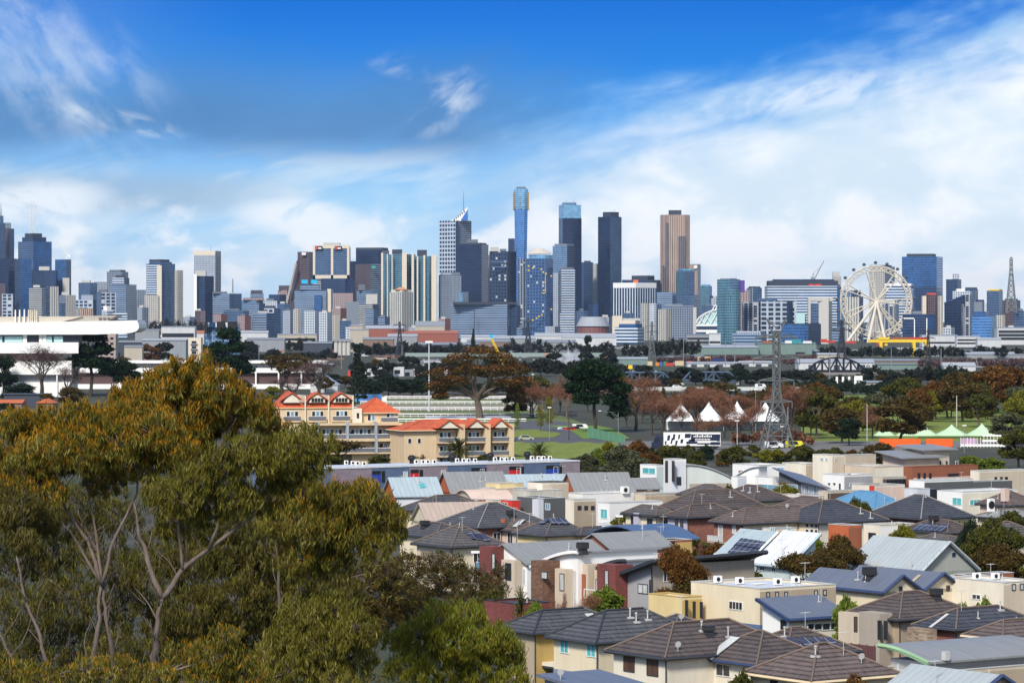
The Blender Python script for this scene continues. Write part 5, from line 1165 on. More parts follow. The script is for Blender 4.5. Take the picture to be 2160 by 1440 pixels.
# chimneys of the steam
r = thing('chimney', 'dark steel stack beside the white steam', 'chimney', (xat(1153, 2350), 2350, 0)); MB().tube([(0, 0, 0), (0, 0, zat(746, 2350))], [.9, .7], 10).build('stack', M_bk, r); MB().tube([(0, 0, zat(749, 2350)), (0, 0, zat(745, 2350))], 1.1, 10).build('stack_rim', M_orange, r)
r = thing('chimney', 'short rusty stack right of the steam', 'chimney', (xat(1277, 2350), 2350, 0)); MB().tube([(0, 0, 0), (0, 0, zat(750, 2350))], [1.3, 1.1], 10).build('stack', plain('rust', (.25, .10, .05), .8), r)
# ---------------------------------------------------------------- containers, wagons, vehicles
CC = {n_: plain(n_ + ' container', c_, .6, var=.2) for n_, c_ in (('red', (.45, .05, .04)), ('blue', (.05, .12, .36)), ('navy', (.02, .03, .12)), ('cream', (.55, .44, .27)), ('white', (.68, .68, .66)), ('green', (.06, .20, .13)), ('orange', (.60, .22, .03)), ('yellow', (.75, .50, .02)), ('brown', (.28, .09, .05)), ('teal', (.03, .26, .30)))}
def container(label, x0, x1, top, bot, Y, col):
 s = Y / F; r = thing('container', label, 'container', (xat((x0 + x1) / 2, Y), Y, zat(bot, Y)), group='freight containers in the rail yard')
 h = (x1 - x0) * s / 2; z = (bot - top) * s; mb = MB().box(-h, h, 0, 2.4, 0, z)
 for i in range(int(h * 2 / 1.2)): mb.box(-h + i * 1.2 + .3, -h + i * 1.2 + .8, -.06, 0, .15, z - .15)
 mb.build('box', CC[col], r); MB().box(h - .08, h + .05, .1, 2.3, .1, z - .1).build('door', CC[col], r)
 return r
for x0, x1, tp, bt, Y, c, lb in ((1319, 1334, 770, 779, 2180, 'yellow', 'yellow skip container by the green workshop'), (1334, 1346, 769, 777, 2190, 'navy', 'navy container next to the yellow skip'), (1365, 1376, 762, 771, 2330, 'cream', 'cream container left of the orange one'),
 (1383, 1390, 764, 772, 2330, 'orange', 'small orange container in the yard'), (1391, 1397, 763, 772, 2330, 'blue', 'small blue container right of the orange one'), (1400, 1406, 762, 772, 2330, 'green', 'small green container between blue and red'), (1404, 1420, 765, 772, 2320, 'red', 'bright red container in the yard'),
 (1424, 1442, 761, 771, 2330, 'cream', 'cream container right of the red one'), (1450, 1459, 761, 769, 2330, 'red', 'short red container before the white sheds'), (1472, 1498, 752, 762, 2400, 'cream', 'cream container stacked high above the yard'), (1483, 1494, 755, 762, 2390, 'brown', 'brown red container under the high cream one'), (1494, 1499, 753, 762, 2389, 'orange', 'orange container end by the high cream one'),
 (1500, 1528, 755, 762, 2400, 'navy', 'long navy container in the high stack'), (1578, 1592, 760, 768, 2340, 'orange', 'orange container before the second white shed'), (1583, 1596, 762, 769, 2330, 'blue', 'blue container before the second white shed'), (1608, 1628, 719, 724, 3000, 'brown', 'maroon container above the freight wall'),
 (1656, 1670, 718, 724, 3000, 'white', 'white container above the freight wall'), (1670, 1690, 716, 724, 3000, 'teal', 'teal container above the freight wall'), (1694, 1712, 719, 724, 3000, 'white', 'long white container above the freight wall'), (1731, 1745, 715, 722, 3300, 'red', 'red container left of the wheel legs'), (1745, 1762, 718, 723, 3300, 'red', 'second red container left of the wheel legs'),
 (1785, 1806, 719, 724, 3300, 'red', 'red container under the wheel'), (1850, 1862, 722, 731, 3000, 'red', 'red container beside the gantry leg'), (1880, 1920, 711, 716, 3200, 'brown', 'long pinkish container stack over the gantry girder'), (1920, 1960, 711, 716, 3200, 'red', 'long red container stack over the gantry girder')):
 container(lb, x0, x1, tp, bt, Y, c)
# flag poles with white banners and a white portal
for i, px in enumerate((1765, 1778, 1791, 1804)):
 r = thing('flag_pole', '%s of the white banner flag poles on the golf lawn' % ('leftmost', 'second from left', 'third from left', 'rightmost')[i], 'flag pole', (xat(px, 1490), 1490, 0), group='white banner poles by the golf lawn')
 MB().tube([(0, 0, 0), (0, 0, zat(794, 1490))], .14, 6).build('pole', M_pw, r); MB().box(-.45, .55, -.03, .03, zat(808, 1490), zat(794, 1490)).build('banner', M_pw, r)
r = thing('sign_portal', 'white rectangular sign portal right of the banner poles', 'sign', (xat(1810, 1500), 1500, 0))
MB().box(-1.6, -1.2, 0, .4, 0, 7.2).build('post', M_pw, r); MB().box(1.6, 2.0, 0, .4, 0, 7.2).build('post', M_pw, r); MB().box(-1.2, 1.6, 0, .4, 5.2, 7.2).build('sign_panel', M_pw, r)
# cars
def car(label, px, base, Y, col, rz=0.0, van=False):
 r = thing('parked_car', label, 'car', (xat(px, Y), Y, zat(base, Y)), rz)
 k = 1.9 if van else 1.5
 mb = MB(); prof = [(-2.1, .35), (2.1, .35), (2.15, .8), (1.3, .95), (.7, k), (-1.4, k), (-2.0, 1.0)] if not van else [(-2.4, .35), (2.4, .35), (2.4, 1.1), (1.7, k), (-2.4, k)]
 mb.slab([(x, -.85, z) for x, z in prof], None, (0, 1.7, 0)); mb.build('body', plain('car paint %s' % col[0], col[1], .3, var=.05), r)
 MB().slab([(-1.3, -.88, 1.0), (1.0, -.88, 1.0), (.62, -.88, k - .1), (-1.15, -.88, k - .1)], None, (0, 1.76, 0)).build('side_window', W_dark, r)
 for x in (-1.3, 1.3):
  for y in (-.8, .8): MB().tube([(x, y - .1, .33), (x, y + .1, .33)], .33, 10).build('wheel', M_black, r)
 return r
car('pale sand coloured car on the road by the palm', 1110, 929, 905, ('sand', (.35, .36, .28))); car('red car at the far road bend', 1205, 911, 985, ('red', (.5, .03, .03))); car('white car at the far road bend', 1190, 911, 990, ('white', (.7, .7, .7)), .6); car('white van beyond the red car', 1224, 907, 1000, ('white', (.7, .7, .7)), 0, True)
car('black car between the red car and the white van', 1214, 909, 993, ('black', (.02, .02, .025))); car('white van on the low road bridge', 1604, 818.5, 1453, ('white', (.7, .7, .7)), 0, True); car('white car on the low bridge left of the tents', 1428, 818.5, 1453, ('white', (.7, .7, .7)))
car('white minibus parked under the big pylon', 1632, 946, 845, ('white', (.7, .7, .7)), .1, True); car('white truck cab parked right of the pylon', 1652, 942, 860, ('white', (.7, .7, .7)), .4, True); car('yellow safety vehicle beside the pylon', 1676, 945, 850, ('yellow', (.65, .6, .05)), 0, True)
car('blue car at the corner of the cream flats', 1073, 932, 890, ('blue', (.04, .08, .22)), .3)
# semi trailer with a dark patterned side
Y_ = 837; s_ = Y_ / F; bz = zat(950, Y_)
r = thing('semi_trailer', 'long white truck trailer with bold black brush patterns and a navy cab', 'truck', (xat(1400, Y_), Y_, bz))
L = 120 * s_; zt = zat(912, Y_) - bz; zb = 1.2
MB().box(0, L, 0, 2.5, zb, zt).build('trailer_box', M_pw, r)
M_tnav = plain('truck navy print', (.012, .02, .05), .5)
pats = [(2, 5, 10, 36), (7, 12, 40, 80), (14, 17, 15, 60), (19, 23, 45, 88), (24, 28, 10, 40), (30, 33, 50, 85), (35, 40, 20, 50), (44, 56, 60, 92), (47, 70, 15, 34), (52, 66, 34, 48), (70, 98, 10, 22), (98, 119, 6, 30), (57, 112, 38, 88), (112, 118.5, 34, 88)]
mb = MB()
for a, b, c, d in pats:
 k = rng.uniform(-.25, .25); z0, z1 = zb + (zt - zb) * c / 100, zb + (zt - zb) * d / 100
 k *= b < 40; mb.slab([(a * s_, -.02, z0), (b * s_, -.02, z0), (min(b + 2, 119.5) * s_ + k, -.02, z1), ((a + 1) * s_ + k, -.02, z1)], None, (0, .016, 0))
mb.build('printed_pattern', M_tnav, r)
mb = MB()
for i in range(11): mb.box((63 + i * 3.6) * s_, (63 + i * 3.6 + 2.3) * s_, -.035, -.022, zb + (zt - zb) * .66, zb + (zt - zb) * (.76 + .04 * (i % 3))).box((66 + i * 3) * s_, (66 + i * 3 + 1.9) * s_, -.035, -.022, zb + (zt - zb) * .44, zb + (zt - zb) * (.53 + .03 * (i % 2)))
mb.build('side_lettering', M_pw, r)
MB().box(L * .06, L * .97, .3, 2.2, .75, zb).build('chassis', M_black, r)
for x in (10.6, 11.8, 13.0): MB().tube([(x, -.05, .5), (x, 2.5, .5)], .5, 12).build('wheel', M_black, r)
mb = MB(); mb.slab([(-3.0, .1, .5), (-.25, .1, .5), (-.25, .1, 3.6), (-1.9, .1, 3.7), (-2.5, .1, 2.2), (-3.0, .1, 2.0)], None, (0, 2.3, 0)); mb.build('cab', M_tnav, r)
MB().box(-2.3, -1.2, .06, .1, 2.2, 3.1).build('cab_window', W_dark, r)
for x in (-2.2, -.7): MB().tube([(x, .05, .5), (x, 2.4, .5)], .5, 12).build('wheel', M_black, r)
# ---------------------------------------------------------------- white peaked tents, green marquees, orange fence
def tent(label, px, top, eave, wpx, Y, mat, n=4, group=None, wall=True, name='marquee'):
 s = Y / F; w_ = wpx * s / 2; z1, z0 = zat(top, Y), zat(eave, Y)
 r = thing(name, label, 'tent', (xat(px, Y), Y, 0), 0, group)
 mb = MB(); rings = []; N = 16
 for i in range(9):
  f = i / 8; q = (1 - f) ** 1.28
  sq = lambda a: 1 / max(abs(math.cos(a)), abs(math.sin(a)))
  rings.append([(w_ * (q + .02) * math.cos(a) * (sq(a) if f < .5 else 1 + (sq(a) - 1) * (1 - f)), w_ * (q + .02) * math.sin(a) * (sq(a) if f < .5 else 1 + (sq(a) - 1) * (1 - f)) + w_, z0 + (z1 - z0) * f) for a in [2 * math.pi * (k + .5) / N for k in range(N)]])
 for i in range(8):
  for k in range(N): mb.poly([rings[i][k], rings[i][(k + 1) % N], rings[i + 1][(k + 1) % N], rings[i + 1][k]])
 mb.poly(rings[-1]); mb.build('canopy', mat, r, smooth=False)
 for sx in (-1, 1):
  for sy in (0, 2): MB().tube([(sx * w_ * .96, sy * w_, 0), (sx * w_ * .96, sy * w_, z0)], .08, 6).build('pole', M_pw, r)
 if wall: MB().box(-w_ * .95, w_ * .95, 1.9 * w_, 1.95 * w_, 0, z0).build('back_wall', mat, r)
 return r
M_tent = plain('white tent fabric', (.80, .80, .80), .7, var=.06); M_gtent = plain('pale green tent fabric', (.44, .62, .40), .7, var=.1)
for i, px in enumerate((1438, 1497, 1557, 1617)): tent('%s of four white peaked tents behind bare trees' % ('leftmost', 'second from the left', 'third from the left', 'rightmost')[i], px, 847, 888, 62, 980, M_tent, group='white peaked tents')
for px, tp, wd, lb in ((1868, 898, 44, 'pale green marquee half hidden by the spreading brown tree'), (1912, 903, 40, 'low pale green marquee behind the orange fence'), (1950, 893, 62, 'pale green peaked marquee left of the wide green roofs'), (2012, 896, 70, 'pale green marquee in the middle of the wide green roofs'), (2076, 894, 66, 'pale green marquee at the right end of the row')):
 tent(lb, px, tp, 919, wd, 935, M_gtent, group='pale green marquees', wall=False)
M_of = plain('orange fence mesh', (.72, .11, .015), .7, var=.25)
for a, b, lb in ((1854, 1942, 'bright orange hoarding left of the tree trunk'), (1953, 2010, 'bright orange hoarding right of the tree trunk')):
 Y_ = 850; r = thing('hoarding', lb, 'fence', (xat((a + b) / 2, Y_), Y_, 0)); h = (b - a) * Y_ / F / 2
 MB().box(-h, h, 0, .12, .2, zat(925, Y_)).build('panel', M_of, r); [MB().tube([(-h + k * 2 * h / 5, .18, 0), (-h + k * 2 * h / 5, .18, zat(929, Y_))], .07, 6).build('post', B_dark, r) for k in range(6)]
hd = shed('long clipped dark hedge below the green marquees', 1940, 2092, 920, 915, plain('hedge green', (.05, .085, .02), .95, var=.6, scale=2), MATS['hedge green'], None, 'clipped_hedge', depth=1.5); hd['category'] = 'hedge'
r = thing('temporary_fence', 'white and pink temporary fencing at the right by the marquees', 'fence', (xat(2072, 850), 850, 0))
s_ = 850 / F
for i in range(14):
 x = (-46 + i * 7) * s_; MB().box(x, x + .12, 0, .1, 0, 3.2 if i > 6 else 2.6).build('post', M_pw, r)
MB().box(-46 * s_, 50 * s_, .02, .08, .3, .9).box(0, 50 * s_, .02, .08, 1.5, 2.0).box(0, 50 * s_, .02, .08, 2.9, 3.3).build('rail', M_pw, r); MB().box(-44 * s_, -12 * s_, .12, .2, .9, 2.4).build('pink_panel', plain('pink mesh', (.48, .30, .45), .8), r)
# low white buildings and dark wall around the track
shed('long white flat roofed building behind the right cream flats', 898, 1076, 878, 1090, S_white, S_roofw, None, 'low_building', depth=8)
bw = shed('long black clad wall along the road and track', 850, 1216, 872, 1130, plain('black fence cladding', (.022, .022, .03), .85), MATS['black fence cladding'], None, 'boundary_wall', depth=.6); bw['category'] = 'wall'
r = thing('mesh_fence', 'green mesh fence down the slope by the dark pine', 'fence', P(1240, 923, 915))
a, b = Vector((0, 0, 0)), P(1318, 934, 880) - P(1240, 923, 915)
mb = MB(); mb.slab([a, b, b + Vector((0, 0, 1.9)), a + Vector((0, 0, 3.0))], None, (0, .05, 0)); mb.build('mesh_panel', plain('green mesh', (.12, .30, .16), .8), r)
for k in range(8): MB().tube([a.lerp(b, k / 7), a.lerp(b, k / 7) + Vector((0, 0, 2.8 - k * .12))], .06, 6).build('post', M_galv, r)
for yy, x0, x1, lb in ((891, 740, 1110, 'front white running rail of the racetrack'), (880, 740, 1130, 'second white running rail of the racetrack'), (866, 740, 1120, 'third white running rail of the racetrack'), (853, 760, 1110, 'fourth white running rail of the racetrack'), (842, 770, 1100, 'far white running rail of the racetrack')):
 Y = yat(yy); s = Y / F; r = thing('running_rail', lb, 'rail', (xat(x0, Y), Y, 0), group='racetrack rails'); L = (x1 - x0) * s
 MB().box(0, L, -.1, .1, 1.0, 1.35).box(0, L, -.06, .06, .45, .6).build('rail', M_pw, r)
 mb = MB(); [mb.box(k * 2.5, k * 2.5 + .14, -.05, .05, 0, 1.1) for k in range(int(L / 2.5))]; o = mb.build('post', M_pw, r); o['kind'] = 'stuff'
r = thing('float_truck', 'blue and white horse float parked by the track', 'truck', P(778, 851, 1300)); MB().box(-5.5, 5, 0, 2.5, .8, 3.6).build('box_body', plain('float blue', (.10, .25, .55), .4), r); MB().box(5, 7, .1, 2.4, .6, 2.6).build('cab', M_pw, r); [MB().tube([(x, 0, .45), (x, 2.5, .45)], .45, 10).build('wheel', M_black, r) for x in (-3.5, -2.3, 5.6)]
# ---------------------------------------------------------------- far tree masses (read as one mass) and single trees
def belt(label, items, lm, seed, size=1.3, name='far_wood', dens=1.0):
 """items: (px, top, base, wpx) crowns of a far wood"""
 g = random.Random(seed); cl = []
 for px, tp, bs, wd in items:
  Y = yat(bs); s = Y / F; h = (bs - tp) * s; x = xat(px, Y); w_ = wd * s / 2
  k = max(2, int(wd / 11))
  for j in range(k):
   q = (j + .5) / k * 2 - 1; hh = h * (1 - .35 * abs(q) * g.random()) * g.uniform(.72, 1.05); rx = w_ / k * 1.5
   cl.append((x + q * w_, Y + g.uniform(-8, 8), hh * .55, rx, rx, hh * .48, int(190 * dens)))
   cl.append((x + q * w_ + g.uniform(-1, 1) * rx * .5, Y - 2 + g.uniform(-5, 5), hh * .78, rx * .6, rx * .6, hh * .25, int(80 * dens)))
 me = leaf_mesh(name, cl, size, [lm], .7, 0, None, seed, .35)
 o = bpy.data.objects.new(name, me); COL.objects.link(o)
 return tag(o, label, 'wood', kind='stuff')
rg = random.Random(77)
def run(x0, x1, top, base, wd, step, jt=6):
 out = []; x = x0
 while x < x1: out.append((x, top + rg.uniform(-jt, jt), base + rg.uniform(-2, 2), wd * rg.uniform(.7, 1.3))); x += step * rg.uniform(.7, 1.3)
 return out
belt('dark trees at the feet of the towers behind the grandstand', run(290, 470, 672, 716, 34, 22, 5), L_far, 1, 2.4)
belt('dusky trees beneath the left city blocks', run(440, 760, 716, 742, 30, 21, 5), L_far, 2, 1.8)
belt('dark river trees below the brick wool store', run(770, 1060, 722, 752, 36, 20, 5), L_far, 3, 1.6)
belt('dark river trees below the dotted blue tower', run(1080, 1300, 716, 750, 30, 24, 5), L_far, 4, 1.6)
belt('dark quay trees below the gridded hotel', run(1330, 1470, 712, 756, 34, 22, 7), L_far, 5, 1.6)
belt('low trees under the wheel and quay', run(1740, 2160, 728, 756, 28, 22, 6), L_far, 6, 1.6)
belt('brown scrub along the freight wall', run(1400, 1730, 748, 768, 30, 20, 3), L_twigd, 7, 1.3, dens=.8)
belt('dark wood below the viaduct', run(770, 1300, 760, 792, 44, 24, 6), L_far, 8, 1.3)
belt('dark wood behind the racetrack', run(770, 1130, 796, 833, 46, 26, 8), L_dark, 9, 1.0)
belt('dusky trees between the grandstand and the silos', run(230, 700, 738, 762, 36, 25, 6), L_far, 10, 1.3)
belt('trees along the river by the truss bridges', run(1290, 1720, 778, 806, 44, 30, 8), L_far, 11, 1.1)
belt('dark hedge wood behind the golf lawn', run(1690, 1880, 800, 832, 40, 22, 5), L_dark, 12, .9)
belt('brown scrub right of the gantry crane', run(1960, 2170, 752, 778, 36, 22, 5), L_twigd, 13, 1.1)
belt('dark trees behind the right hand gums', run(1850, 2170, 770, 812, 50, 30, 8), L_far, 14, 1.0)
belt('low wood behind the tents', run(1330, 1700, 822, 872, 46, 26, 8), L_brown, 15, .8)
belt('low scrub beside the big pylon', run(1560, 1720, 900, 940, 30, 24, 8), L_twig, 16, .6, dens=.7)
# trees one can tell apart, near to far
T = tree
T('pine', 190, 705, 836, 118, 'dark layered pine in front of the white grandstand', var=1); T('pine', 262, 762, 836, 60, 'small dark pine right of the layered grandstand pine', var=0); T('pine', 474, 699, 836, 110, 'dark green pine behind the bronze gum crown', var=1)
T('bared', 88, 722, 842, 115, 'bare purple brown tree in front of the grandstand', var=0); T('dark', 8, 738, 838, 62, 'dark open tree at the left edge by the grandstand'); T('shrub_dark', 40, 806, 842, 80, 'dark shrubs at the foot of the grandstand'); T('bared', 140, 760, 838, 60, 'small bare tree beside the layered pine', var=1)
T('conifer', 755, 721, 852, 66, 'tall dark Norfolk style conifer left of the racetrack', var=0)
T('bareleaf', 592, 742, 838, 120, 'thinning yellow brown tree in front of the long stand'); T('bared', 672, 752, 842, 105, 'bare dark tree before the white gabled hall', var=0); T('bared', 620, 785, 842, 90, 'low bare tree behind the orange roofed flats', var=1); T('yellow', 575, 812, 850, 44, 'small green tree behind the orange roofed flats'); T('shrub_green', 716, 826, 858, 70, 'green shrub at the foot of the conifer')
T('pine', 1256, 763, 912, 124, 'big dark green pine right of the road', var=0)
T('young', 1092, 852, 908, 30, 'small lime green street tree on the left'); T('youngy', 1140, 856, 910, 36, 'lime green street tree in front of the black wall'); T('youngy', 1160, 838, 908, 40, 'taller yellowish street tree in front of the black wall')
for px, tp, bs, wd, lb in ((1165, 792, 880, 100, 'bare brown tree behind the road left of the dark pine'), (1120, 800, 880, 70, 'bare brown tree right of the bronze fig'), (1195, 800, 885, 60, 'slender bare tree beside the dark pine'), (1340, 788, 908, 96, 'tall bare russet tree right of the dark pine'), (1375, 812, 918, 80, 'bare russet tree with a dark trunk before the truck'), (1438, 846, 922, 62, 'thin bare tree in front of the leftmost tent peak'), (1468, 822, 915, 80, 'wide bare tree in front of the leftmost white tent'),
 (1400, 838, 925, 60, 'bare tree between the first two white tents'), (1528, 826, 925, 70, 'bare tree before the second white tent'), (1586, 850, 935, 50, 'bare tree before the third white tent'), (1650, 826, 925, 70, 'bare tree beside the lamp pole at the tents'), (1670, 806, 930, 90, 'bare russet tree right of the big pylon'), (1490, 870, 938, 70, 'low bare tree above the truck'), (1555, 872, 940, 80, 'low bare tree right of the truck'),
 (1794, 848, 915, 70, 'bare pinkish tree below the golf lawn'), (1840, 852, 925, 70, 'bare orange brown tree left of the spreading tree')):
 T('bare', px, tp, bs, wd, lb)
for kd, px, tp, bs, wd, lb in (
 ('olive', 1722, 812, 925, 84, 'olive gum left of the golf lawn'), ('brown', 1776, 852, 935, 96, 'dark bronze gum in front of the lawn'), ('brown', 1900, 832, 940, 124, 'wide spreading brown tree over the orange hoarding'), ('olive', 1912, 792, 872, 84, 'round olive tree right of the golf lawn'), ('dark', 1838, 820, 848, 26, 'small round dark tree on the golf lawn'),
 ('rust', 1975, 800, 885, 80, 'rust coloured gum behind the green marquees'), ('brown', 2030, 795, 890, 100, 'tall bronze gum behind the white pole'), ('rust', 2096, 766, 872, 110, 'large rust crowned gum on the right'), ('rust', 2140, 770, 880, 90, 'rust crowned gum at the right edge'), ('yellow', 2142, 838, 905, 76, 'golden tree at the right edge'), ('sage', 2126, 866, 935, 84, 'sage green willow beside the marquees'), ('olive', 2150, 900, 990, 100, 'olive tree filling the right edge'),
 ('olive', 2060, 805, 880, 60, 'olive gum between two rust crowned gums'), ('dark', 2005, 772, 830, 70, 'dark tree behind the bronze gums'), ('brown', 1945, 850, 905, 60, 'brown gum behind the green peaked marquee'), ('dark', 1790, 874, 940, 60, 'dark tree in the shade before the orange hoarding'),
 ('dark', 1445, 770, 806, 46, 'dark tree behind the blue truss bridge'), ('dark', 1562, 772, 812, 44, 'dark round tree at the right end of the blue bridge'), ('olive', 1540, 810, 838, 40, 'olive tree before the low road bridge'), ('olive', 1460, 814, 845, 44, 'olive tree in front of the blue bridge piers'), ('dark', 1640, 778, 806, 40, 'dark tree by the green embankment'), ('dark', 1356, 766, 800, 44, 'dark tree right of the yellow skip'),
 ('rust', 310, 722, 770, 60, 'russet tree behind the bronze gum crown'), ('far', 345, 720, 768, 50, 'dark tree beside the russet tree'), ('far', 520, 718, 760, 50, 'dusky tree right of the grey glass building'), ('conifer', 998, 690, 750, 22, 'dark pointed tree before the wide glass office'), ('dark', 1240, 700, 760, 20, 'small dark tree beside the exhibition shed'),
 ('dark', 820, 788, 838, 60, 'round green tree by the white townhouses'), ('dark', 870, 794, 838, 70, 'green tree left of the floodlight pole'), ('dark', 790, 800, 842, 50, 'green tree right of the conifer'), ('dark', 930, 792, 838, 60, 'green tree behind the floodlight pole'), ('olive', 1130, 790, 850, 80, 'green tree behind the bare road trees'), ('olive', 1310, 790, 830, 60, 'olive bush tree left of the blue bridge')):
 T(kd, px, tp, bs, wd, lb)
# the bronze fig tree with its domed clumps
fig = [(-4.5, 0, 6.6, 2.6, 2.4, 1.3), (-2.6, -.6, 8.6, 2.2, 2.2, 1.2), (0, 0, 9.5, 2.6, 2.4, 1.2), (2.6, .5, 8.8, 2.0, 2.2, 1.1), (4.4, 0, 7.2, 2.2, 2.2, 1.2), (-1.2, -1.5, 7.2, 2.2, 2, 1.1), (1.6, -1.4, 7.0, 2.3, 2, 1.1), (-5.2, -.4, 4.8, 1.9, 2, 1.0), (5.4, -.2, 5.4, 1.7, 2, 1.1), (-3.0, -1.6, 5.6, 1.9, 1.8, 1.0), (3.2, -1.5, 5.3, 1.9, 1.8, .9), (4.6, 0, 3.8, 1.3, 1.5, .9), (-4.9, -.6, 3.4, 1.2, 1.5, .7)]
PROTO['fig'] = [proto('tree', L_brown, B_grey, [(*c, 900) for c in fig], .34, 3.6, .5, seed=31, shell=.72, tip=L_rust, tipk=.15)]
T('fig', 1012, 741, 884, 172, 'large domed bronze fig tree beside the racetrack', name='fig_tree')
T('palm', 968, 914, 985, 84, 'feathery palm with orange fruit in front of the cream flats', Y=735, var=0); T('palm', 1137, 926, 984, 60, 'dark palm beside the grass bank', Y=735, var=1)
T('shrub_rust', 880, 930, 972, 40, 'dark red shrub between the two orange roofed buildings', Y=745); T('bareleaf', 720, 925, 985, 110, 'thin brown tree in front of the orange roofed flats', Y=705); T('shrub_olive', 690, 955, 985, 90, 'olive shrubs at the foot of the orange roofed flats', Y=700); T('shrub_olive', 1020, 955, 985, 44, 'olive shrub before the right cream flats', Y=715); T('shrub_olive', 800, 958, 985, 50, 'olive shrub behind the townhouse roof units', Y=715)
for kd, px, tp, bs, wd, Y, lb in (
 ('shrub_sage', 1312, 935, 1005, 82, 690, 'big sage green shrub right of the terrace row'), ('shrub_sage', 1345, 955, 1010, 70, 660, 'sage green shrub behind the blue roofed houses'), ('shrub_sage', 1236, 952, 1000, 56, 690, 'grey green shrub at the end of the terrace row'), ('shrub_green', 1265, 942, 985, 44, 720, 'bright green shrub on the grass bank'), ('shrub_yellow', 1282, 928, 965, 30, 760, 'golden yellow shrub by the road'),
 ('shrub_rust', 1345, 922, 980, 50, 750, 'rust red shrub by the truck cab'), ('shrub_olive', 1412, 930, 985, 72, 720, 'olive shrub in front of the truck'), ('shrub_rust', 1370, 948, 985, 40, 715, 'small rust shrub below the truck'), ('shrub_olive', 1470, 945, 985, 40, 720, 'small olive shrub under the trailer'), ('olive', 1548, 938, 995, 80, 690, 'dark olive tree in front of the car park'),
 ('yellow', 1625, 945, 995, 84, 700, 'golden olive tree below the big pylon'), ('olive', 1690, 938, 1000, 80, 700, 'olive tree right of the golden one'), ('shrub_olive', 1740, 940, 985, 60, 720, 'olive shrub behind the tall cream house'), ('brown', 1850, 930, 1000, 84, 700, 'bronze tree behind the cream parapet house'), ('brown', 1885, 945, 1000, 50, 690, 'small bronze tree beside the slate gabled house'),
 ('shrub_green', 2048, 955, 990, 60, 690, 'green bushes behind the rust banded house'), ('shrub_green', 2090, 962, 995, 66, 680, 'green bushes at the right behind the cream house'), ('shrub_dark', 1420, 958, 985, 40, 715, 'dark shrub left of the curved white house')):
 T(kd, px, tp, bs, wd, lb, Y=Y)
# steam
m = bpy.data.materials.new('steam'); m.use_nodes = True; t_ = NT(m.node_tree); t_.n.clear()
oc = t_.add('ShaderNodeTexCoord').outputs['Object']
n_ = t_.noise(oc, .09, 5, .62, .6); ln = t_.add('ShaderNodeVectorMath', operation='LENGTH', i={0: t_.add('ShaderNodeMapping', i={0: oc, 3: (1 / 15, 1 / 12, 1 / 13)}).outputs[0]}).outputs['Value']
den = t_.m('MULTIPLY', t_.m('MAXIMUM', t_.m('SUBTRACT', t_.m('SUBTRACT', n_, .45), t_.m('MULTIPLY', t_.m('MULTIPLY', ln, ln), .11)), 0.0), 3.2)
pv_ = t_.add('ShaderNodeVolumePrincipled', i={'Color': (.95, .96, 1, 1), 'Density': den}); mo = t_.add('ShaderNodeOutputMaterial'); t_.l.new(pv_.outputs[0], mo.inputs['Volume'])
mb = MB().ball((0, 0, 0), 15, 12, 13, 0, 16, 10)
tag(mb.build('steam', m, loc=P(1195, 764, 2420)), 'white steam drifting up behind the dark pine', 'steam', kind='stuff')
for i in range(64):
 px = rng.uniform(270, 2150); bs = rng.uniform(722, 772); Y = yat(bs); w_ = rng.uniform(16, 46); hh = rng.uniform(5, 10)
 if 1700 < px < 1970 and bs > 740: continue
 shed('low dusty roofed shed among the trees of the flat between river and city', px - w_ / 2, px + w_ / 2, bs - hh, Y, rng.choice((S_grey, S_dark, S_brown, S_cream, S_white, S_brick)), rng.choice((S_roofg, S_roofw, S_roofg, S_roofr, S_dark)), bs - hh + 2.5, 'shed', 0, 0, None, rng.random() < .4, rng.uniform(-.5, .5), 'small sheds of the river flat')
sheet('grass', 'green grass under the park trees at the right', [(930, 1690, 2200), (900, 1690, 2200), (862, 1690, 2200)], G_bank, .02)
# ================================================================ houses
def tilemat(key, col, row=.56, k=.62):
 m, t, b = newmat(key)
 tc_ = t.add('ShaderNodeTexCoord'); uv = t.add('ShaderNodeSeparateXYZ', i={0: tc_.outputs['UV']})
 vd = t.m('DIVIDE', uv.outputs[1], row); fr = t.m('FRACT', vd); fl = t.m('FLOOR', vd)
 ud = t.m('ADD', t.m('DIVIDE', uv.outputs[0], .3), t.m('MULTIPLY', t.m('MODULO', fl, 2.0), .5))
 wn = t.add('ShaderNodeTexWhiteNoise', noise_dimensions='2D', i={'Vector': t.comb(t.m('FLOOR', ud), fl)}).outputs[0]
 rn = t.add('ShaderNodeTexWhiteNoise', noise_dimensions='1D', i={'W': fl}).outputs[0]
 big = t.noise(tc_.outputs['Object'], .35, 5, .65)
 lap = t.m('MULTIPLY', t.m('LESS_THAN', fr, .34), -k)  # tile lap grooves: shade and dirt darkened into the colour
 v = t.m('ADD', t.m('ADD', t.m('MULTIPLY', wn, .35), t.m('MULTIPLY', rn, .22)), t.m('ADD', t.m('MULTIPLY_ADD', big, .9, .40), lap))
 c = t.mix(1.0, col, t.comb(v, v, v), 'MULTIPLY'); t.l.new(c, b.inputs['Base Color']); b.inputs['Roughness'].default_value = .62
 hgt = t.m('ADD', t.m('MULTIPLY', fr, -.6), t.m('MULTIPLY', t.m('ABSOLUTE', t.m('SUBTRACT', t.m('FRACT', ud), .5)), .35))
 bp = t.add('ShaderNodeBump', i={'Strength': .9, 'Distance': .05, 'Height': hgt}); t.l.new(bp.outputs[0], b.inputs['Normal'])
 return m
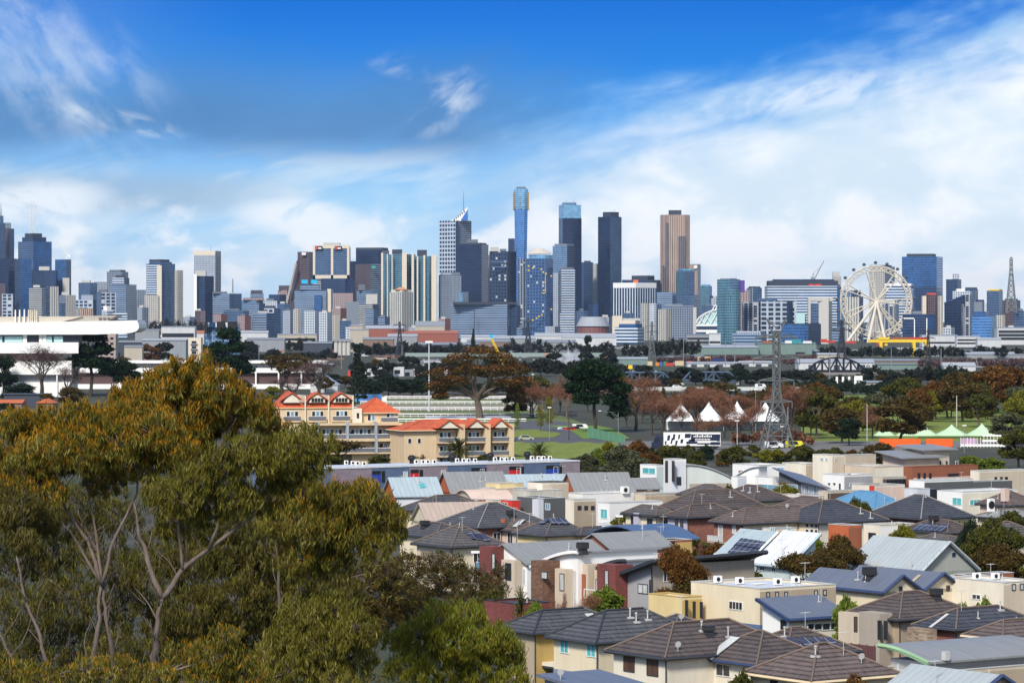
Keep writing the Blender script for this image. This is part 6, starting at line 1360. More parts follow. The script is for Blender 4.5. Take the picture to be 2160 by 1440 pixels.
def metalroof(key, col, rib=.76, rough=.42):
 m, t, b = newmat(key)
 tc_ = t.add('ShaderNodeTexCoord'); uv = t.add('ShaderNodeSeparateXYZ', i={0: tc_.outputs['UV']})
 fr = t.m('FRACT', t.m('DIVIDE', uv.outputs[0], rib)); ln = t.m('LESS_THAN', fr, .12)
 n = t.noise(t.add('ShaderNodeMapping', i={0: tc_.outputs['UV'], 3: (1, .25, 1)}).outputs[0], .8, 5, .65)
 v = t.m('ADD', t.m('MULTIPLY_ADD', n, .5, .74), t.m('MULTIPLY', ln, -.16))
 c = t.mix(1.0, col, t.comb(v, v, v), 'MULTIPLY'); t.l.new(c, b.inputs['Base Color']); b.inputs['Roughness'].default_value = rough; b.inputs['Specular IOR Level'].default_value = .4
 bp = t.add('ShaderNodeBump', i={'Strength': .7, 'Distance': .04, 'Height': ln}); t.l.new(bp.outputs[0], b.inputs['Normal'])
 return m
def brickmat(key, c1, c2, mortar):
 m, t, b = newmat(key); tc_ = t.add('ShaderNodeTexCoord')
 br = t.add('ShaderNodeTexBrick', i={'Vector': tc_.outputs['UV'], 'Color1': (*c1, 1), 'Color2': (*c2, 1), 'Mortar': (*mortar, 1), 'Scale': 1.0, 'Mortar Size': .012, 'Brick Width': .46, 'Row Height': .17})
 n = t.noise(tc_.outputs['Object'], .7, 5, .65); v = t.m('MULTIPLY_ADD', n, .9, .55)
 t.l.new(t.mix(1.0, br.outputs[0], t.comb(v, v, v), 'MULTIPLY'), b.inputs['Base Color']); b.inputs['Roughness'].default_value = .9
 return m
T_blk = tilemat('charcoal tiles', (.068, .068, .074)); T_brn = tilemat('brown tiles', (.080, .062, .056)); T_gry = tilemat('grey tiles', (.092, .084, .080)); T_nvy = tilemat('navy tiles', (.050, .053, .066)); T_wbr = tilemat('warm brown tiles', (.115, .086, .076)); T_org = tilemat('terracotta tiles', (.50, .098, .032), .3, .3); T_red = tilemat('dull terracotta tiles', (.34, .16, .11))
R_gry = metalroof('grey metal roof sheet', (.25, .255, .255)); R_lgt = metalroof('pale grey metal roof sheet', (.38, .42, .43)); R_blu = metalroof('slate blue metal roof sheet', (.13, .15, .20)); R_wht = metalroof('white metal roof sheet', (.66, .67, .68), rough=.35); R_sky = metalroof('sky blue metal roof sheet', (.11, .26, .42)); R_lbl = metalroof('ice blue metal roof sheet', (.37, .45, .48)); R_tan = metalroof('pinkish beige roof sheet', (.44, .35, .29)); R_drk = metalroof('dark metal roof sheet', (.06, .062, .066)); R_nav = metalroof('navy metal roof sheet', (.07, .12, .23))
K = lambda key, c, v=.26: plain(key, c, .85, v, .45, streak=True)
C_crm = K('cream render wall', (.68, .59, .42)); C_lcr = K('light cream render wall', (.70, .64, .52)); C_yel = K('yellow render wall', (.66, .52, .26)); C_mus = K('mustard render wall', (.50, .35, .12)); C_tan = K('tan render wall', (.40, .32, .23)); C_bei = K('beige render wall', (.55, .46, .35)); C_wht = K('white render wall', (.78, .77, .74), .1); C_gry = K('grey render wall', (.34, .34, .35)); C_lgr = K('light grey render wall', (.58, .60, .64)); C_dgr = K('dark grey render wall', (.10, .105, .11)); C_tau = K('taupe render wall', (.36, .31, .255)); C_pnk = K('pinkish render wall', (.60, .46, .38)); C_org = K('orange render wall', (.46, .12, .045)); C_ter = K('terracotta render wall', (.28, .10, .055)); C_redr = K('red render wall', (.58, .045, .03)); C_pgr = K('pale green render wall', (.50, .58, .56)); C_brn = K('dark brown wall', (.095, .07, .055)); C_lil = K('lilac render wall', (.44, .42, .50)); C_pink = K('dusty pink render wall', (.48, .33, .34)); C_sil = K('pale green grey wall', (.56, .60, .56))
B_red = brickmat('red brick', (.30, .10, .065), (.22, .075, .05), (.26, .19, .15)); B_mar = brickmat('maroon brick', (.20, .048, .04), (.14, .035, .03), (.12, .06, .05)); B_stn = brickmat('brown stone', (.22, .115, .065), (.12, .06, .04), (.08, .05, .04)); B_sto = brickmat('mixed fieldstone', (.42, .32, .22), (.20, .14, .10), (.16, .13, .10)); B_org = brickmat('orange brick', (.46, .17, .08), (.36, .12, .06), (.35, .22, .15))
M_fas = plain('dark fascia', (.035, .04, .05), .5); M_ridge = plain('brown ridge caps', (.145, .108, .088), .7); M_ridg = plain('grey ridge caps', (.24, .225, .21), .7); M_fnav = plain('navy fascia', (.03, .05, .12), .5); M_wfr = plain('white window frame', (.72, .72, .70), .5, var=.05); M_bfr = plain('dark window frame', (.05, .045, .045), .5)
def glassmat(key, col, rough=.08):
 m, t, b = newmat(key); n = t.noise(t.add('ShaderNodeTexCoord').outputs['Object'], .8, 2)
 t.l.new(t.mix(n, tuple(c * .5 for c in col), tuple(min(1, c * 1.5) for c in col)), b.inputs['Base Color']); b.inputs['Roughness'].default_value = rough; b.inputs['Specular IOR Level'].default_value = .7
 return m
G_drk = glassmat('dark glazing', (.022, .026, .033)); G_tea = glassmat('teal blind glazing', (.10, .42, .44), .2); G_brw = glassmat('brown curtain glazing', (.10, .055, .04), .2); G_blu = glassmat('blue glazing', (.16, .30, .40)); G_pal = glassmat('pale blind glazing', (.50, .52, .50), .3)
M_sol = None
def solarmat():
 m, t, b = newmat('solar cells'); uv = t.add('ShaderNodeSeparateXYZ', i={0: t.add('ShaderNodeTexCoord').outputs['UV']})
 ln = t.m('MAXIMUM', t.m('LESS_THAN', t.m('FRACT', t.m('DIVIDE', uv.outputs[0], 1.0)), .07), t.m('LESS_THAN', t.m('FRACT', t.m('DIVIDE', uv.outputs[1], 1.6)), .05))
 t.l.new(t.mix(ln, (.045, .05, .085), (.30, .32, .36)), b.inputs['Base Color']); b.inputs['Roughness'].default_value = .15; return m
M_sol = solarmat()
M_cool = plain('black cooler plastic', (.028, .028, .031), .55); M_vent = plain('vent pipe', (.50, .50, .48), .6)
HS = []
class House:
 def __init__(s, label, cx, ey, ze=5.4, th=55, name='house', cat='house', Y=None, group=None):
  s.th = rad(th); s.Y = Y or yat(ey, ze); s.ze = ze; s.s = s.Y / F
  s.loc = Vector((xat(cx, s.Y), s.Y, 0)); s.r = thing(name, label, cat, s.loc, math.pi / 2 - s.th, group)
  s.ux = Vector((math.sin(s.th), math.cos(s.th), 0)); s.uy = Vector((-math.cos(s.th), math.sin(s.th), 0)); s.roofs = []; HS.append(s)
 def A(s, px): return px * s.s / math.cos(s.th)
 def B(s, px): return px * s.s / math.sin(s.th)
 def loc_(s, w_): d = w_ - s.loc; return Vector((d.dot(s.ux), d.dot(s.uy), w_.z))
 def on(s, face, px, py, off=0.0):
  o = s.loc_(Vector((0, 0, EYE))); e = s.loc_(P(px, py, 100.0)) - o
  k = (off - o.x) / e.x if face == 'L' else (off - o.y) / e.y
  p = o + e * k; return (p.y if face == 'L' else p.x), p.z
 def hit(s, px, py):
  o = s.loc_(Vector((0, 0, EYE))); e = s.loc_(P(px, py, 1.0)) - o; Y = s.Y - 4
  while Y < s.Y + 60:
   p = o + e * Y
   for f in s.roofs:
    z = f(p.x, p.y)
    if z is not None and p.z <= z + .01: return p.x, p.y, z, f
   Y += .06
  return None
 def walls(s, x0, x1, y0, y1, z1, mL, mR=None, z0=-.4, part='wall'):
  mb = MB(); k = [(x0, y0), (x1, y0), (x1, y1), (x0, y1)]; mb.v = [(x, y, z0) for x, y in k] + [(x, y, z1) for x, y in k]
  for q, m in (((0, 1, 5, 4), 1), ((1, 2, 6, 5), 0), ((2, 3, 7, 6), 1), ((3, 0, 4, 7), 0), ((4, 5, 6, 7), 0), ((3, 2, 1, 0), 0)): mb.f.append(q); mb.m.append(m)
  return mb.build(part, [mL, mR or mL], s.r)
 def hip(s, L1, L2, mat, x0=0.0, y0=0.0, z=None, pitch=.45, o=.55, cap=None, gut=None):
  z = s.ze if z is None else z; pitch *= 1.22 if pitch < 1 else 1; xa, xb, ya, yb = x0 - o, x0 + L2 + o, y0 - o, y0 + L1 + o
  w_, d = xb - xa, yb - ya; k = min(w_, d) / 2; h = k * pitch; zr = z + h
  c = [Vector((xa, ya, z)), Vector((xb, ya, z)), Vector((xb, yb, z)), Vector((xa, yb, z))]
  if w_ >= d: r0, r1 = Vector((xa + k, ya + k, zr)), Vector((xb - k, ya + k, zr)); pl = [(c[0], c[1], r1, r0), (c[1], c[2], r1), (c[2], c[3], r0, r1), (c[3], c[0], r0)]; hp = [(c[0], r0), (c[1], r1), (c[2], r1), (c[3], r0), (r0, r1)]
  else: r0, r1 = Vector((xa + k, ya + k, zr)), Vector((xa + k, yb - k, zr)); pl = [(c[0], c[1], r0), (c[1], c[2], r1, r0), (c[2], c[3], r1), (c[3], c[0], r0, r1)]; hp = [(c[0], r0), (c[1], r0), (c[2], r1), (c[3], r1), (r0, r1)]
  mb = MB()
  for q in pl: mb.poly(q)
  mb.poly([c[3] - Vector((0, 0, .02)), c[2] - Vector((0, 0, .02)), c[1] - Vector((0, 0, .02)), c[0] - Vector((0, 0, .02))])
  o_ = mb.build('roof', mat, s.r)
  mb = MB()
  for a, b in hp:
   if (b - a).length > .1: mb.tube([a + Vector((0, 0, .03)), b + Vector((0, 0, .05))], .11, 5)
  mb.build('ridge_cap', cap or M_ridge, o_)
  mb = MB(); g = .09
  for a, b in ((0, 1), (1, 2), (2, 3), (3, 0)): mb.bar(c[a] - Vector((0, 0, .08)), c[b] - Vector((0, 0, .08)), .2)
  mb.build('gutter', gut or M_fas, o_)
  s.roofs.append(lambda x, y: z + pitch * min(x - xa, xb - x, y - ya, yb - y) if xa <= x <= xb and ya <= y <= yb else None)
  return o_
 def gable(s, L1, L2, mat, axis='y', x0=0.0, y0=0.0, z=None, pitch=.5, o=.4, wm=None, fas=None, v=.18):
  z = s.ze if z is None else z; xa, xb, ya, yb = x0 - o, x0 + L2 + o, y0 - o, y0 + L1 + o
  k = (xb - xa) / 2 if axis == 'y' else (yb - ya) / 2; zr = z + k * pitch; mb = MB(); t = Vector((0, 0, -v))
  if axis == 'y': A_, B_, C_, D_, E_, F_ = (Vector(q) for q in ((xa, ya, z), (xa + k, ya, zr), (xb, ya, z), (xa, yb, z), (xa + k, yb, zr), (xb, yb, z))); gw = [(x0, y0, z - .4), (x0 + L2, y0, z - .4), (x0 + L2, y0, z + .05), (xa + k, y0, zr - .12), (x0, y0, z + .05)]; dv = Vector((0, L1, 0))
  else: A_, B_, C_, D_, E_, F_ = (Vector(q) for q in ((xa, ya, z), (xa, ya + k, zr), (xa, yb, z), (xb, ya, z), (xb, ya + k, zr), (xb, yb, z))); gw = [(x0, y0 + L1, z - .4), (x0, y0, z - .4), (x0, y0, z + .05), (x0, ya + k, zr - .12), (x0, y0 + L1, z + .05)]; dv = Vector((L2, 0, 0))
  for q in ((A_, B_, E_, D_), (B_, C_, F_, E_)): mb.slab(q, None, t)
  o_ = mb.build('roof', mat, s.r)
  if wm: MB().slab(gw, None, dv).build('gable_wall', wm, s.r)
  if fas:
   mb = MB(); [mb.bar(a + t * .5, b + t * .5, v + .1) for a, b in ((A_, B_), (B_, C_), (A_, D_))]; mb.build('fascia', fas, o_)
  s.roofs.append((lambda x, y: z + pitch * min(x - xa, xb - x) if xa <= x <= xb and ya <= y <= yb else None) if axis == 'y' else (lambda x, y: z + pitch * min(y - ya, yb - y) if xa <= x <= xb and ya <= y <= yb else None))
  return o_
 def skill(s, L1, L2, mat, z00, zx, zy, x0=0.0, y0=0.0, o=.45, t=.22, fas=None):
  """single plane: z00 at the near corner, zx higher at the far end of x, zy at the far end of y"""
  xa, xb, ya, yb = x0 - o, x0 + L2 + o, y0 - o, y0 + L1 + o
  f = lambda x, y: z00 + zx * (x - x0) / L2 + zy * (y - y0) / L1
  q = [Vector((x, y, f(x, y))) for x, y in ((xa, ya), (xb, ya), (xb, yb), (xa, yb))]
  o_ = MB().slab(q, None, (0, 0, t)).build('roof', mat, s.r)
  if fas: MB().bar(q[0] + Vector((0, 0, t / 2)), q[1] + Vector((0, 0, t / 2)), t + .06).bar(q[0] + Vector((0, 0, t / 2)), q[3] + Vector((0, 0, t / 2)), t + .06).build('fascia', fas, o_)
  s.roofs.append(lambda x, y: f(x, y) + t if xa <= x <= xb and ya <= y <= yb else None)
  return o_
 def swalls(s, L1, L2, z00, zx, zy, mL, mR, x0=0.0, y0=0.0):
  f = lambda x, y: z00 + zx * (x - x0) / L2 + zy * (y - y0) / L1 + .02
  k = [(x0, y0), (x0 + L2, y0), (x0 + L2, y0 + L1), (x0, y0 + L1)]; mb = MB(); mb.v = [(x, y, -.4) for x, y in k] + [(x, y, f(x, y)) for x, y in k]
  for q, m in (((0, 1, 5, 4), 1), ((1, 2, 6, 5), 0), ((2, 3, 7, 6), 1), ((3, 0, 4, 7), 0), ((4, 5, 6, 7), 0)): mb.f.append(q); mb.m.append(m)
  return mb.build('wall', [mL, mR], s.r)
 def barrel(s, L1, L2, mat, axis, z, rise, x0=0.0, y0=0.0, half=0, o=.4, wm=None, rim=None, n=12):
  """curved roof; half: 0 whole arch, 1 rising to the far side, -1 rising to the near side"""
  W_ = L2 if axis == 'y' else L1; D = L1 if axis == 'y' else L2; pr = []
  for i in range(n + 1):
   f = i / n; h = math.sin(math.pi * f) if half == 0 else math.sin(math.pi / 2 * (f if half > 0 else 1 - f)); pr.append((f * (W_ + 2 * o) - o, z + rise * h))
  P_ = (lambda a, d, h: Vector((x0 + a, y0 + d, h))) if axis == 'y' else (lambda a, d, h: Vector((x0 + d, y0 + a, h)))
  mb = MB()
  for i in range(n): mb.slab([P_(pr[i][0], -o, pr[i][1]), P_(pr[i + 1][0], -o, pr[i + 1][1]), P_(pr[i + 1][0], D + o, pr[i + 1][1]), P_(pr[i][0], D + o, pr[i][1])], None, (0, 0, .16))
  o_ = mb.build('roof', mat, s.r)
  if wm:
   q = [P_(max(0, min(W_, a)), 0, h + .05) for a, h in pr]; MB().slab([P_(0, 0, -.4)] + q + [P_(W_, 0, -.4)], None, P_(0, D, 0) - P_(0, 0, 0)).build('wall', wm, s.r)
  if rim: mb = MB(); [mb.bar(P_(pr[i][0], -o, pr[i][1] + .08), P_(pr[i + 1][0], -o, pr[i + 1][1] + .08), .3) for i in range(n)]; mb.build('rim', rim, o_)
  lo = -o
  def fz(x, y):
   a, d = (x - x0, y - y0) if axis == 'y' else (y - y0, x - x0)
   if not (lo <= a <= W_ + o and lo <= d <= D + o): return None
   f = (a + o) / (W_ + 2 * o); h = math.sin(math.pi * f) if half == 0 else math.sin(math.pi / 2 * (f if half > 0 else 1 - f)); return z + rise * h + .16
  s.roofs.append(fz); return o_
 def flat(s, L1, L2, z, mL, mR, x0=0.0, y0=0.0, deck=None, cop=None, z0=-.4, par=.35):
  """flat roofed box: walls, a parapet coping and a roof deck set below it"""
  s.walls(x0, x0 + L2, y0, y0 + L1, z - par, mL, mR, z0)
  mb = MB(); t = .22
  for a, b, c, d in ((x0, x0 + L2, y0, y0 + t), (x0, x0 + L2, y0 + L1 - t, y0 + L1), (x0, x0 + t, y0 + t, y0 + L1 - t), (x0 + L2 - t, x0 + L2, y0 + t, y0 + L1 - t)): mb.box(a, b, c, d, z - par, z - .07)
  mb.build('parapet', mL, s.r)
  mb = MB(); t = .3; e = .04
  for a, b, c, d in ((x0 - e, x0 + L2 + e, y0 - e, y0 + t), (x0 - e, x0 + L2 + e, y0 + L1 - t, y0 + L1 + e), (x0 - e, x0 + t, y0 + t, y0 + L1 - t), (x0 + L2 - t, x0 + L2 + e, y0 + t, y0 + L1 - t)): mb.box(a, b, c, d, z - .07, z)
  mb.build('coping', cop or M_vent, s.r)
  MB().box(x0 + .22, x0 + L2 - .22, y0 + .22, y0 + L1 - .22, z - par, z - par + .06).build('roof', deck or R_wht, s.r)
  s.roofs.append(lambda x, y: z - par + .06 if x0 <= x <= x0 + L2 and y0 <= y <= y0 + L1 else None)
 def win(s, face, rects, gl=None, fr=None, off=0.0, part='window', mull=1):
  for (a, b, c, d) in rects:
   u0, z1 = s.on(face, a, b, off); u1, _ = s.on(face, c, b, off); _, z0 = s.on(face, (a + c) / 2, d, off); _, z1 = s.on(face, (a + c) / 2, b, off)
   if u1 < u0: u0, u1 = u1, u0
   def bx(mb, p0, p1, q0, q1, e0, e1): return mb.box(off - e1, off - e0, p0, p1, q0, q1) if face == 'L' else mb.box(p0, p1, off - e1, off - e0, q0, q1)
   g = .07; mb = MB()
   for p0, p1, q0, q1 in ((u0 - g, u1 + g, z1, z1 + g), (u0 - g, u1 + g, z0 - g, z0), (u0 - g, u0, z0, z1), (u1, u1 + g, z0, z1)): bx(mb, p0, p1, q0, q1, 0, .07)
   for i in range(1, mull + 1): um = u0 + (u1 - u0) * i / (mull + 1); bx(mb, um - .03, um + .03, z0, z1, .03, .06)
   o_ = mb.build(part, fr or M_wfr, s.r)
   bx(MB(), u0, u1, z0, z1, .005, .03).build('pane', gl or G_drk, o_)
 def door(s, face, rects, mat, off=0.0, part='door'):
  for (a, b, c, d) in rects:
   u0, z1 = s.on(face, a, b, off); u1, _ = s.on(face, c, b, off); _, z0 = s.on(face, (a + c) / 2, d, off); _, z1 = s.on(face, (a + c) / 2, b, off)
   (MB().box(off - .05, off - .004, u0, u1, z0, z1) if face == 'L' else MB().box(u0, u1, off - .05, off - .004, z0, z1)).build(part, mat, s.r)
 def auto(s, face, length, z0=None, n=2, w_=1.1, h=1.3, gl=None, fr=None, off=0.0, storeys=(3.3, .9)):
  """plain rows of windows where the photo shows only that there are some"""
  for zb in storeys:
   for i in range(n):
    u = length * (i + .5) / n; bx = lambda mb, p0, p1, q0, q1, e0, e1: mb.box(off - e1, off - e0, p0, p1, q0, q1) if face == 'L' else mb.box(p0, p1, off - e1, off - e0, q0, q1)
    mb = MB()
    for p0, p1, q0, q1 in ((u - w_ / 2 - .07, u + w_ / 2 + .07, zb + h, zb + h + .07), (u - w_ / 2 - .07, u + w_ / 2 + .07, zb - .07, zb), (u - w_ / 2 - .07, u - w_ / 2, zb, zb + h), (u + w_ / 2, u + w_ / 2 + .07, zb, zb + h), (u - .025, u + .025, zb, zb + h)): bx(mb, p0, p1, q0, q1, 0, .06)
    o_ = mb.build('window', fr or M_wfr, s.r); bx(MB(), u - w_ / 2, u + w_ / 2, zb, zb + h, .005, .03).build('pane', gl or G_drk, o_)
 def cooler(s, px, py, wpx=18, hpx=16):
  q = s.hit(px, py)
  if not q: return
  k = wpx * s.s / 2 * .8; h = hpx * s.s; x, y, z, f = q
  o_ = MB().prism([(x - k, y - k), (x + k, y - k), (x + k, y + k), (x - k, y + k)], z - .3, z + .35, scale=.7).box(x - k, x + k, y - k, y + k, z + .35, z + h).build('cooler', M_cool, s.r)
  mb = MB(); [mb.box(x - k - .02, x + k + .02, y - k - .02, y + k + .02, z + .5 + i * .22, z + .58 + i * .22) for i in range(max(1, int((h - .6) / .22)))]; mb.build('louvre', M_bfr, o_)
 def vent(s, *pts):
  for px, py in pts:
   q = s.hit(px, py)
   if q: x, y, z, f = q; MB().tube([(x, y, z - .1), (x, y, z + .75)], .06, 6).tube([(x, y, z + .72), (x, y, z + .85)], .11, 6).box(x - .28, x + .28, y - .28, y + .28, z - .1, z + .06).build('vent_pipe', M_vent, s.r)
 def dish(s, px, py):
  q = s.hit(px, py)
  if q: x, y, z, f = q; MB().tube([(x, y, z - .1), (x, y, z + .5)], .03, 5).tube([(x - .02, y - .05, z + .55), (x + .01, y + .05, z + .57)], [.26, .2], 12).build('satellite_dish', M_vent, s.r)
 def aerial(s, px, py, h=2.2):
  q = s.hit(px, py)
  if q:
   x, y, z, f = q; mb = MB().tube([(x, y, z - .1), (x, y, z + h)], .025, 5).bar((x - .6, y, z + h - .1), (x + .6, y, z + h - .1), .03)
   [mb.bar((x - .5 + i * .25, y - .3, z + h - .1), (x - .5 + i * .25, y + .3, z + h - .1), .02) for i in range(5)]; mb.build('aerial', M_vent, s.r)
 def box_unit(s, px, py, w_=.8, d=.45, h=.75, part='air_conditioner', mat=None):
  q = s.hit(px, py)
  if q:
   x, y, z, f = q; o_ = MB().box(x - w_ / 2, x + w_ / 2, y - d / 2, y + d / 2, z + .08, z + h).build(part, mat or C_wht, s.r)
   if part == 'air_conditioner': MB().tube([(x - .12, y - d / 2 - .03, z + h * .55), (x - .12, y - d / 2 + .02, z + h * .55)], h * .3, 10).build('fan', M_black, o_)
 def panel(s, px, py, w_, d, mat=None, part='solar_panel', lift=.07, tilt=True):
  """a flat panel lying on the roof plane under pixel (px, py): w_ along the eave, d up the slope"""
  q = s.hit(px, py)
  if not q: return
  x, y, z, f = q; e = .08
  gx_ = ((f(x + e, y) or z) - (f(x - e, y) or z)) / (2 * e); gy_ = ((f(x, y + e) or z) - (f(x, y - e) or z)) / (2 * e)
  n = Vector((-gx_, -gy_, 1)).normalized(); up_ = Vector((gx_, gy_, gx_ * gx_ + gy_ * gy_)); up_ = up_.normalized() if up_.length > .02 else Vector((0, 1, 0)); sd_ = up_.cross(n).normalized()
  c = Vector((x, y, z)) + n * lift; q4 = [c - sd_ * w_ / 2 - up_ * d / 2, c + sd_ * w_ / 2 - up_ * d / 2, c + sd_ * w_ / 2 + up_ * d / 2, c - sd_ * w_ / 2 + up_ * d / 2]
  MB().slab(q4, None, n * .05).build(part, mat or M_sol, s.r)
def hiphouse(label, cx, ey, a, b, roof, mL, mR=None, ze=5.4, th=55, pitch=.45, cap=None, gut=None, wl=2, wr=2, st=(3.3, .9), gl=None, name='house'):
 h = House(label, cx, ey, ze, th, name); h.L1, h.L2 = h.A(a), h.B(b)
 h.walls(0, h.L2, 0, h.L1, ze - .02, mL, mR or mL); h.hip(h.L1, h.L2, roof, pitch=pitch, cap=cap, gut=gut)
 st = tuple(z for z in st if z < ze - 1.3)
 if wl: h.auto('L', h.L1, n=wl, storeys=st, gl=gl)
 if wr: h.auto('R', h.L2, n=wr, storeys=st, gl=gl)
 MB().tube([(-.06, -.06, 0), (-.06, -.06, ze - .1)], .05, 6).build('downpipe', gut or M_fas, h.r)
 return h
def flathouse(label, xl, xs, xr, top, z, mL, mR=None, th=55, deck=None, cop=None, Y=None, wl=0, wr=0, name='house', gl=None, st=(3.4, .8)):
 h = House(label, xs, top, z, th, name, Y=Y); h.L1, h.L2 = max(1.5, h.A(xs - xl)), max(1.5, h.B(xr - xs))
 h.flat(h.L1, h.L2, z, mL, mR or mL, deck=deck, cop=cop)
 if wl: h.auto('L', h.L1, n=wl, storeys=st, gl=gl)
 if wr: h.auto('R', h.L2, n=wr, storeys=st, gl=gl)
 return h
# ---------------------------------------------------------------- nearest rows of the estate
h = House('cream house with a brown tiled hip roof and brown curtained windows at the bottom', 1405, 1386); h.L1, h.L2 = h.A(106), 13.0
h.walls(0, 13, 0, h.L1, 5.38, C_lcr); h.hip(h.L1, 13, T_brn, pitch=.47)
h.win('L', [(1317, 1379, 1338, 1414), (1366, 1387, 1388, 1423)], G_brw, M_bfr); MB().tube([(-.06, -.06, 0), (-.06, -.06, 5.3)], .06, 6).build('downpipe', M_fas, h.r)
w1 = h.on('L', 1448, 1400, 2.5)
x0w, y0w, wl1 = 5.0, -5.6, 5.5
h.walls(x0w, x0w + 7, y0w, 2.0, 5.0, C_lcr, C_lcr); h.hip(7.6, 7, T_brn, x0=x0w, y0=y0w, z=5.02, pitch=.45, gut=M_fnav)
h.win('L', [(1464, 1393, 1482, 1420), (1512, 1401, 1540, 1424)], None, None, x0w); MB().box(x0w - .07, x0w - .005, y0w, 2, -.4, 2.6).build('brick_skirt', B_red, h.r)
h.panel(1523, 1369, 1.1, 3.4, G_pal, 'skylight', .12); h.cooler(1494, 1338, 26, 20); h.vent((1536, 1342), (1480, 1330)); h.dish(1430, 1372)
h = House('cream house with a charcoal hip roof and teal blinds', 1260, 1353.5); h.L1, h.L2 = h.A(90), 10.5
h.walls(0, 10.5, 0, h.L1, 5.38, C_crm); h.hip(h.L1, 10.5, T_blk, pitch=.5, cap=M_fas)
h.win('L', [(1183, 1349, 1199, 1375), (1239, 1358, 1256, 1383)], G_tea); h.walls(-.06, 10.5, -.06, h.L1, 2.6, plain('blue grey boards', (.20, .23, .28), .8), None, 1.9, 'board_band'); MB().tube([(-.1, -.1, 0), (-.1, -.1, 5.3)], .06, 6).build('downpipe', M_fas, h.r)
h.walls(-.03, 10.4, -.03, h.L1 - .02, 1.9, B_stn, B_stn, part='brick_base')
h.vent((1329, 1302), (1366, 1306), (1342, 1311))
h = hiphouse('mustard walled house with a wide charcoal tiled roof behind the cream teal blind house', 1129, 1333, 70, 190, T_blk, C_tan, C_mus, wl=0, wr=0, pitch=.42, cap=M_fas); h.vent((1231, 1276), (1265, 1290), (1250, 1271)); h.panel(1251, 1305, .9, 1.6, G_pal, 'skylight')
hiphouse('small dark hip roof wedged behind the brown and charcoal roofs', 1425, 1325, 46, 60, T_nvy, C_tan, wl=0, wr=0, pitch=.4).dish(1437, 1312)
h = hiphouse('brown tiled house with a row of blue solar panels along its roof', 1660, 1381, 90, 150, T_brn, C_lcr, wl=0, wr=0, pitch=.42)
for i in range(6): h.panel(1622 + i * 26, 1357, 1.0, 1.5, lift=.12)
h.vent((1655, 1342),)
h = House('cream house with a ridged brown hip roof at the bottom edge', 1713, 1436); h.L1, h.L2 = h.A(118), h.B(190)
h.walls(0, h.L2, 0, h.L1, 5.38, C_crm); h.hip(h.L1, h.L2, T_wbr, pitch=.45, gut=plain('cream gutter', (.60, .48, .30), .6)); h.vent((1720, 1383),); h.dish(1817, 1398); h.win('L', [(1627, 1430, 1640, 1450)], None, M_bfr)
# grey curved roof with green edge over a flat annex
h = House('house with a gently curved grey roof and green eave over a flat annex', 1908, 1421, 4.0); h.L1, h.L2 = h.A(86), h.B(330)
h.flat(h.L1, h.L2, 4.0, C_bei, C_tan, deck=R_wht); h.win('L', [(1880, 1424, 1896, 1440)], G_pal)
h.walls(3.8, 3.8 + 13, 1.2, 6, 4.6, C_gry); h.barrel(5.4, 14, R_gry, 'x', 4.6, 1.0, x0=3.2, y0=.6, half=1, rim=plain('pale green edge', (.26, .42, .24), .7)); h.box_unit(1995, 1412, .5, .5, .8, 'roof_pipe', M_vent)
h = House('blue edged gabled roof cut off at the bottom right', 2030, 1490, 5.0); h.L1, h.L2 = 9, 7; h.walls(0, 7, 0, 9, 4.98, C_pnk); h.gable(9, 7, R_lgt, 'y', pitch=.55, wm=C_pnk, fas=M_fnav)
h = House('low slate blue metal roof at the bottom edge below the teal blind house', 1300, 1474, 5.2); h.swalls(9, 5, 5.2, 0, 1.0, C_gry, C_gry); h.skill(9, 5, R_blu, 5.2, 0, .8); h.dish(1182, 1432)
h = House('cream roofed carport half hidden by the green crown', 1205, 1408, 2.6, name='carport', cat='carport'); h.L1 = h.A(80); MB().box(0, 5, 0, h.L1, 2.45, 2.75).build('roof', C_lcr, h.r); [MB().tube([(x, y, 0), (x, y, 2.45)], .07, 6).build('post', M_fas, h.r) for x in (.2, 4.8) for y in (.2, h.L1 - .2)]; MB().box(0, 5, -.06, h.L1, 2.25, 2.45).build('fascia', M_fas, h.r)
h = flathouse('brown brick flat roofed house with a white roof unit behind the gum branches', 1020, 1090, 1160, 1272, 3.6, B_mar, B_mar, deck=R_drk, cop=M_fas); h.box_unit(1090, 1265, 1.0, .8, 1.6); h.dish(1091, 1262); h.aerial(1082, 1266, 1.6)
# yellow modern house
h = House('cream and mustard flat roofed modern house with slit windows', 1603, 1240, 6.5); h.L1, h.L2 = h.A(135), h.B(172)
h.flat(h.L1, h.L2, 6.5, C_crm, C_tan); h.flat(h.A(68), h.B(44), 5.3, C_yel, C_mus, x0=-3.6, y0=h.A(96), cop=C_mus)  # right faces in darker render: the side away from the sun put into colour
h.win('L', [(1539, 1269, 1566, 1284)], G_drk, None, 0, mull=3); h.win('L', [(1447, 1266, 1451, 1300), (1463, 1269, 1467, 1302), (1478, 1270, 1482, 1302)], None, M_bfr, -3.6, mull=0); h.win('R', [(1509, 1271, 1522, 1280)], None, None, h.A(96), mull=1)
h.win('R', [(1617, 1249, 1622, 1257), (1636, 1248, 1641, 1257), (1655, 1248, 1660, 1256), (1718, 1245, 1723, 1254), (1737, 1244, 1742, 1253)], G_pal, M_bfr, mull=0)
h.walls(-.05, h.L2, -.05, h.A(40), 2.9, plain('blue panel wall', (.10, .16, .27), .7), None, -.4, 'blue_panel')
for px, py in ((1514, 1229), (1678, 1230), (1560, 1232), (1640, 1234)): h.box_unit(px, py, .75, .5, .75)
h.panel(1600, 1232, 1.4, 1.0, M_pw, 'roof_light'); h.aerial(1698, 1230)
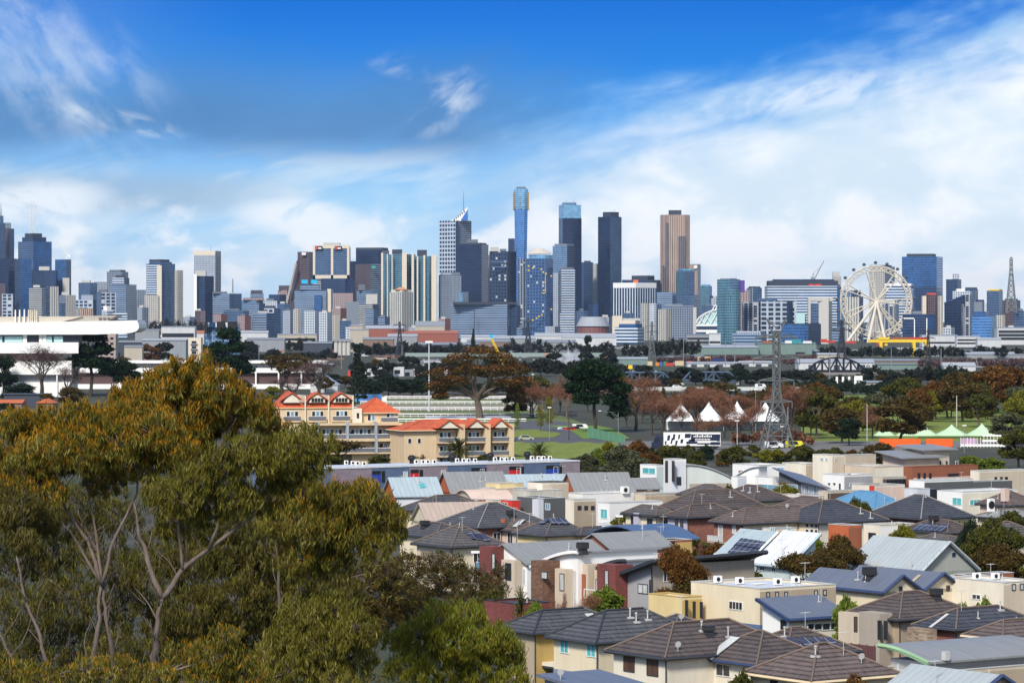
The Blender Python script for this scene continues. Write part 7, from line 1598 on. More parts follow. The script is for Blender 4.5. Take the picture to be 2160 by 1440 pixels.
h = House('white house with a tilted slate blue skillion roof and a strip of dark windows', 1665, 1306, 4.1); h.L1, h.L2 = h.A(51), h.B(129); h.swalls(h.L1, h.L2, 4.1, 0, 1.4, C_wht, C_lcr); h.skill(h.L1, h.L2, R_blu, 4.1, 0, 1.4, fas=M_fnav); h.win('R', [(1702, 1315, 1716, 1327), (1718, 1315, 1733, 1327), (1735, 1314, 1750, 1327), (1752, 1314, 1767, 1326), (1769, 1313, 1783, 1325)], mull=0); h.win('L', [(1648, 1308, 1658, 1326)], None, M_bfr, mull=0)
h = hiphouse('brown roofed house with tall tan parapet piers and dark slit windows', 1898, 1305, 92, 170, T_brn, C_tan, wl=0, wr=1, pitch=.42); h.cooler(1975, 1262, 26, 22); h.vent((2025, 1272),)
h.walls(-1.6, -.02, 1.0, h.L1 * .55, 5.9, C_tau, None, part='parapet_pier'); h.walls(-.9, -.02, h.L1 * .55 + .02, h.L1 + .6, 5.6, C_bei, None, part='parapet_wall')
h.win('L', [(1853, 1309, 1859, 1346), (1866, 1310, 1872, 1348)], None, M_bfr, -1.6, mull=0); h.win('L', [(1803, 1301, 1808, 1330), (1814, 1302, 1819, 1330), (1826, 1303, 1834, 1330)], G_brw, M_bfr, -.9, mull=0)
h = House('maroon timber fence between the skillion house and the brown roofed house', 1846, 1355, 0.0, name='timber_fence', cat='fence', Y=300); L = h.A(70); MB().box(0, .08, 0, L, 0, 3.4).build('panel', plain('maroon boards', (.12, .045, .05), .8), h.r); [MB().box(-.06, 0, i * L / 5, i * L / 5 + .12, 0, 3.5).build('post', C_brn, h.r) for i in range(6)]
h = hiphouse('house with a navy tiled roof and a fieldstone entry arch', 2017, 1326, 66, 190, T_nvy, B_red, C_tan, wl=0, wr=3, pitch=.42); h.vent((2110, 1286),)
MB().box(-2.2, -1.4, 3.2, 4.0, 0, 5.4).box(-2.2, -1.4, 1.0, 1.8, 0, 5.4).box(-2.2, -1.4, 1.8, 3.2, 4.0, 5.4).build('stone_arch', B_sto, h.r); MB().box(-1.5, -1.42, 1.8, 3.2, 0, 4).build('door', M_black, h.r); h.panel(1981, 1310, .35, 2.4, M_vent, 'flashing')
h = hiphouse('red brick house with a low brown roof at the right edge', 2115, 1347, 58, 130, T_wbr, C_org, B_red, gut=plain('cream gutter two', (.60, .48, .36), .6), wl=2, wr=2, pitch=.42)
h = flathouse('white flat roofed house at the right edge with little square windows', 2012, 2117, 2200, 1227, 6.0, C_lcr, C_bei, deck=R_wht); h.win('R', [(2135, 1232, 2141, 1243), (2152, 1231, 2158, 1242)], G_pal, M_bfr, mull=0); h.win('L', [(2052, 1254, 2068, 1262)]); [h.box_unit(px, py) for px, py in ((2060, 1222), (2100, 1222), (2130, 1221))]
# twin blue gables
h = House('cream house with twin slate blue gables', 1864, 1248, 4.9); h.L1, h.L2 = 12.5, h.B(78)
h.walls(0, h.L2, 0, 12.5, 4.88, C_crm); h.gable(12.5, h.L2, R_blu, 'y', pitch=.62, wm=C_crm, fas=M_fnav); h.win('R', [(1897, 1237, 1902, 1246)], None, M_bfr, mull=0)
x0_ = h.L2 + 1.0; h.walls(x0_, x0_ + h.L2, 0, 12.5, 4.88, C_crm); h.gable(12.5, h.L2, R_blu, 'y', x0=x0_, pitch=.62, wm=C_crm, fas=M_fnav); h.win('R', [(1997, 1235, 2002, 1244)], None, M_bfr, mull=0); h.walls(h.L2, x0_, .5, 12, 4.6, C_crm); h.cooler(1834, 1219, 28, 24); h.vent((1810, 1222),); h.panel(1928, 1225, .5, 2.0, C_tan, 'roof_flashing')
# white gables
h = House('long pale metal gabled roof with a grey gable end', 1941, 1207, 5.0); h.L1, h.L2 = h.A(132), h.B(128); h.walls(0, h.L2, 0, h.L1, 4.98, C_sil); h.gable(h.L1, h.L2, R_lgt, 'y', pitch=.74, wm=plain('grey gable cladding', (.36, .37, .33), .8), fas=R_lgt); h.win('R', [(2009, 1166, 2014, 1172)], None, M_fnav, mull=0); h.vent((1922, 1199),)
h.barrel(3, 2.2, C_tan, 'y', 4.4, .8, x0=-1.2, y0=6.5, wm=C_tan)
h = House('bright white lean to roof in front of the long pale gabled roof', 1930, 1214, 4.2); h.swalls(3.2, h.B(108), 4.2, 0, 2.2, C_wht, C_wht); h.skill(3.2, h.B(108), R_wht, 4.2, 0, 2.2)
h = flathouse('terracotta walled low house beside the bright white lean to', 2018, 2040, 2150, 1196, 5.4, C_ter, C_ter, deck=R_drk, Y=358)
h = House('orange house with a pale skillion roof carrying a large solar array', 1587, 1173, 4.8); h.L1, h.L2 = h.A(64), h.B(46); h.swalls(h.L1, h.L2, 4.8, 2.3, 0, C_org, C_pgr); h.skill(h.L1, h.L2, R_lbl, 4.82, 2.3, 0, fas=R_wht); h.win('L', [(1531, 1174, 1551, 1184)])
for i in range(4):
 for j in range(2): h.panel(1551 + i * 13 + j * 12, 1158 - j * 13 + i * 2, 1.25, 1.5, lift=.1)
h = House('pale green walled house with a bright white sawtooth roof behind the broad bronze gum', 1664, 1192, 4.8); h.L1, h.L2 = h.A(62), h.B(60); h.swalls(h.L1, h.L2, 4.8, 3.0, 0, C_pgr, C_pgr); h.skill(h.L1, h.L2, R_wht, 4.82, 3.0, 0, fas=R_lbl); h.win('L', [(1604, 1191, 1613, 1202), (1629, 1194, 1636, 1205)])
h = flathouse('dusty pink house behind the round bronze trees', 1782, 1806, 1868, 1172, 5.0, C_pink, C_pink, Y=372, deck=T_brn)
# dark winged roof house
h = House('grey house with a dark winged skillion roof behind the rusty narrow tree', 1375, 1190, 6.6); h.L1, h.L2 = h.A(62), h.B(228); h.swalls(h.L1, h.L2, 6.5, 0, -1.6, C_gry, C_tau); h.skill(h.L1, h.L2, R_drk, 6.55, .35, -1.6, o=1.0, t=.3, fas=M_fas); h.win('L', [(1347, 1232, 1366, 1250)], G_pal, M_bfr); h.win('R', [(1400, 1200, 1412, 1225)]); MB().tube([(-.1, -.1, 0), (-.1, -.1, 6.4)], .09, 6).build('downpipe', M_fas, h.r)
# terrace of townhouses with brick piers
def townhouse(lbl, px, top, z, ptop, brick, L1, L2, arch, roofm=R_gry):
 h = House(lbl, px, top, z, name='townhouse', cat='townhouse'); h.L1, h.L2 = L1, L2
 h.walls(0, L2, 0, L1, z - .1, C_wht, C_wht)
 if arch == 'x': h.barrel(L1, L2, roofm, 'x', z - 2.2, 2.2, half=-1, wm=None, rim=M_fas)
 elif arch == 'y': h.barrel(L1, L2, roofm, 'y', z - 1.9, 1.9, half=-1, wm=None, rim=C_wht)
 else: h.skill(L1, L2, roofm, z, 0, .8)
 return h
def pier(h, x0, x1, y0, y1, z, m, wn=None):
 h.walls(x0, x1, y0, y1, z, m, None, part='pier')
 if wn: h.win('L', wn, G_pal, M_bfr, x0, mull=0)
h = House('townhouse with an arched dark rimmed grey roof and maroon brick pier', 1322, 1210, 5.2, name='townhouse', cat='townhouse');
h.walls(0, 11, 0, 6, 5.2, C_wht); h.barrel(6, 11, R_gry, 'x', 5.0, 1.6, half=-1, wm=C_wht, rim=M_fas)
pier(h, -2.4, -.02, -1.2, 2.2, 6.3, B_mar, [(1277, 1203, 1283, 1247)]); pier(h, -1.0, -.02, 2.6, 4.6, 5.4, C_bei); pier(h, -1.6, -.02, 5.0, 7.6, 6.0, C_bei); h.door('L', [(1223, 1210, 1236, 1265)], plain('timber door', (.30, .10, .045), .6), -1.6); h.win('L', [(1258, 1222, 1268, 1262)], G_pal, M_bfr, -1.0, mull=0)
h.cooler(1318, 1168, 24, 19); MB().box(-3.6, -2.4, -1.2, 3.0, 2.5, 2.65).build('balcony_deck', C_bei, h.r); MB().box(-3.62, -3.56, -1.2, 3.0, 3.5, 3.6).box(-3.62, -3.56, -1.2, -1.1, 2.65, 3.6).box(-3.62, -3.56, 2.9, 3.0, 2.65, 3.6).box(-3.62, -3.56, .8, .9, 2.65, 3.6).build('balcony_rail', M_wfr, h.r)
h = House('townhouse with a curved grey roof and brown stone pier', 1215, 1204, 5.2, name='townhouse', cat='townhouse'); h.walls(0, 11, 0, 7.5, 5.2, C_wht); h.barrel(8.2, 11, R_gry, 'x', 5.1, 2.1, half=-1, y0=-.4, wm=C_wht, rim=C_wht)
pier(h, -2.4, -.02, 3.0, 5.2, 6.2, B_stn, [(1143, 1206, 1154, 1219)]); pier(h, -1.0, -.02, .6, 2.6, 5.4, C_bei, [(1182, 1210, 1190, 1244)]); h.win('L', [(1123, 1202, 1127, 1236), (1130, 1202, 1134, 1236)], None, M_bfr, 0, mull=0); h.cooler(1229, 1163, 24, 20); h.cooler(1140, 1152, 22, 15); h.vent((1183, 1162),)
h = House('townhouse with a plain grey sloping roof and a tall maroon brick pier', 1112, 1188, 5.2, name='townhouse', cat='townhouse'); h.walls(0, 12, 0, 9, 5.2, C_wht); h.gable(9, 12, R_gry, 'x', z=5.2, pitch=.42, wm=C_wht)
pier(h, -1.8, -.02, 4.6, 7.0, 6.9, B_mar, [(1039, 1168, 1044, 1200)]); pier(h, -1.2, -.02, .8, 3.4, 5.5, C_bei); h.win('L', [(1067, 1188, 1078, 1222)], None, M_bfr, -1.2, mull=0); h.win('L', [(1003, 1186, 1026, 1202), (1104, 1200, 1108, 1232)], G_blu, None, 0); h.aerial(1091, 1150, 2.5); h.vent((1200, 1160),)
h = House('house with a grey gabled roof rising behind the brick pier townhouses', 1290, 1172, 5.4, Y=398); h.walls(0, 9, 0, 7, 5.4, B_org); h.gable(7, 9, R_gry, 'x', pitch=.45, wm=C_ter)
# dark hips further back on the left
h = hiphouse('grey tiled house with a beige garage recess left of the townhouses', 954, 1153, 78, 105, T_gry, C_bei, C_crm, wl=0, wr=1, pitch=.45); h.door('L', [(888, 1163, 948, 1182)], plain('shaded garage door', (.24, .19, .14), .8), part='garage_door'); [h.panel(996 + i * 12, 1130 + i * 2, 1.1, 1.7, lift=.1) for i in range(3)]  # shade of the garage recess put into the door's colour
h = hiphouse('house with a long charcoal roof and a round cooler on its ridge', 1010, 1112, 92, 150, T_blk, C_crm, B_red, wl=0, wr=2, pitch=.42, cap=M_ridg); h.cooler(1077, 1090, 18, 14)
h = hiphouse('dark roofed house with a row of solar panels near its ridge', 1154, 1129, 62, 92, T_blk, C_yel, C_crm, wl=0, wr=1, pitch=.42); [h.panel(1138 + i * 13, 1100 + i * .3, 1.0, 1.5, lift=.15) for i in range(7)]
h = hiphouse('brown roofed low house with a skylight beside the solar ridge house', 1090, 1119, 80, 60, T_wbr, C_pnk, C_pnk, wl=3, wr=1, pitch=.36, ze=5.0); h.panel(1095, 1104, .7, 2.6, G_pal, 'skylight'); h.box_unit(1061, 1108, .4, .4, .9, 'orange_cowl', C_org)
h = hiphouse('charcoal roofed house with one big pale skylight', 1226, 1127, 22, 140, T_blk, C_yel, C_bei, wl=0, wr=2, pitch=.4); h.panel(1283, 1113, 1.7, 2.4, G_pal, 'skylight')
h = hiphouse('charcoal roof with a cooler at the edge of the gum crown', 920, 1132, 80, 70, T_blk, C_crm, wl=0, wr=0, pitch=.4); h.cooler(896, 1112, 20, 15)
h = House('tan house under a thin arched navy roof', 1372, 1141, 5.2); h.L1, h.L2 = h.A(120), h.B(92); h.walls(0, h.L2, 0, h.L1, 5.2, C_tan, C_mus); h.barrel(h.L1, h.L2, R_nav, 'x', 5.2, 1.5, o=.7); h.win('R', [(1400, 1146, 1424, 1156)], None, M_bfr)
h = flathouse('terracotta flat house beside the arched navy roof', 1352, 1384, 1462, 1131, 5.6, C_ter, C_mus, Y=410, deck=R_drk); h.win('R', [(1398, 1143, 1422, 1150)], None, M_bfr)
h = hiphouse('red brick house with layered brown hip roofs', 1451, 1091, 40, 112, T_brn, C_lil, B_red, wl=0, wr=0, pitch=.45); h.hip(7, 13, T_brn, x0=3, y0=3, z=6.2, pitch=.5); h.win('L', [(1425, 1096, 1430, 1118), (1436, 1097, 1441, 1119)], None, M_bfr, mull=0); h.vent((1540, 1048),)
h = hiphouse('brown roofed house with a cooler and a lilac gablet', 1385, 1087, 62, 40, T_gry, C_crm, C_crm, wl=0, wr=1, pitch=.45); h.cooler(1415, 1062, 20, 14); h.win('L', [(1332, 1089, 1337, 1106), (1343, 1090, 1348, 1108), (1366, 1094, 1376, 1112)], None, M_bfr, mull=0); pier(h, -.5, -.02, h.L1 * .5, h.L1 * .66, 5.6, C_lil)
h = hiphouse('wide brown roof rising behind the layered hip roofs', 1590, 1056, 75, 80, T_brn, C_bei, wl=0, wr=0, pitch=.42); h.vent((1568, 1034), (1582, 1038), (1598, 1036))
h = hiphouse('long warm brown hip roof over a brick and cream house with a balcony', 1567, 1104, 56, 200, T_wbr, B_red, C_bei, wl=0, wr=3, pitch=.42); h.win('L', [(1516, 1108, 1524, 1130), (1546, 1106, 1552, 1124)], G_pal, None, mull=0); MB().box(-1.2, -.02, h.L1 * .45, h.L1, 2.6, 2.75).build('balcony_deck', C_tan, h.r); MB().box(-1.22, -1.16, h.L1 * .45, h.L1, 3.5, 3.6).box(-1.2, -1.17, h.L1 * .45, h.L1, 2.8, 3.5).build('balcony_rail', M_vent, h.r); h.dish(1660, 1074)
h = flathouse('pinkish parapet box with green windows on the brown roofed house', 1611, 1632, 1684, 1098, 5.6, C_lcr, C_pnk, Y=434, deck=R_drk); h.win('L', [(1626, 1112, 1634, 1130)], G_tea); h.win('R', [(1661, 1112, 1667, 1122)], G_tea)
h = hiphouse('dark navy hip roof over a cream house with a grid of small windows', 1727, 1102, 82, 150, T_nvy, C_crm, C_lcr, wl=0, wr=0, pitch=.42); h.win('L', [(1700, 1104, 1706, 1111), (1710, 1104, 1716, 1111), (1719, 1105, 1725, 1112), (1700, 1116, 1706, 1124), (1710, 1116, 1716, 1124), (1719, 1117, 1725, 1125)], None, None, mull=0); h.vent((1815, 1082), (1836, 1092))
h = flathouse('white box house with a square dark window and terracotta stair block', 1826, 1856, 1936, 1106, 6.0, C_lcr, C_wht); h.win('L', [(1833, 1124, 1847, 1139)], None, M_bfr); h.flat(h.A(38), h.B(30), 5.8, C_org, C_ter, x0=-2.0, y0=h.A(36), deck=R_wht)
h = hiphouse('pale sky blue metal hip roof', 1843, 1081, 104, 102, R_sky, C_lcr, wl=0, wr=0, ze=5.0, pitch=.46, cap=R_sky, gut=R_sky)
h = hiphouse('black roofed house in front of the sky blue roof', 1943, 1094, 98, 118, T_nvy, B_red, C_lcr, wl=0, wr=1, pitch=.46, cap=M_ridg)
h = hiphouse('brown roof crowded with solar panels and a cooler at the right', 1999, 1123, 74, 64, T_brn, C_bei, wl=0, wr=0, pitch=.4); h.cooler(1969, 1102, 20, 16); [h.panel(1938 + i * 13, 1112 + i * .8, 1.1, 1.7, lift=.1) for i in range(5)]
hiphouse('low grey brown roof in front of the solar crowded roof', 2000, 1150, 72, 60, T_gry, C_tan, wl=0, wr=0, pitch=.32, ze=4.2); h = hiphouse('dark roof at the right edge behind the round olive tree', 2128, 1140, 70, 90, T_gry, C_bei, wl=0, wr=0, pitch=.45); hiphouse('reddish brown hip roof at the right edge with a chimney', 2130, 1066, 52, 70, T_wbr, C_pnk, C_crm, wl=0, wr=1, pitch=.45).box_unit(2120, 1058, .9, .9, 2.0, 'chimney', C_pnk)
h = hiphouse('pale grey hip roof low at the right edge', 2110, 1092, 40, 90, R_gry, C_bei, wl=0, wr=0, ze=4.2, pitch=.3); h.box_unit(2090, 1080, 1.0, .6, 2.0)
h = hiphouse('brown tiled roof behind the pinkish parapet box', 1720, 1078, 80, 70, T_wbr, C_bei, wl=0, wr=0, pitch=.42); h.vent((1735, 1056),)
h = hiphouse('grey roof left of the beige gable beside the gum crown', 905, 1078, 60, 130, T_blk, C_crm, wl=0, wr=0, pitch=.4); h = hiphouse('small charcoal hip behind the beige gabled roof', 965, 1076, 70, 60, T_gry, C_bei, wl=0, wr=0, pitch=.4)
h = House('house with a long pinkish beige gabled roof', 905, 1104, 4.0, 74); h.L1, h.L2 = h.A(38), h.B(150); h.walls(0, h.L2, 0, h.L1, 4, C_crm); h.gable(h.L1, h.L2, R_tan, 'x', pitch=.55, wm=C_crm)
h = hiphouse('grey roof peeping above the brick house at mid right', 1500, 1046, 60, 60, T_gry, C_bei, wl=0, wr=0, pitch=.4)
# ---------------------------------------------------------------- flat modern houses further back
F_ = flathouse
h = F_('taupe box house with three small square windows', 1193, 1211, 1258, 1053, 6.0, C_lcr, C_tan); h.win('R', [(1219, 1067, 1225, 1074), (1233, 1067, 1239, 1074), (1247, 1067, 1253, 1074)], None, M_bfr, mull=0)
h = F_('white box house with a tall teal window', 1262, 1286, 1402, 1060, 6.0, C_wht, C_wht); h.win('L', [(1268, 1074, 1281, 1092)], G_tea); h.box_unit(1300, 1058, .8, .5, .8); h.box_unit(1312, 1058, .8, .5, .8); h.panel(1310, 1054, 2.5, 2.0, M_sol)
h = F_('charcoal box house with a pale lilac bay', 1091, 1148, 1193, 1050, 6.0, C_dgr, C_dgr); h.walls(-.9, -.02, h.L1 * .02, h.L1 * .26, 5.8, C_lgr, None, part='bay'); h.win('L', [(1151, 1062, 1160, 1074)], G_blu, None, -.9)
h = F_('bright red box house', 1054, 1080, 1092, 1048, 5.6, C_redr, C_redr, Y=502); h.win('L', [(1060, 1060, 1070, 1068)])
h = F_('cream box house left of the red box', 1024, 1040, 1055, 1046, 5.6, C_crm, C_bei, Y=503); h.win('L', [(1028, 1060, 1037, 1068)])
h = F_('terracotta box house left of the cream box', 996, 1012, 1025, 1044, 5.6, C_ter, C_ter, Y=504); h.win('L', [(1001, 1055, 1007, 1066)])
h = House('tan house with a shallow arched roof behind the terracotta box', 1000, 1052, 5.0, 70); h.L1, h.L2 = h.A(42), h.B(80); h.barrel(h.L1, h.L2, C_pnk, 'x', 4.6, 1.5, wm=C_bei)
h = F_('beige parapet house behind the red and cream boxes', 1010, 1045, 1112, 1036, 6.4, C_bei, C_pnk, Y=520); h.flat(4, 4.5, 7.0, C_yel, C_yel, x0=3, y0=3)
h = F_('stained concrete parapet house over the charcoal box', 1081, 1118, 1188, 1034, 6.6, plain('stained concrete wall', (.50, .47, .40), .9, var=.6, streak=True), MATS['stained concrete wall']); h.flat(4, 5, 7.6, C_lcr, C_bei, x0=4.5, y0=3, deck=R_drk, cop=M_fas)
h = F_('white low house with roof panels behind the taupe box', 1190, 1230, 1340, 1043, 5.6, C_wht, C_wht, Y=520); [h.panel(px, 1042, 2.2, 1.8, M_sol) for px in (1245, 1275)]; h.box_unit(1318, 1042, 1.2, .8, 1.2)
h = F_('beige low house with pale roof sheets left of the wide brown roof', 1340, 1362, 1460, 1038, 5.4, C_bei, C_tan, Y=522, deck=R_lbl); h.panel(1385, 1036, 2.5, 2, M_sol); h.panel(1425, 1036, 2.5, 2, R_wht, 'roof_sheet')
h = F_('white walled low house with a pink white roof', 1452, 1470, 1540, 1048, 4.6, C_wht, C_lil, Y=540, deck=R_wht)
h = F_('dark brown parapet house with white roof decks', 1546, 1614, 1746, 1050, 5.6, C_bei, C_brn, wl=0); h.box_unit(1650, 1042, 1.0, .8, 1.3); h.box_unit(1690, 1040, 1.0, .8, 1.3)
h = F_('brown parapet block right of the white roof decks', 1728, 1746, 1812, 1036, 6.0, C_bei, C_brn, Y=520, deck=R_drk)
h = House('white house with a slate skillion roof over a deep shaded porch', 1690, 1020, 5.0); h.L1, h.L2 = h.A(42), h.B(52); h.swalls(h.L1, h.L2, 5.2, -1.1, 1.6, C_dgr, C_lil); h.skill(h.L1, h.L2, R_blu, 5.4, -1.1, 1.6, o=.8); h.win('R', [(1698, 1022, 1705, 1040), (1716, 1022, 1728, 1040)], G_blu); h.win('L', [(1660, 1022, 1682, 1040)], G_blu); MB().box(-.3, -.02, .2, h.L1, 3.0, 3.4).build('white_beam', M_wfr, h.r)  # porch shade put into the dark grey of the left wall
h = F_('white modern house with a wide low balcony band', 1596, 1630, 1662, 1006, 5.8, C_wht, C_wht, Y=570); h.win('L', [(1600, 1022, 1640, 1034)], G_blu)
h = House('white house with an arched wall behind the balcony band house', 1600, 996, 6.2, 40); h.L1, h.L2 = h.A(44), h.B(20); h.barrel(h.L1, h.L2, R_wht, 'x', 5.2, 2.0, half=-1, wm=C_wht); h.win('L', [(1640, 986, 1654, 993)], G_blu)
h = F_('white terrace house with a mauve panel', 1550, 1600, 1660, 980, 7.0, C_wht, C_wht); h.win('L', [(1558, 992, 1583, 1001)], plain('mauve panel', (.28, .15, .18), .7), part='wall_panel'); h = F_('beige low parapet house behind the slate porch roof', 1655, 1700, 1742, 988, 7.0, C_lcr, C_bei, Y=596)
# curved white house
h = House('large pale house with a long arched wall and a tall white window tower', 1452, 1000, 6.6, 70); h.L1, h.L2 = 9.5, h.B(104); h.barrel(h.L1, h.L2, R_lgt, 'y', 5.2, 3.0, half=-1, wm=C_sil, o=.3); h.walls(.2, h.L2 - .6, -.08, -.01, 5.0, C_tau, None, 3.6, 'brown_band')
h.flat(h.A(16), 2.6, 9.2, C_wht, C_lgr, x0=-2.8, y0=.5, deck=R_wht); h.win('L', [(1404, 972, 1409, 1016), (1418, 972, 1423, 1014)], None, M_bfr, -2.8, mull=0); h.win('R', [(1428, 1006, 1436, 1022)], None, M_bfr, .5, mull=0); h.win('R', [(1504, 1024, 1518, 1030)])
h = F_('small white box in front of the arched wall house', 1544, 1556, 1576, 1000, 6.4, C_wht, C_lgr, Y=560); h = F_('teal glazed balcony house left of the white window tower', 1352, 1385, 1402, 985, 6.6, C_wht, C_pgr, Y=600); h.win('L', [(1356, 987, 1382, 998)], G_tea)
# upper right row
h = F_('tall cream house with two small windows at the back row', 1719, 1756, 1782, 959, 8.8, C_lcr, C_bei); h.win('L', [(1731, 966, 1737, 971), (1742, 966, 1746, 971)], G_blu); h.win('R', [(1761, 966, 1764, 971)])
h = F_('long beige parapet house right of the tall cream house', 1770, 1784, 1853, 967, 8.2, C_bei, C_bei, Y=605); h = F_('lower beige parapet house with a blue solar panel', 1772, 1846, 1911, 983, 7.0, C_bei, C_lcr); h.panel(1866, 980, 4.0, 2.5, M_sol)
h = F_('white and grey box house with slot windows', 1741, 1781, 1846, 1001, 6.5, C_wht, C_gry); h.win('L', [(1747, 1018, 1752, 1022), (1758, 1018, 1763, 1022), (1770, 1019, 1774, 1033)], None, None, mull=0); h.win('R', [(1792, 1019, 1824, 1025)], G_blu, mull=3)
h = F_('beige and dark grey box house right of the white and grey box', 1846, 1862, 1916, 1003, 6.2, C_bei, C_dgr, Y=562); h.win('R', [(1870, 1012, 1910, 1022)], None, M_bfr, mull=4)
h = F_('cream house with one red wall panel and a thin dark roof', 1803, 1846, 1914, 1023, 5.8, C_lcr, C_pnk, deck=R_drk); h.door('L', [(1834, 1024, 1845, 1046)], C_redr, part='red_panel'); h.win('L', [(1808, 1036, 1812, 1044), (1816, 1036, 1820, 1044), (1824, 1036, 1828, 1044)], None, M_bfr, mull=0); h.panel(1890, 1020, 4, 2.4, R_gry, 'roof_sheet')
h = F_('light grey panelled house with a teal door', 1912, 1936, 1964, 1028, 5.8, C_lgr, C_lgr, Y=532); h.win('L', [(1917, 1044, 1930, 1056)], G_tea); h.walls(h.L2, h.L2 + 2.4, 0, h.L1, 5.6, C_dgr, G_drk, part='glazed_bay')
h = F_('wide black clad house with a white end', 1922, 1950, 2064, 1013, 6.5, C_wht, C_dgr); h = F_('long white fascia house with teal glass below', 1985, 2030, 2160, 1036, 6.0, C_wht, C_lcr, deck=R_wht); h.win('L', [(2010, 1050, 2028, 1064)], G_tea); h.win('R', [(2046, 1054, 2068, 1064)], G_tea, mull=2)
h = F_('house with a rust coloured upper band and pinkish walls', 1908, 1924, 2078, 984, 6.6, C_ter, C_ter, deck=R_drk, cop=C_ter); h.walls(.3, h.L2 - .3, -.03, h.L1, 4.6, C_pnk, None, -.4, 'lower_wall'); h.win('R', [(1936, 998, 1940, 1008), (1948, 998, 1952, 1008), (1960, 998, 1964, 1008), (2000, 999, 2022, 1003)], None, M_bfr, -.03, mull=0); h.swalls(6, 8, 8.0, 0, .6, C_pnk, C_bei, x0=1, y0=3); h.skill(6, 9, R_gry, 8.0, 0, .8, x0=.5, y0=3, o=.8); h.swalls(6, 6, 9.2, 0, 0, C_pnk, C_bei, x0=7.5, y0=5); h.skill(6, 7, R_gry, 9.2, 0, .5, x0=7.2, y0=5, o=.8); h.win('R', [(1981, 972, 1985, 982), (1995, 972, 1999, 982), (2016, 972, 2020, 982)], None, None, 3, mull=0)
h = F_('cream house with three upright windows at the right edge', 2050, 2066, 2180, 993, 6.2, C_lcr, C_bei, Y=586); h.win('R', [(2098, 1006, 2102, 1018), (2110, 1006, 2114, 1016), (2120, 1006, 2125, 1018)], None, M_bfr, mull=0)
h = F_('thin dark roofed house right of the black clad house', 1990, 2010, 2150, 1022, 5.6, C_dgr, C_dgr, Y=556, deck=R_lgt)
# terracotta walled gables below the terrace row
for lb, x0, eL, a, b, rf, wl_, wr_, tp, pt, th in (('grey gabled roof with an orange end wall right of the ice blue roof', 954, 1040, 34, 118, R_gry, C_org, C_bei, 0, .56, 76), ('ice blue roofed house with terracotta walls beside the gum crown', 836, 1046, 30, 94, R_lbl, C_org, C_lgr, 0, .55, 76), ('pale ice blue roof with a red fascia', 1078, 1034, 24, 128, R_lbl, C_ter, C_redr, 0, .58, 76), ('grey gabled roof with a red gable edge', 1216, 1038, 30, 122, R_gry, C_org, C_redr, 0, .58, 76), ('small grey gabled roof at the right end of the gabled row', 1332, 1030, 20, 60, R_gry, C_bei, C_bei, 0, .45, 76)):
 h = House(lb, x0, eL, 5.0, th); h.L1, h.L2 = h.A(a), h.B(b); h.walls(0, h.L2, 0, h.L1, 5.0, wl_, wr_); h.gable(h.L1, h.L2, rf, 'x', pitch=pt, wm=wl_); h.vent((x0 + b * .5, eL - 26),)
 if 'ice blue roofed' in lb: h.panel(890, 1024, 1.0, 1.4, G_tea, 'skylight'); h.walls(h.L2 * .62, h.L2 - .1, -1.2, -.02, 4.6, B_org, None, part='brick_wing')
for h in HS:
 if h.roofs and h.Y < 560 and 'fence' not in h.r.name and 'carport' not in h.r.name:
  f = h.roofs[0]; n = 0
  for _ in range(40):
   x, y = rng.uniform(.8, 12), rng.uniform(.8, 9); z = f(x, y)
   if z is None or f(x - .7, y) is None or f(x + .7, y) is None or f(x, y + .7) is None: continue
   if n % 2 == 0: MB().tube([(x, y, z - .1), (x, y, z + .6)], .05, 6).box(x - .14, x + .14, y - .14, y + .14, z - .15, z + .04).build('vent_pipe', M_vent, h.r)
   else:
    mb = MB().tube([(x, y, z - .1), (x, y, z + 1.9)], .025, 5).bar((x - .5, y, z + 1.8), (x + .5, y, z + 1.8), .03); [mb.bar((x - .4 + i * .2, y - .25, z + 1.8), (x - .4 + i * .2, y + .25, z + 1.8), .02) for i in range(5)]; mb.build('aerial', M_vent, h.r)
   n += 1
   if n == 2 or rng.random() < .45: break
# ================================================================ terrace row and orange roofed flats
C_purp = brickmat('mauve brick', (.27, .215, .25), (.22, .175, .21), (.22, .19, .20)); C_blub = brickmat('slate blue brick', (.10, .145, .25), (.08, .12, .21), (.10, .13, .19)); C_bdoor = plain('royal blue door', (.02, .06, .34), .5, .1); C_rdoor = plain('scarlet door', (.62, .015, .02), .5, .1)
segs = [(588, 700, 0, 'hidden partly by gum leaves', None, 0), (700, 783, 1, 'with a blank garage edge, left of the blue door house', None, 760), (783, 864, 0, 'with a blue garage door beside the leftmost red door', (785, 803, 0), 718), (864, 944, 1, 'with a red door, left of the middle blue house', (866, 883, 1), 866), (944, 1026, 0, 'in the middle with a blue door under a dark recess', (994, 1017, 0), 952), (1026, 1103, 1, 'with a red door right of the middle', (1074, 1096, 1), 1032), (1103, 1181, 0, 'with a blue door near the right end', (1152, 1178, 0), 1110), (1181, 1223, 1, 'blank end house of the terrace row', None, 0)]
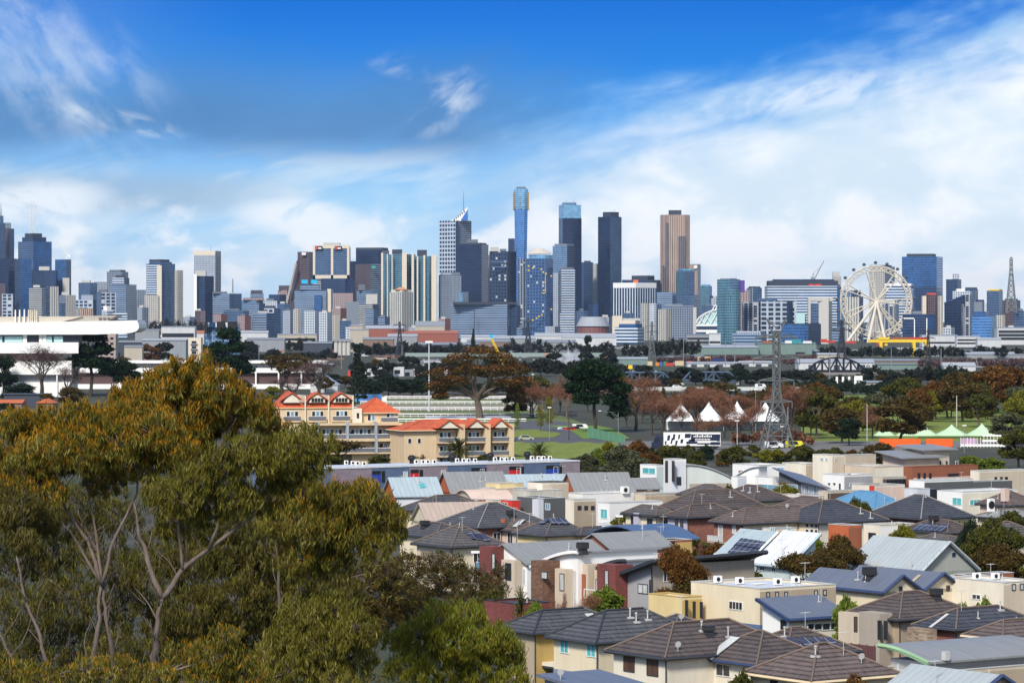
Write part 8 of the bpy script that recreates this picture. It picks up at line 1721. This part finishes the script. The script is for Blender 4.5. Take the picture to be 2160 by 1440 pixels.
for a, b, pu, ds, dr, ac in segs:
 h = House(('mauve' if pu else 'slate blue') + ' brick terrace house ' + ds, 588, 990, 6.2, 54.5, 'terrace_house', group='mauve and blue terrace row')
 row = lambda p: 990 - (p - 588) * .0325
 x0, _ = h.on('R', a, row(a)); x1, _ = h.on('R', b, row(b)); m = C_purp if pu else C_blub
 h.walls(x0, x1, 0, 9, 6.0, m, m); MB().box(x0, x1, -.1, 9.1, 6.0, 6.25).build('roof', R_wht, h.r)
 h.roofs.append(lambda x, y, p=x0, q=x1: 6.25 if p <= x <= q and 0 <= y <= 9 else None)
 if dr:
  p, q, rd = dr; h.door('R', [(p, row(p) + 17, q, row(p) + 34)], C_rdoor if rd else C_bdoor, part='garage_door'); h.door('R', [(p, row(p) + 9, q, row(p) + 16.5), (q + 2, row(q) + 10, q + 9, row(q) + 34)], M_black, part='dark_recess')  # recesses over and beside the door are flat black panels, shade as colour
  wx = b - 13; h.win('R', [(wx, row(wx) + 13, wx + 8, row(wx) + 26)], G_pal, None, mull=0)
 if ac:
  for i in range(4): h.box_unit(ac + 12 + i * 12 + i % 2 * 2, row(ac) - 3, .62, .45, .8)
  q = h.hit(ac + 2, row(ac) - 4)
  if q: MB().ball((q[0], q[1], q[2] + 1.0), .75, .75, .6, 0, 10, 6).tube([(q[0], q[1], q[2]), (q[0], q[1], q[2] + .8)], .4, 8).build('roof_ventilator', M_black, h.r)
def flats(label, cx, Y, th=77): return House(label, cx, 900, 9, th, 'apartment_building', 'building', Y=Y)
C_apt = K('peach cream render', (.60, .46, .29)); C_bg = K('blue grey render', (.30, .34, .39)); M_rail = plain('smoky balustrade', (.13, .14, .16), .3)
def balc(h, x0, x1, z, y0=0, d=1.6):
 MB().box(x0, x1, y0 - d, y0 - .01, z - .3, z).build('balcony_slab', C_apt, h.r); MB().box(x0 + .1, x1 - .1, y0 - d, y0 - d + .06, z + .08, z + .95).build('balustrade', M_rail, h.r); MB().box(x0, x1, y0 - d - .03, y0 - d + .09, z + .95, z + 1.05).build('handrail', M_wfr, h.r)
def doors(h, x, z, n, y0=0, g=None, hh=2.1):
 for i in range(n):
  MB().box(x + i * .95, x + i * .95 + .86, y0 - .07, y0 - .004, z, z + hh).build('door_frame', M_wfr, h.r); MB().box(x + i * .95 + .1, x + i * .95 + .76, y0 - .09, y0 - .07, z + .15, z + hh - .12).build('glass_door', g or G_blu if i % 2 else G_drk, h.r)
h = flats('tall cream apartment building with four orange tiled roofs and stacked balconies', 592, 748); X = lambda p: h.B(p - 592)
h.walls(0, X(748), 3, 14, 12.8, C_apt); h.walls(X(765), X(843), 3, 14, 11.6, C_apt); h.walls(X(748), X(765), 2, 13, 12.6, C_lcr)
for i, (a, b) in enumerate(((592, 646), (649, 695), (699, 746))):
 w_ = X(b) - X(a); h.hip(10, w_, T_org, x0=X(a), y0=3, z=12.8, pitch=1.15, o=.2, cap=T_org, gut=C_apt); xm = (X(a) + X(b)) / 2
 MB().slab([(xm - 1.9, 2.6, 14.0), (xm + 1.9, 2.6, 14.0), (xm + 1.2, 2.6, 15.1), (xm, 2.6, 15.9), (xm - 1.2, 2.6, 15.1)], None, (0, 3, 0)).build('dormer', C_lcr, h.r); MB().slab([(xm - 2.3, 2.3, 14.6), (xm, 2.3, 16.1), (xm, 2.3, 16.4), (xm - 2.6, 2.3, 14.6)], None, (0, 4, 0)).slab([(xm + 2.3, 2.3, 14.6), (xm + 2.6, 2.3, 14.6), (xm, 2.3, 16.4), (xm, 2.3, 16.1)], None, (0, 4, 0)).build('dormer_roof', T_org, h.r)
 if i: [MB().box(xm - 1.3 + k * .7, xm - .7 + k * .7, 2.54, 2.6, 14.1, 15.0).build('dormer_pane', G_drk, h.r) for k in range(4)]
 MB().box(X(b) + .02, X(b) + .28, 2.6, 13, 9, 15.6).build('party_wall', C_lcr, h.r); doors(h, xm - 1.2, 10.0, 3, 3); balc(h, xm - 2.1, xm + 2.1, 9.9, 3, .9)
h.hip(10.5, X(843) - X(765), T_org, x0=X(765), y0=3, z=11.6, pitch=.55, o=.5, cap=T_org, gut=C_apt); doors(h, X(778), 9.7, 2, 3, hh=1.6); doors(h, X(818), 9.6, 2, 3); balc(h, X(805), X(842), 9.55, 3, .9); MB().box(X(754), X(759), 1.95, 2, 10.4, 11.6).build('window', G_drk, h.r)
for a, b, z0, z1, y0 in ((592, 668, 0, 9.2, 1.0), (668, 729, 5.8, 9.4, .4), (729, 788, 5.8, 9.4, 0), (788, 843, 5.8, 9.4, -.4), (668, 788, 2.7, 5.8, -.4), (788, 846, 2.7, 5.8, -1.0), (740, 850, -.4, 2.7, -.6)):
 h.walls(X(a), X(b), y0, 4, z1, C_apt, C_apt, z0)
 if z0 > 1:
  balc(h, X(a) + .3, X(b) - .2, z0 + .1, y0, 1.8); doors(h, (X(a) + X(b)) / 2 - 2.2, z0 + .15, 5, y0); doors(h, X(a) + .8, z0 + .3, 1, y0, hh=1.4); MB().box(X(a) - .3, X(a) + .25, y0 - 1.9, y0 + .4, z0 - .2, z1 + .3).build('blue_grey_pier', C_bg, h.r); MB().box(X(a) + .3, X(b), y0 - 1.8, y0 + .3, z1 - .5, z1).build('canopy_beam', C_apt, h.r)
 else: doors(h, X(b) - 5, .3, 3, y0)
h = flats('lower cream apartment building with an orange hip roof and three balcony bays', 852, 742, 70); X = lambda p: h.B(p - 852)
h.walls(0, X(1045), 0, 13, 8.0, C_apt); h.hip(13, X(1045), T_org, z=8.0, pitch=.24, o=.8, cap=T_org, gut=C_apt); h.walls(-.05, X(1068), 4, 12, 7.7, C_apt)
for a, b in ((918, 962), (978, 1016), (1032, 1066)):
 for z in (5.4, 2.3, -.3):
  balc(h, X(a), X(b), z, -.4, 2.0); h.walls(X(a) + .2, X(b) - .2, -.4, 0, z + 2.6, C_tan, C_tan, z + .01, 'loggia_wall'); doors(h, X(a) + .8, z + .1, 3, -.4)
 xm = (X(a) + X(b)) / 2; MB().slab([(X(a) + .4, -2.3, 8.5), (X(b) - .2, -2.3, 8.5), (xm, -2.3, 10.1)], None, (0, 5, 0)).build('gablet', C_lcr, h.r); MB().slab([(X(a) - .1, -2.6, 8.5), (xm, -2.6, 10.2), (xm, -2.6, 10.6), (X(a) - .6, -2.6, 8.5)], None, (0, 6, 0)).slab([(X(b) + .3, -2.6, 8.5), (X(b) + .8, -2.6, 8.5), (xm, -2.6, 10.6), (xm, -2.6, 10.2)], None, (0, 6, 0)).build('gablet_roof', T_org, h.r); h.walls(X(b), X(b) + 1.3, -2.2, 0, 9.3, C_apt, None, part='pier')
doors(h, X(880), 5, 1, 0, hh=1.3); doors(h, X(860), 5, 1, 0, hh=1.3); h.panel(985, 885, 5, 1.5, R_blu, 'roof_sheet')
# ================================================================ trees among the houses
def et(kind, px, top, wpx, Y, label, var=None, name=None): return tree('near_' + kind if 'near_' + kind in PROTO else kind, px, top, HOR + EYE * F / Y, wpx, label, var=var, Y=Y, name=name)
et('rust', 1438, 1140, 118, 345, 'narrow rust and olive tree between the winged roof and the yellow house', 0); et('bareleaf', 1452, 1210, 100, 343, 'thin reddish shrubby tree at the foot of the rust tree')
et('brown', 1712, 1150, 175, 362, 'broad bronze gum in front of the white roofs', 0); et('brown', 1768, 1122, 118, 372, 'leaning bronze gum crown above the broad one', 1); et('yellow', 1904, 1100, 72, 405, 'olive conical tree beside the white box house', 1); et('yellow', 1858, 1140, 40, 400, 'small yellowish tree left of the conical tree', 0)
et('olive', 2102, 1088, 140, 385, 'big rounded olive tree by the right edge', 0); et('brown', 2108, 1140, 150, 376, 'lower bronze half of the rounded tree group', 1); et('dark', 2046, 1090, 70, 392, 'dark olive tree left of the rounded olive tree', 0)
et('shrub_green', 1792, 1246, 82, 318, 'lime green bushy tree by the skillion roof'); et('shrub_green', 2076, 1252, 66, 325, 'lime green bush before the right hand white house'); et('shrub_green', 2030, 1250, 40, 326, 'small lime bush beside the twin gables')
et('shrub_olive', 1560, 1402, 84, 258, 'olive bush at the bottom below the brown roofed house'); et('shrub_rust', 1812, 1406, 110, 248, 'pinkish brown bush at the bottom by the flat annex'); et('olive', 1806, 1046, 84, 462, 'flat topped olive tree over the sky blue roof'); et('bare', 1492, 1142, 56, 430, 'bare tree in front of the brick house'); et('bareleaf', 1850, 1195, 60, 362, 'thin brown tree by the terracotta low house'); et('shrub_olive', 1675, 1343, 40, 290, 'small shrub at the maroon fence')
et('palm', 1098, 1222, 46, 332, 'small palm by the townhouse steps', 1); et('shrub_green', 1128, 1250, 44, 330, 'bright green bush beside the small palm'); b1 = et('bare', 1180, 1246, 44, 338, 'pink blossom tree below the brown stone pier'); et('bare', 1240, 1248, 44, 338, 'second pink blossom tree below the arched townhouse')
# ================================================================ foreground gums
def gum(label, Y, trunks, limbs, clumps, lm, tip=None, tipk=.4, size=.27, dens=1.0, seed=1, droop=.62, bark=None, aspect=.16, base_z=None, tr=None):
 """clumps: (px, py, radius px[, depth m]); trunks and limbs: (width px, [(px, py), ...])"""
 g = random.Random(seed); s = Y / F
 bx = trunks[0][1][0][0] if trunks else clumps[0][0]; z0 = hill(xat(bx, Y), Y)
 r = thing('eucalyptus_tree', label, 'tree', (xat(bx, Y), Y, z0)); L = lambda px, py, d=0.0: P(px, py, Y) + Vector((0, d, 0)) - r.location
 mb = MB()
 for w_, pts in trunks + limbs:
  q = []; d = g.uniform(-.6, .6)
  for i, (px, py) in enumerate(pts): q.append(L(px, py, d * i * .5))
  if (w_, pts) in trunks: q.insert(0, Vector((q[0].x * 1.0, q[0].y, min(-.3, q[0].z - .2))))
  n = len(q); w0 = w_ * s * .33; fine = []
  for i in range(n - 1):
   for k in range(4): fine.append(q[i].lerp(q[i + 1], k / 4) + Vector((g.uniform(-1, 1), g.uniform(-1, 1), 0)) * w0 * .5 * (k > 0))
  fine.append(q[-1])
  for p_ in fine[3::2]:
   dr = Vector((g.uniform(-1, 1), g.uniform(-.6, .6), g.uniform(.5, 1.4))).normalized() * g.uniform(.9, 2.2); limb(mb, p_, p_ + dr, w0 * .3, .012, g, 4, 4, .12); limb(mb, p_ + dr * .5, p_ + dr * .5 + Vector((g.uniform(-.7, .7), 0, g.uniform(.3, .9))), w0 * .14, .008, g, 4, 3, .1)
  m = len(fine); mb.tube(fine, [w0 * (1.15 - .75 * i / (m - 1)) for i in range(m)], 8)
 jo = [L(px, py) for w_, pts in limbs for px, py in pts[1:]] or [L(*trunks[0][1][-1])]
 cl = []
 for c in clumps:
  px, py, rp = c[0], c[1], c[2] * 1.2; d = c[3] if len(c) > 3 else g.uniform(-1.6, 1.6); R_ = rp * s; o = L(px, py, d)
  near = min(jo, key=lambda p_: (p_ - o).length); limb(mb, near, o, .045 + R_ * .02, .02, g, 5, 4, .12)
  k = 24; nn = dens * (rp * rp) * .66 / k
  for i in range(k):
   ph = i * 2.399; ct = 1 - 2 * (i + .5) / k; st = math.sqrt(1 - ct * ct); q = R_ * g.uniform(.45, .9)
   p = o + Vector((q * st * math.cos(ph), q * st * math.sin(ph), q * .75 * ct)); rr = R_ * g.uniform(.18, .36)
   cl.append((p.x, p.y, p.z, rr, rr, rr * 1.15, nn)); limb(mb, o, p, .022, .009, g, 4, 3, .15)
 mb.build('trunk', bark or B_gum, r, smooth=True)
 obj_from(leaf_mesh('crown', cl, size * 1.15, [lm] + ([tip] if tip else []), aspect, droop, tipk, seed, .25), 'crown', r)
 return r
L_gumd = leafmat('shaded brown olive gum leaves', [(.044, .040, .008), (.094, .080, .015), (.155, .130, .030)]); L_olg = leafmat('olive green gum leaves', [(.040, .044, .007), (.090, .090, .011), (.155, .145, .017), (.22, .195, .03)])  # first mix: browner leaves, darkened for the shade low among the gums
gum('tall gum with a broad rust topped dome rising behind the other gums', 190, [(18, [(470, 1440), (462, 1100), (445, 980)])], [(14, [(445, 980), (470, 930), (500, 880)]), (12, [(445, 980), (390, 920), (370, 860)]), (10, [(445, 990), (520, 920), (548, 890)])],
 [(300, 862, 66), (350, 812, 62), (415, 800, 64), (470, 822, 56), (385, 880, 78), (455, 890, 62), (318, 925, 60), (290, 905, 46), (400, 945, 60), (548, 872, 44), (570, 905, 36), (520, 845, 36), (270, 840, 40)], L_gum, L_tip, .12, .32, 1.0, 3)
gum('many stemmed gum on the left with pale forked trunks', 150, [(24, [(190, 1440), (205, 1330), (214, 1230)]), (20, [(240, 1400), (222, 1300), (218, 1225)])], [(13, [(214, 1230), (185, 1140), (130, 1060), (90, 1000)]), (12, [(216, 1228), (240, 1140), (290, 1040), (300, 980)]), (10, [(214, 1232), (200, 1120), (180, 1020)]), (9, [(216, 1235), (150, 1120), (60, 1030)])],
 [(60, 905, 58), (140, 895, 58), (200, 905, 52), (20, 960, 70), (100, 955, 66), (180, 950, 66), (255, 935, 60), (320, 915, 60), (365, 955, 56), (290, 985, 46), (215, 1015, 46), (95, 1030, 56), (20, 1045, 50), (170, 868, 32), (30, 890, 38), (240, 880, 42)], L_gum, L_tip, .28, .26, 1.0, 5)
gum('gum with a smooth forked trunk and long limb reaching right', 146, [(27, [(325, 1400), (332, 1330), (343, 1262)])], [(17, [(343, 1262), (310, 1180), (290, 1120), (280, 1060)]), (17, [(343, 1262), (385, 1200), (440, 1158), (530, 1092), (592, 1015)]), (10, [(385, 1200), (375, 1100), (372, 1030)]), (9, [(440, 1158), (470, 1080), (500, 1010)])],
 [(610, 955, 60), (655, 935, 50), (570, 975, 56), (525, 945, 50), (590, 1015, 46), (470, 985, 56), (420, 1010, 50), (500, 1050, 50), (440, 1075, 50), (380, 1050, 50), (330, 1040, 46), (360, 1105, 46), (540, 1060, 42), (660, 985, 36)], L_gum, L_olg, .45, .26, .8, 7)
gum('spreading gum with drooping rounded crown in front of the estate', 158, [(15, [(592, 1330), (588, 1208), (582, 1150)])], [(11, [(600, 1290), (660, 1205), (720, 1150), (770, 1110)]), (9, [(588, 1208), (620, 1140), (650, 1080)]), (7, [(660, 1205), (740, 1170), (800, 1150)])],
 [(640, 1040, 62), (700, 1060, 62), (755, 1055, 52), (800, 1085, 46), (828, 1125, 34), (745, 1120, 60), (690, 1120, 60), (625, 1100, 60), (575, 1090, 46), (790, 1150, 40), (700, 1180, 50), (640, 1180, 50), (770, 1035, 34), (835, 1090, 26), (600, 1040, 40)], L_gum, L_tip, .55, .26, 1.0, 9)
gum('thin gum at the left edge with a dark hanging crown', 140, [(15, [(105, 1440), (85, 1340), (50, 1250), (35, 1170)]), (12, [(30, 1400), (0, 1330), (-20, 1280)])], [(8, [(35, 1170), (45, 1110), (60, 1080)])], [(50, 1075, 46), (85, 1110, 40), (25, 1105, 40), (60, 1140, 36), (10, 1060, 40)], L_gumd, None, .4, .25, 1.0, 11)
gum('dense olive gum filling the gap behind the pale trunks', 205, [(16, [(140, 1440), (150, 1300)])], [(8, [(150, 1300), (100, 1220)]), (8, [(150, 1300), (230, 1200)])], [(40, 1190, 70), (120, 1170, 70), (60, 1280, 76), (150, 1260, 76), (240, 1190, 66), (260, 1290, 76), (40, 1370, 76), (150, 1360, 76), (250, 1370, 66), (180, 1120, 50), (310, 1210, 56), (20, 1120, 50), (330, 1150, 50), (350, 1300, 70), (330, 1390, 66), (80, 1090, 60), (160, 1060, 56), (245, 1085, 60), (20, 1040, 56)], L_gumd, L_olg, .35, .32, .6, 13)
gum('dark olive gum in the shade between the forked trunk and the spreading gum', 178, [(16, [(470, 1440), (480, 1290)])], [(8, [(480, 1290), (430, 1210)]), (8, [(480, 1290), (540, 1200)])], [(400, 1190, 70), (470, 1170, 66), (540, 1190, 66), (410, 1290, 76), (500, 1270, 76), (580, 1270, 66), (440, 1370, 76), (540, 1360, 70), (370, 1360, 66), (620, 1230, 50), (500, 1110, 46), (650, 1210, 50), (400, 1120, 46), (560, 1150, 50), (640, 1290, 60), (720, 1250, 50), (610, 1370, 60)], L_gumd, L_olg, .5, .32, .8, 15)
gum('low gum crown with pale drooping leaves at the bottom centre', 138, [(14, [(690, 1460), (690, 1400)])], [(7, [(690, 1400), (650, 1340)])], [(640, 1300, 56), (700, 1290, 56), (752, 1325, 50), (600, 1345, 50), (670, 1360, 60), (740, 1390, 56), (620, 1410, 60), (700, 1430, 56), (775, 1350, 30), (560, 1400, 44)], L_gum, L_olg, .4, .24, .85, 17)
gum('young gums with olive tips along the bottom left', 132, [(8, [(330, 1470), (330, 1430)])], [], [(180, 1420, 46), (260, 1415, 46), (400, 1395, 56), (470, 1385, 56), (340, 1430, 46), (440, 1440, 56), (520, 1420, 50), (90, 1430, 46), (20, 1425, 46), (480, 1340, 36)], L_gum, L_tip, .45, .23, .7, 19)
gum('bright yellow green gum at the bottom beside the teal blind house', 165, [(10, [(1000, 1470), (1005, 1400)])], [(5, [(1005, 1400), (960, 1340)])], [(930, 1305, 52), (985, 1300, 46), (885, 1345, 56), (955, 1350, 60), (1030, 1345, 50), (1075, 1385, 44), (865, 1400, 50), (930, 1410, 60), (1010, 1410, 60), (1085, 1430, 40), (1055, 1350, 36), (840, 1350, 34)], L_yel, L_lime, .55, .26, .9, 21)
gum('bronze mottled thin gum before the brick pier townhouses', 255, [(8, [(985, 1330), (985, 1270)])], [(5, [(985, 1270), (960, 1230)])], [(905, 1215, 44), (955, 1200, 42), (1000, 1225, 44), (1045, 1235, 32), (930, 1255, 46), (985, 1265, 44), (880, 1260, 40), (1055, 1205, 20), (920, 1185, 30)], L_brown, L_sage, .35, .34, .8, 23, droop=.35)
gum('thin brownish gum under the spreading crown', 240, [(8, [(780, 1340), (785, 1240)])], [(5, [(785, 1240), (820, 1200)])], [(760, 1215, 46), (815, 1210, 44), (860, 1190, 36), (700, 1235, 46), (790, 1265, 46), (850, 1250, 40), (740, 1270, 40), (820, 1300, 50), (750, 1330, 50), (690, 1280, 50), (870, 1300, 44)], L_brown, L_gum, .3, .34, 1.0, 25, droop=.4)
cl = []; g = random.Random(4)
for i in range(130):
 Y = g.uniform(150, 300); px = g.uniform(-40, 880); q = g.uniform(1.2, 2.6); x = xat(px, Y); cl.append((x, Y, hill(x, Y) + q * .5, q, q, q * .8, 260))
o = bpy.data.objects.new('undergrowth', leaf_mesh('undergrowth', cl, .4, [L_gumd], .4, .1, None, 4, .3)); COL.objects.link(o); tag(o, 'tangled dark undergrowth on the slope below the gums', 'undergrowth', kind='stuff')
ADJ = dict(olive='olive green', brown='bronze brown', rust='rust red', sage='grey green', yellow='golden green', dark='dark green', far='dusky', bare='bare russet', bareleaf='thin leaved brown', green='lime green')
for kinds, x0, x1, b0, b1, h0, h1, n, lb, gp in ((('bare', 'bare', 'bare', 'bareleaf'), 1310, 1700, 872, 904, 45, 75, 26, 'tree in the thicket around the white tents', 'bare trees around the tents'), (('olive', 'brown', 'rust', 'sage', 'olive', 'yellow', 'brown'), 1690, 2170, 848, 925, 52, 86, 46, 'gum in the park wood right of the golf lawn', 'gums of the park wood'),
  (('far', 'far', 'dark', 'brown'), 1300, 2160, 800, 832, 22, 38, 36, 'tree along the river bank behind the park', 'river bank trees'), (('far', 'dark', 'brown', 'far'), 250, 1300, 772, 830, 26, 42, 40, 'tree between the racecourse and the rail yards', 'trees by the racecourse'),
  (('bare', 'brown', 'bareleaf'), 1080, 1240, 865, 882, 50, 75, 7, 'tree behind the black wall by the road', 'bare trees behind the black wall'), (('shrub_olive', 'shrub_rust', 'shrub_sage', 'olive', 'shrub_dark'), 1240, 1840, 968, 992, 26, 44, 22, 'bush in the hedge line behind the back row of houses', 'hedge line behind the estate'),
  (('shrub_olive', 'shrub_green', 'olive', 'shrub_rust', 'yellow'), 900, 2150, 1075, 1330, 62, 92, 26, 'small garden tree between the houses of the estate', 'garden trees of the estate'), (('olive', 'brown', 'dark'), 0, 600, 845, 900, 30, 55, 12, 'garden tree behind the gum crowns at left', 'garden trees behind the gums')):
 for i in range(n):
  bs = rng.uniform(b0, b1); hh = rng.uniform(h0, h1); kd = rng.choice(kinds); px = x0 + (x1 - x0) * (i + rng.random()) / n
  if 1755 < px < 1885 and bs < 890 and 'park' in gp or 1850 < px < 2100 and bs > 902 and 'park' in gp: continue
  tree(kd, px, bs - hh, bs, hh * rng.uniform(.8, 1.15), ADJ.get(kd.split('_')[-1], 'leafy') + ' ' + lb, gp)
for k_, ps_ in PROTO.items():
 for r_ in ps_:
  for c_ in list(r_.children_recursive): bpy.data.objects.remove(c_)
  bpy.data.objects.remove(r_)
# ================================================================ air
hz_m = bpy.data.materials.new('haze'); hz_m.use_nodes = True
h_ = NT(hz_m.node_tree); h_.n.clear()
pv = h_.add('ShaderNodeVolumePrincipled', i={'Color': (0.62, 0.76, 1.0, 1), 'Density': 1.4e-5, 'Anisotropy': 0.2})
ho = h_.add('ShaderNodeOutputMaterial'); h_.l.new(pv.outputs[0], ho.inputs['Volume'])
hb = MB().box(-16000, 16000, -600, 31000, -2.5, 420).build('haze', hz_m)
tag(hb, 'thin blue air over the river flats and city', 'haze', kind='stuff')
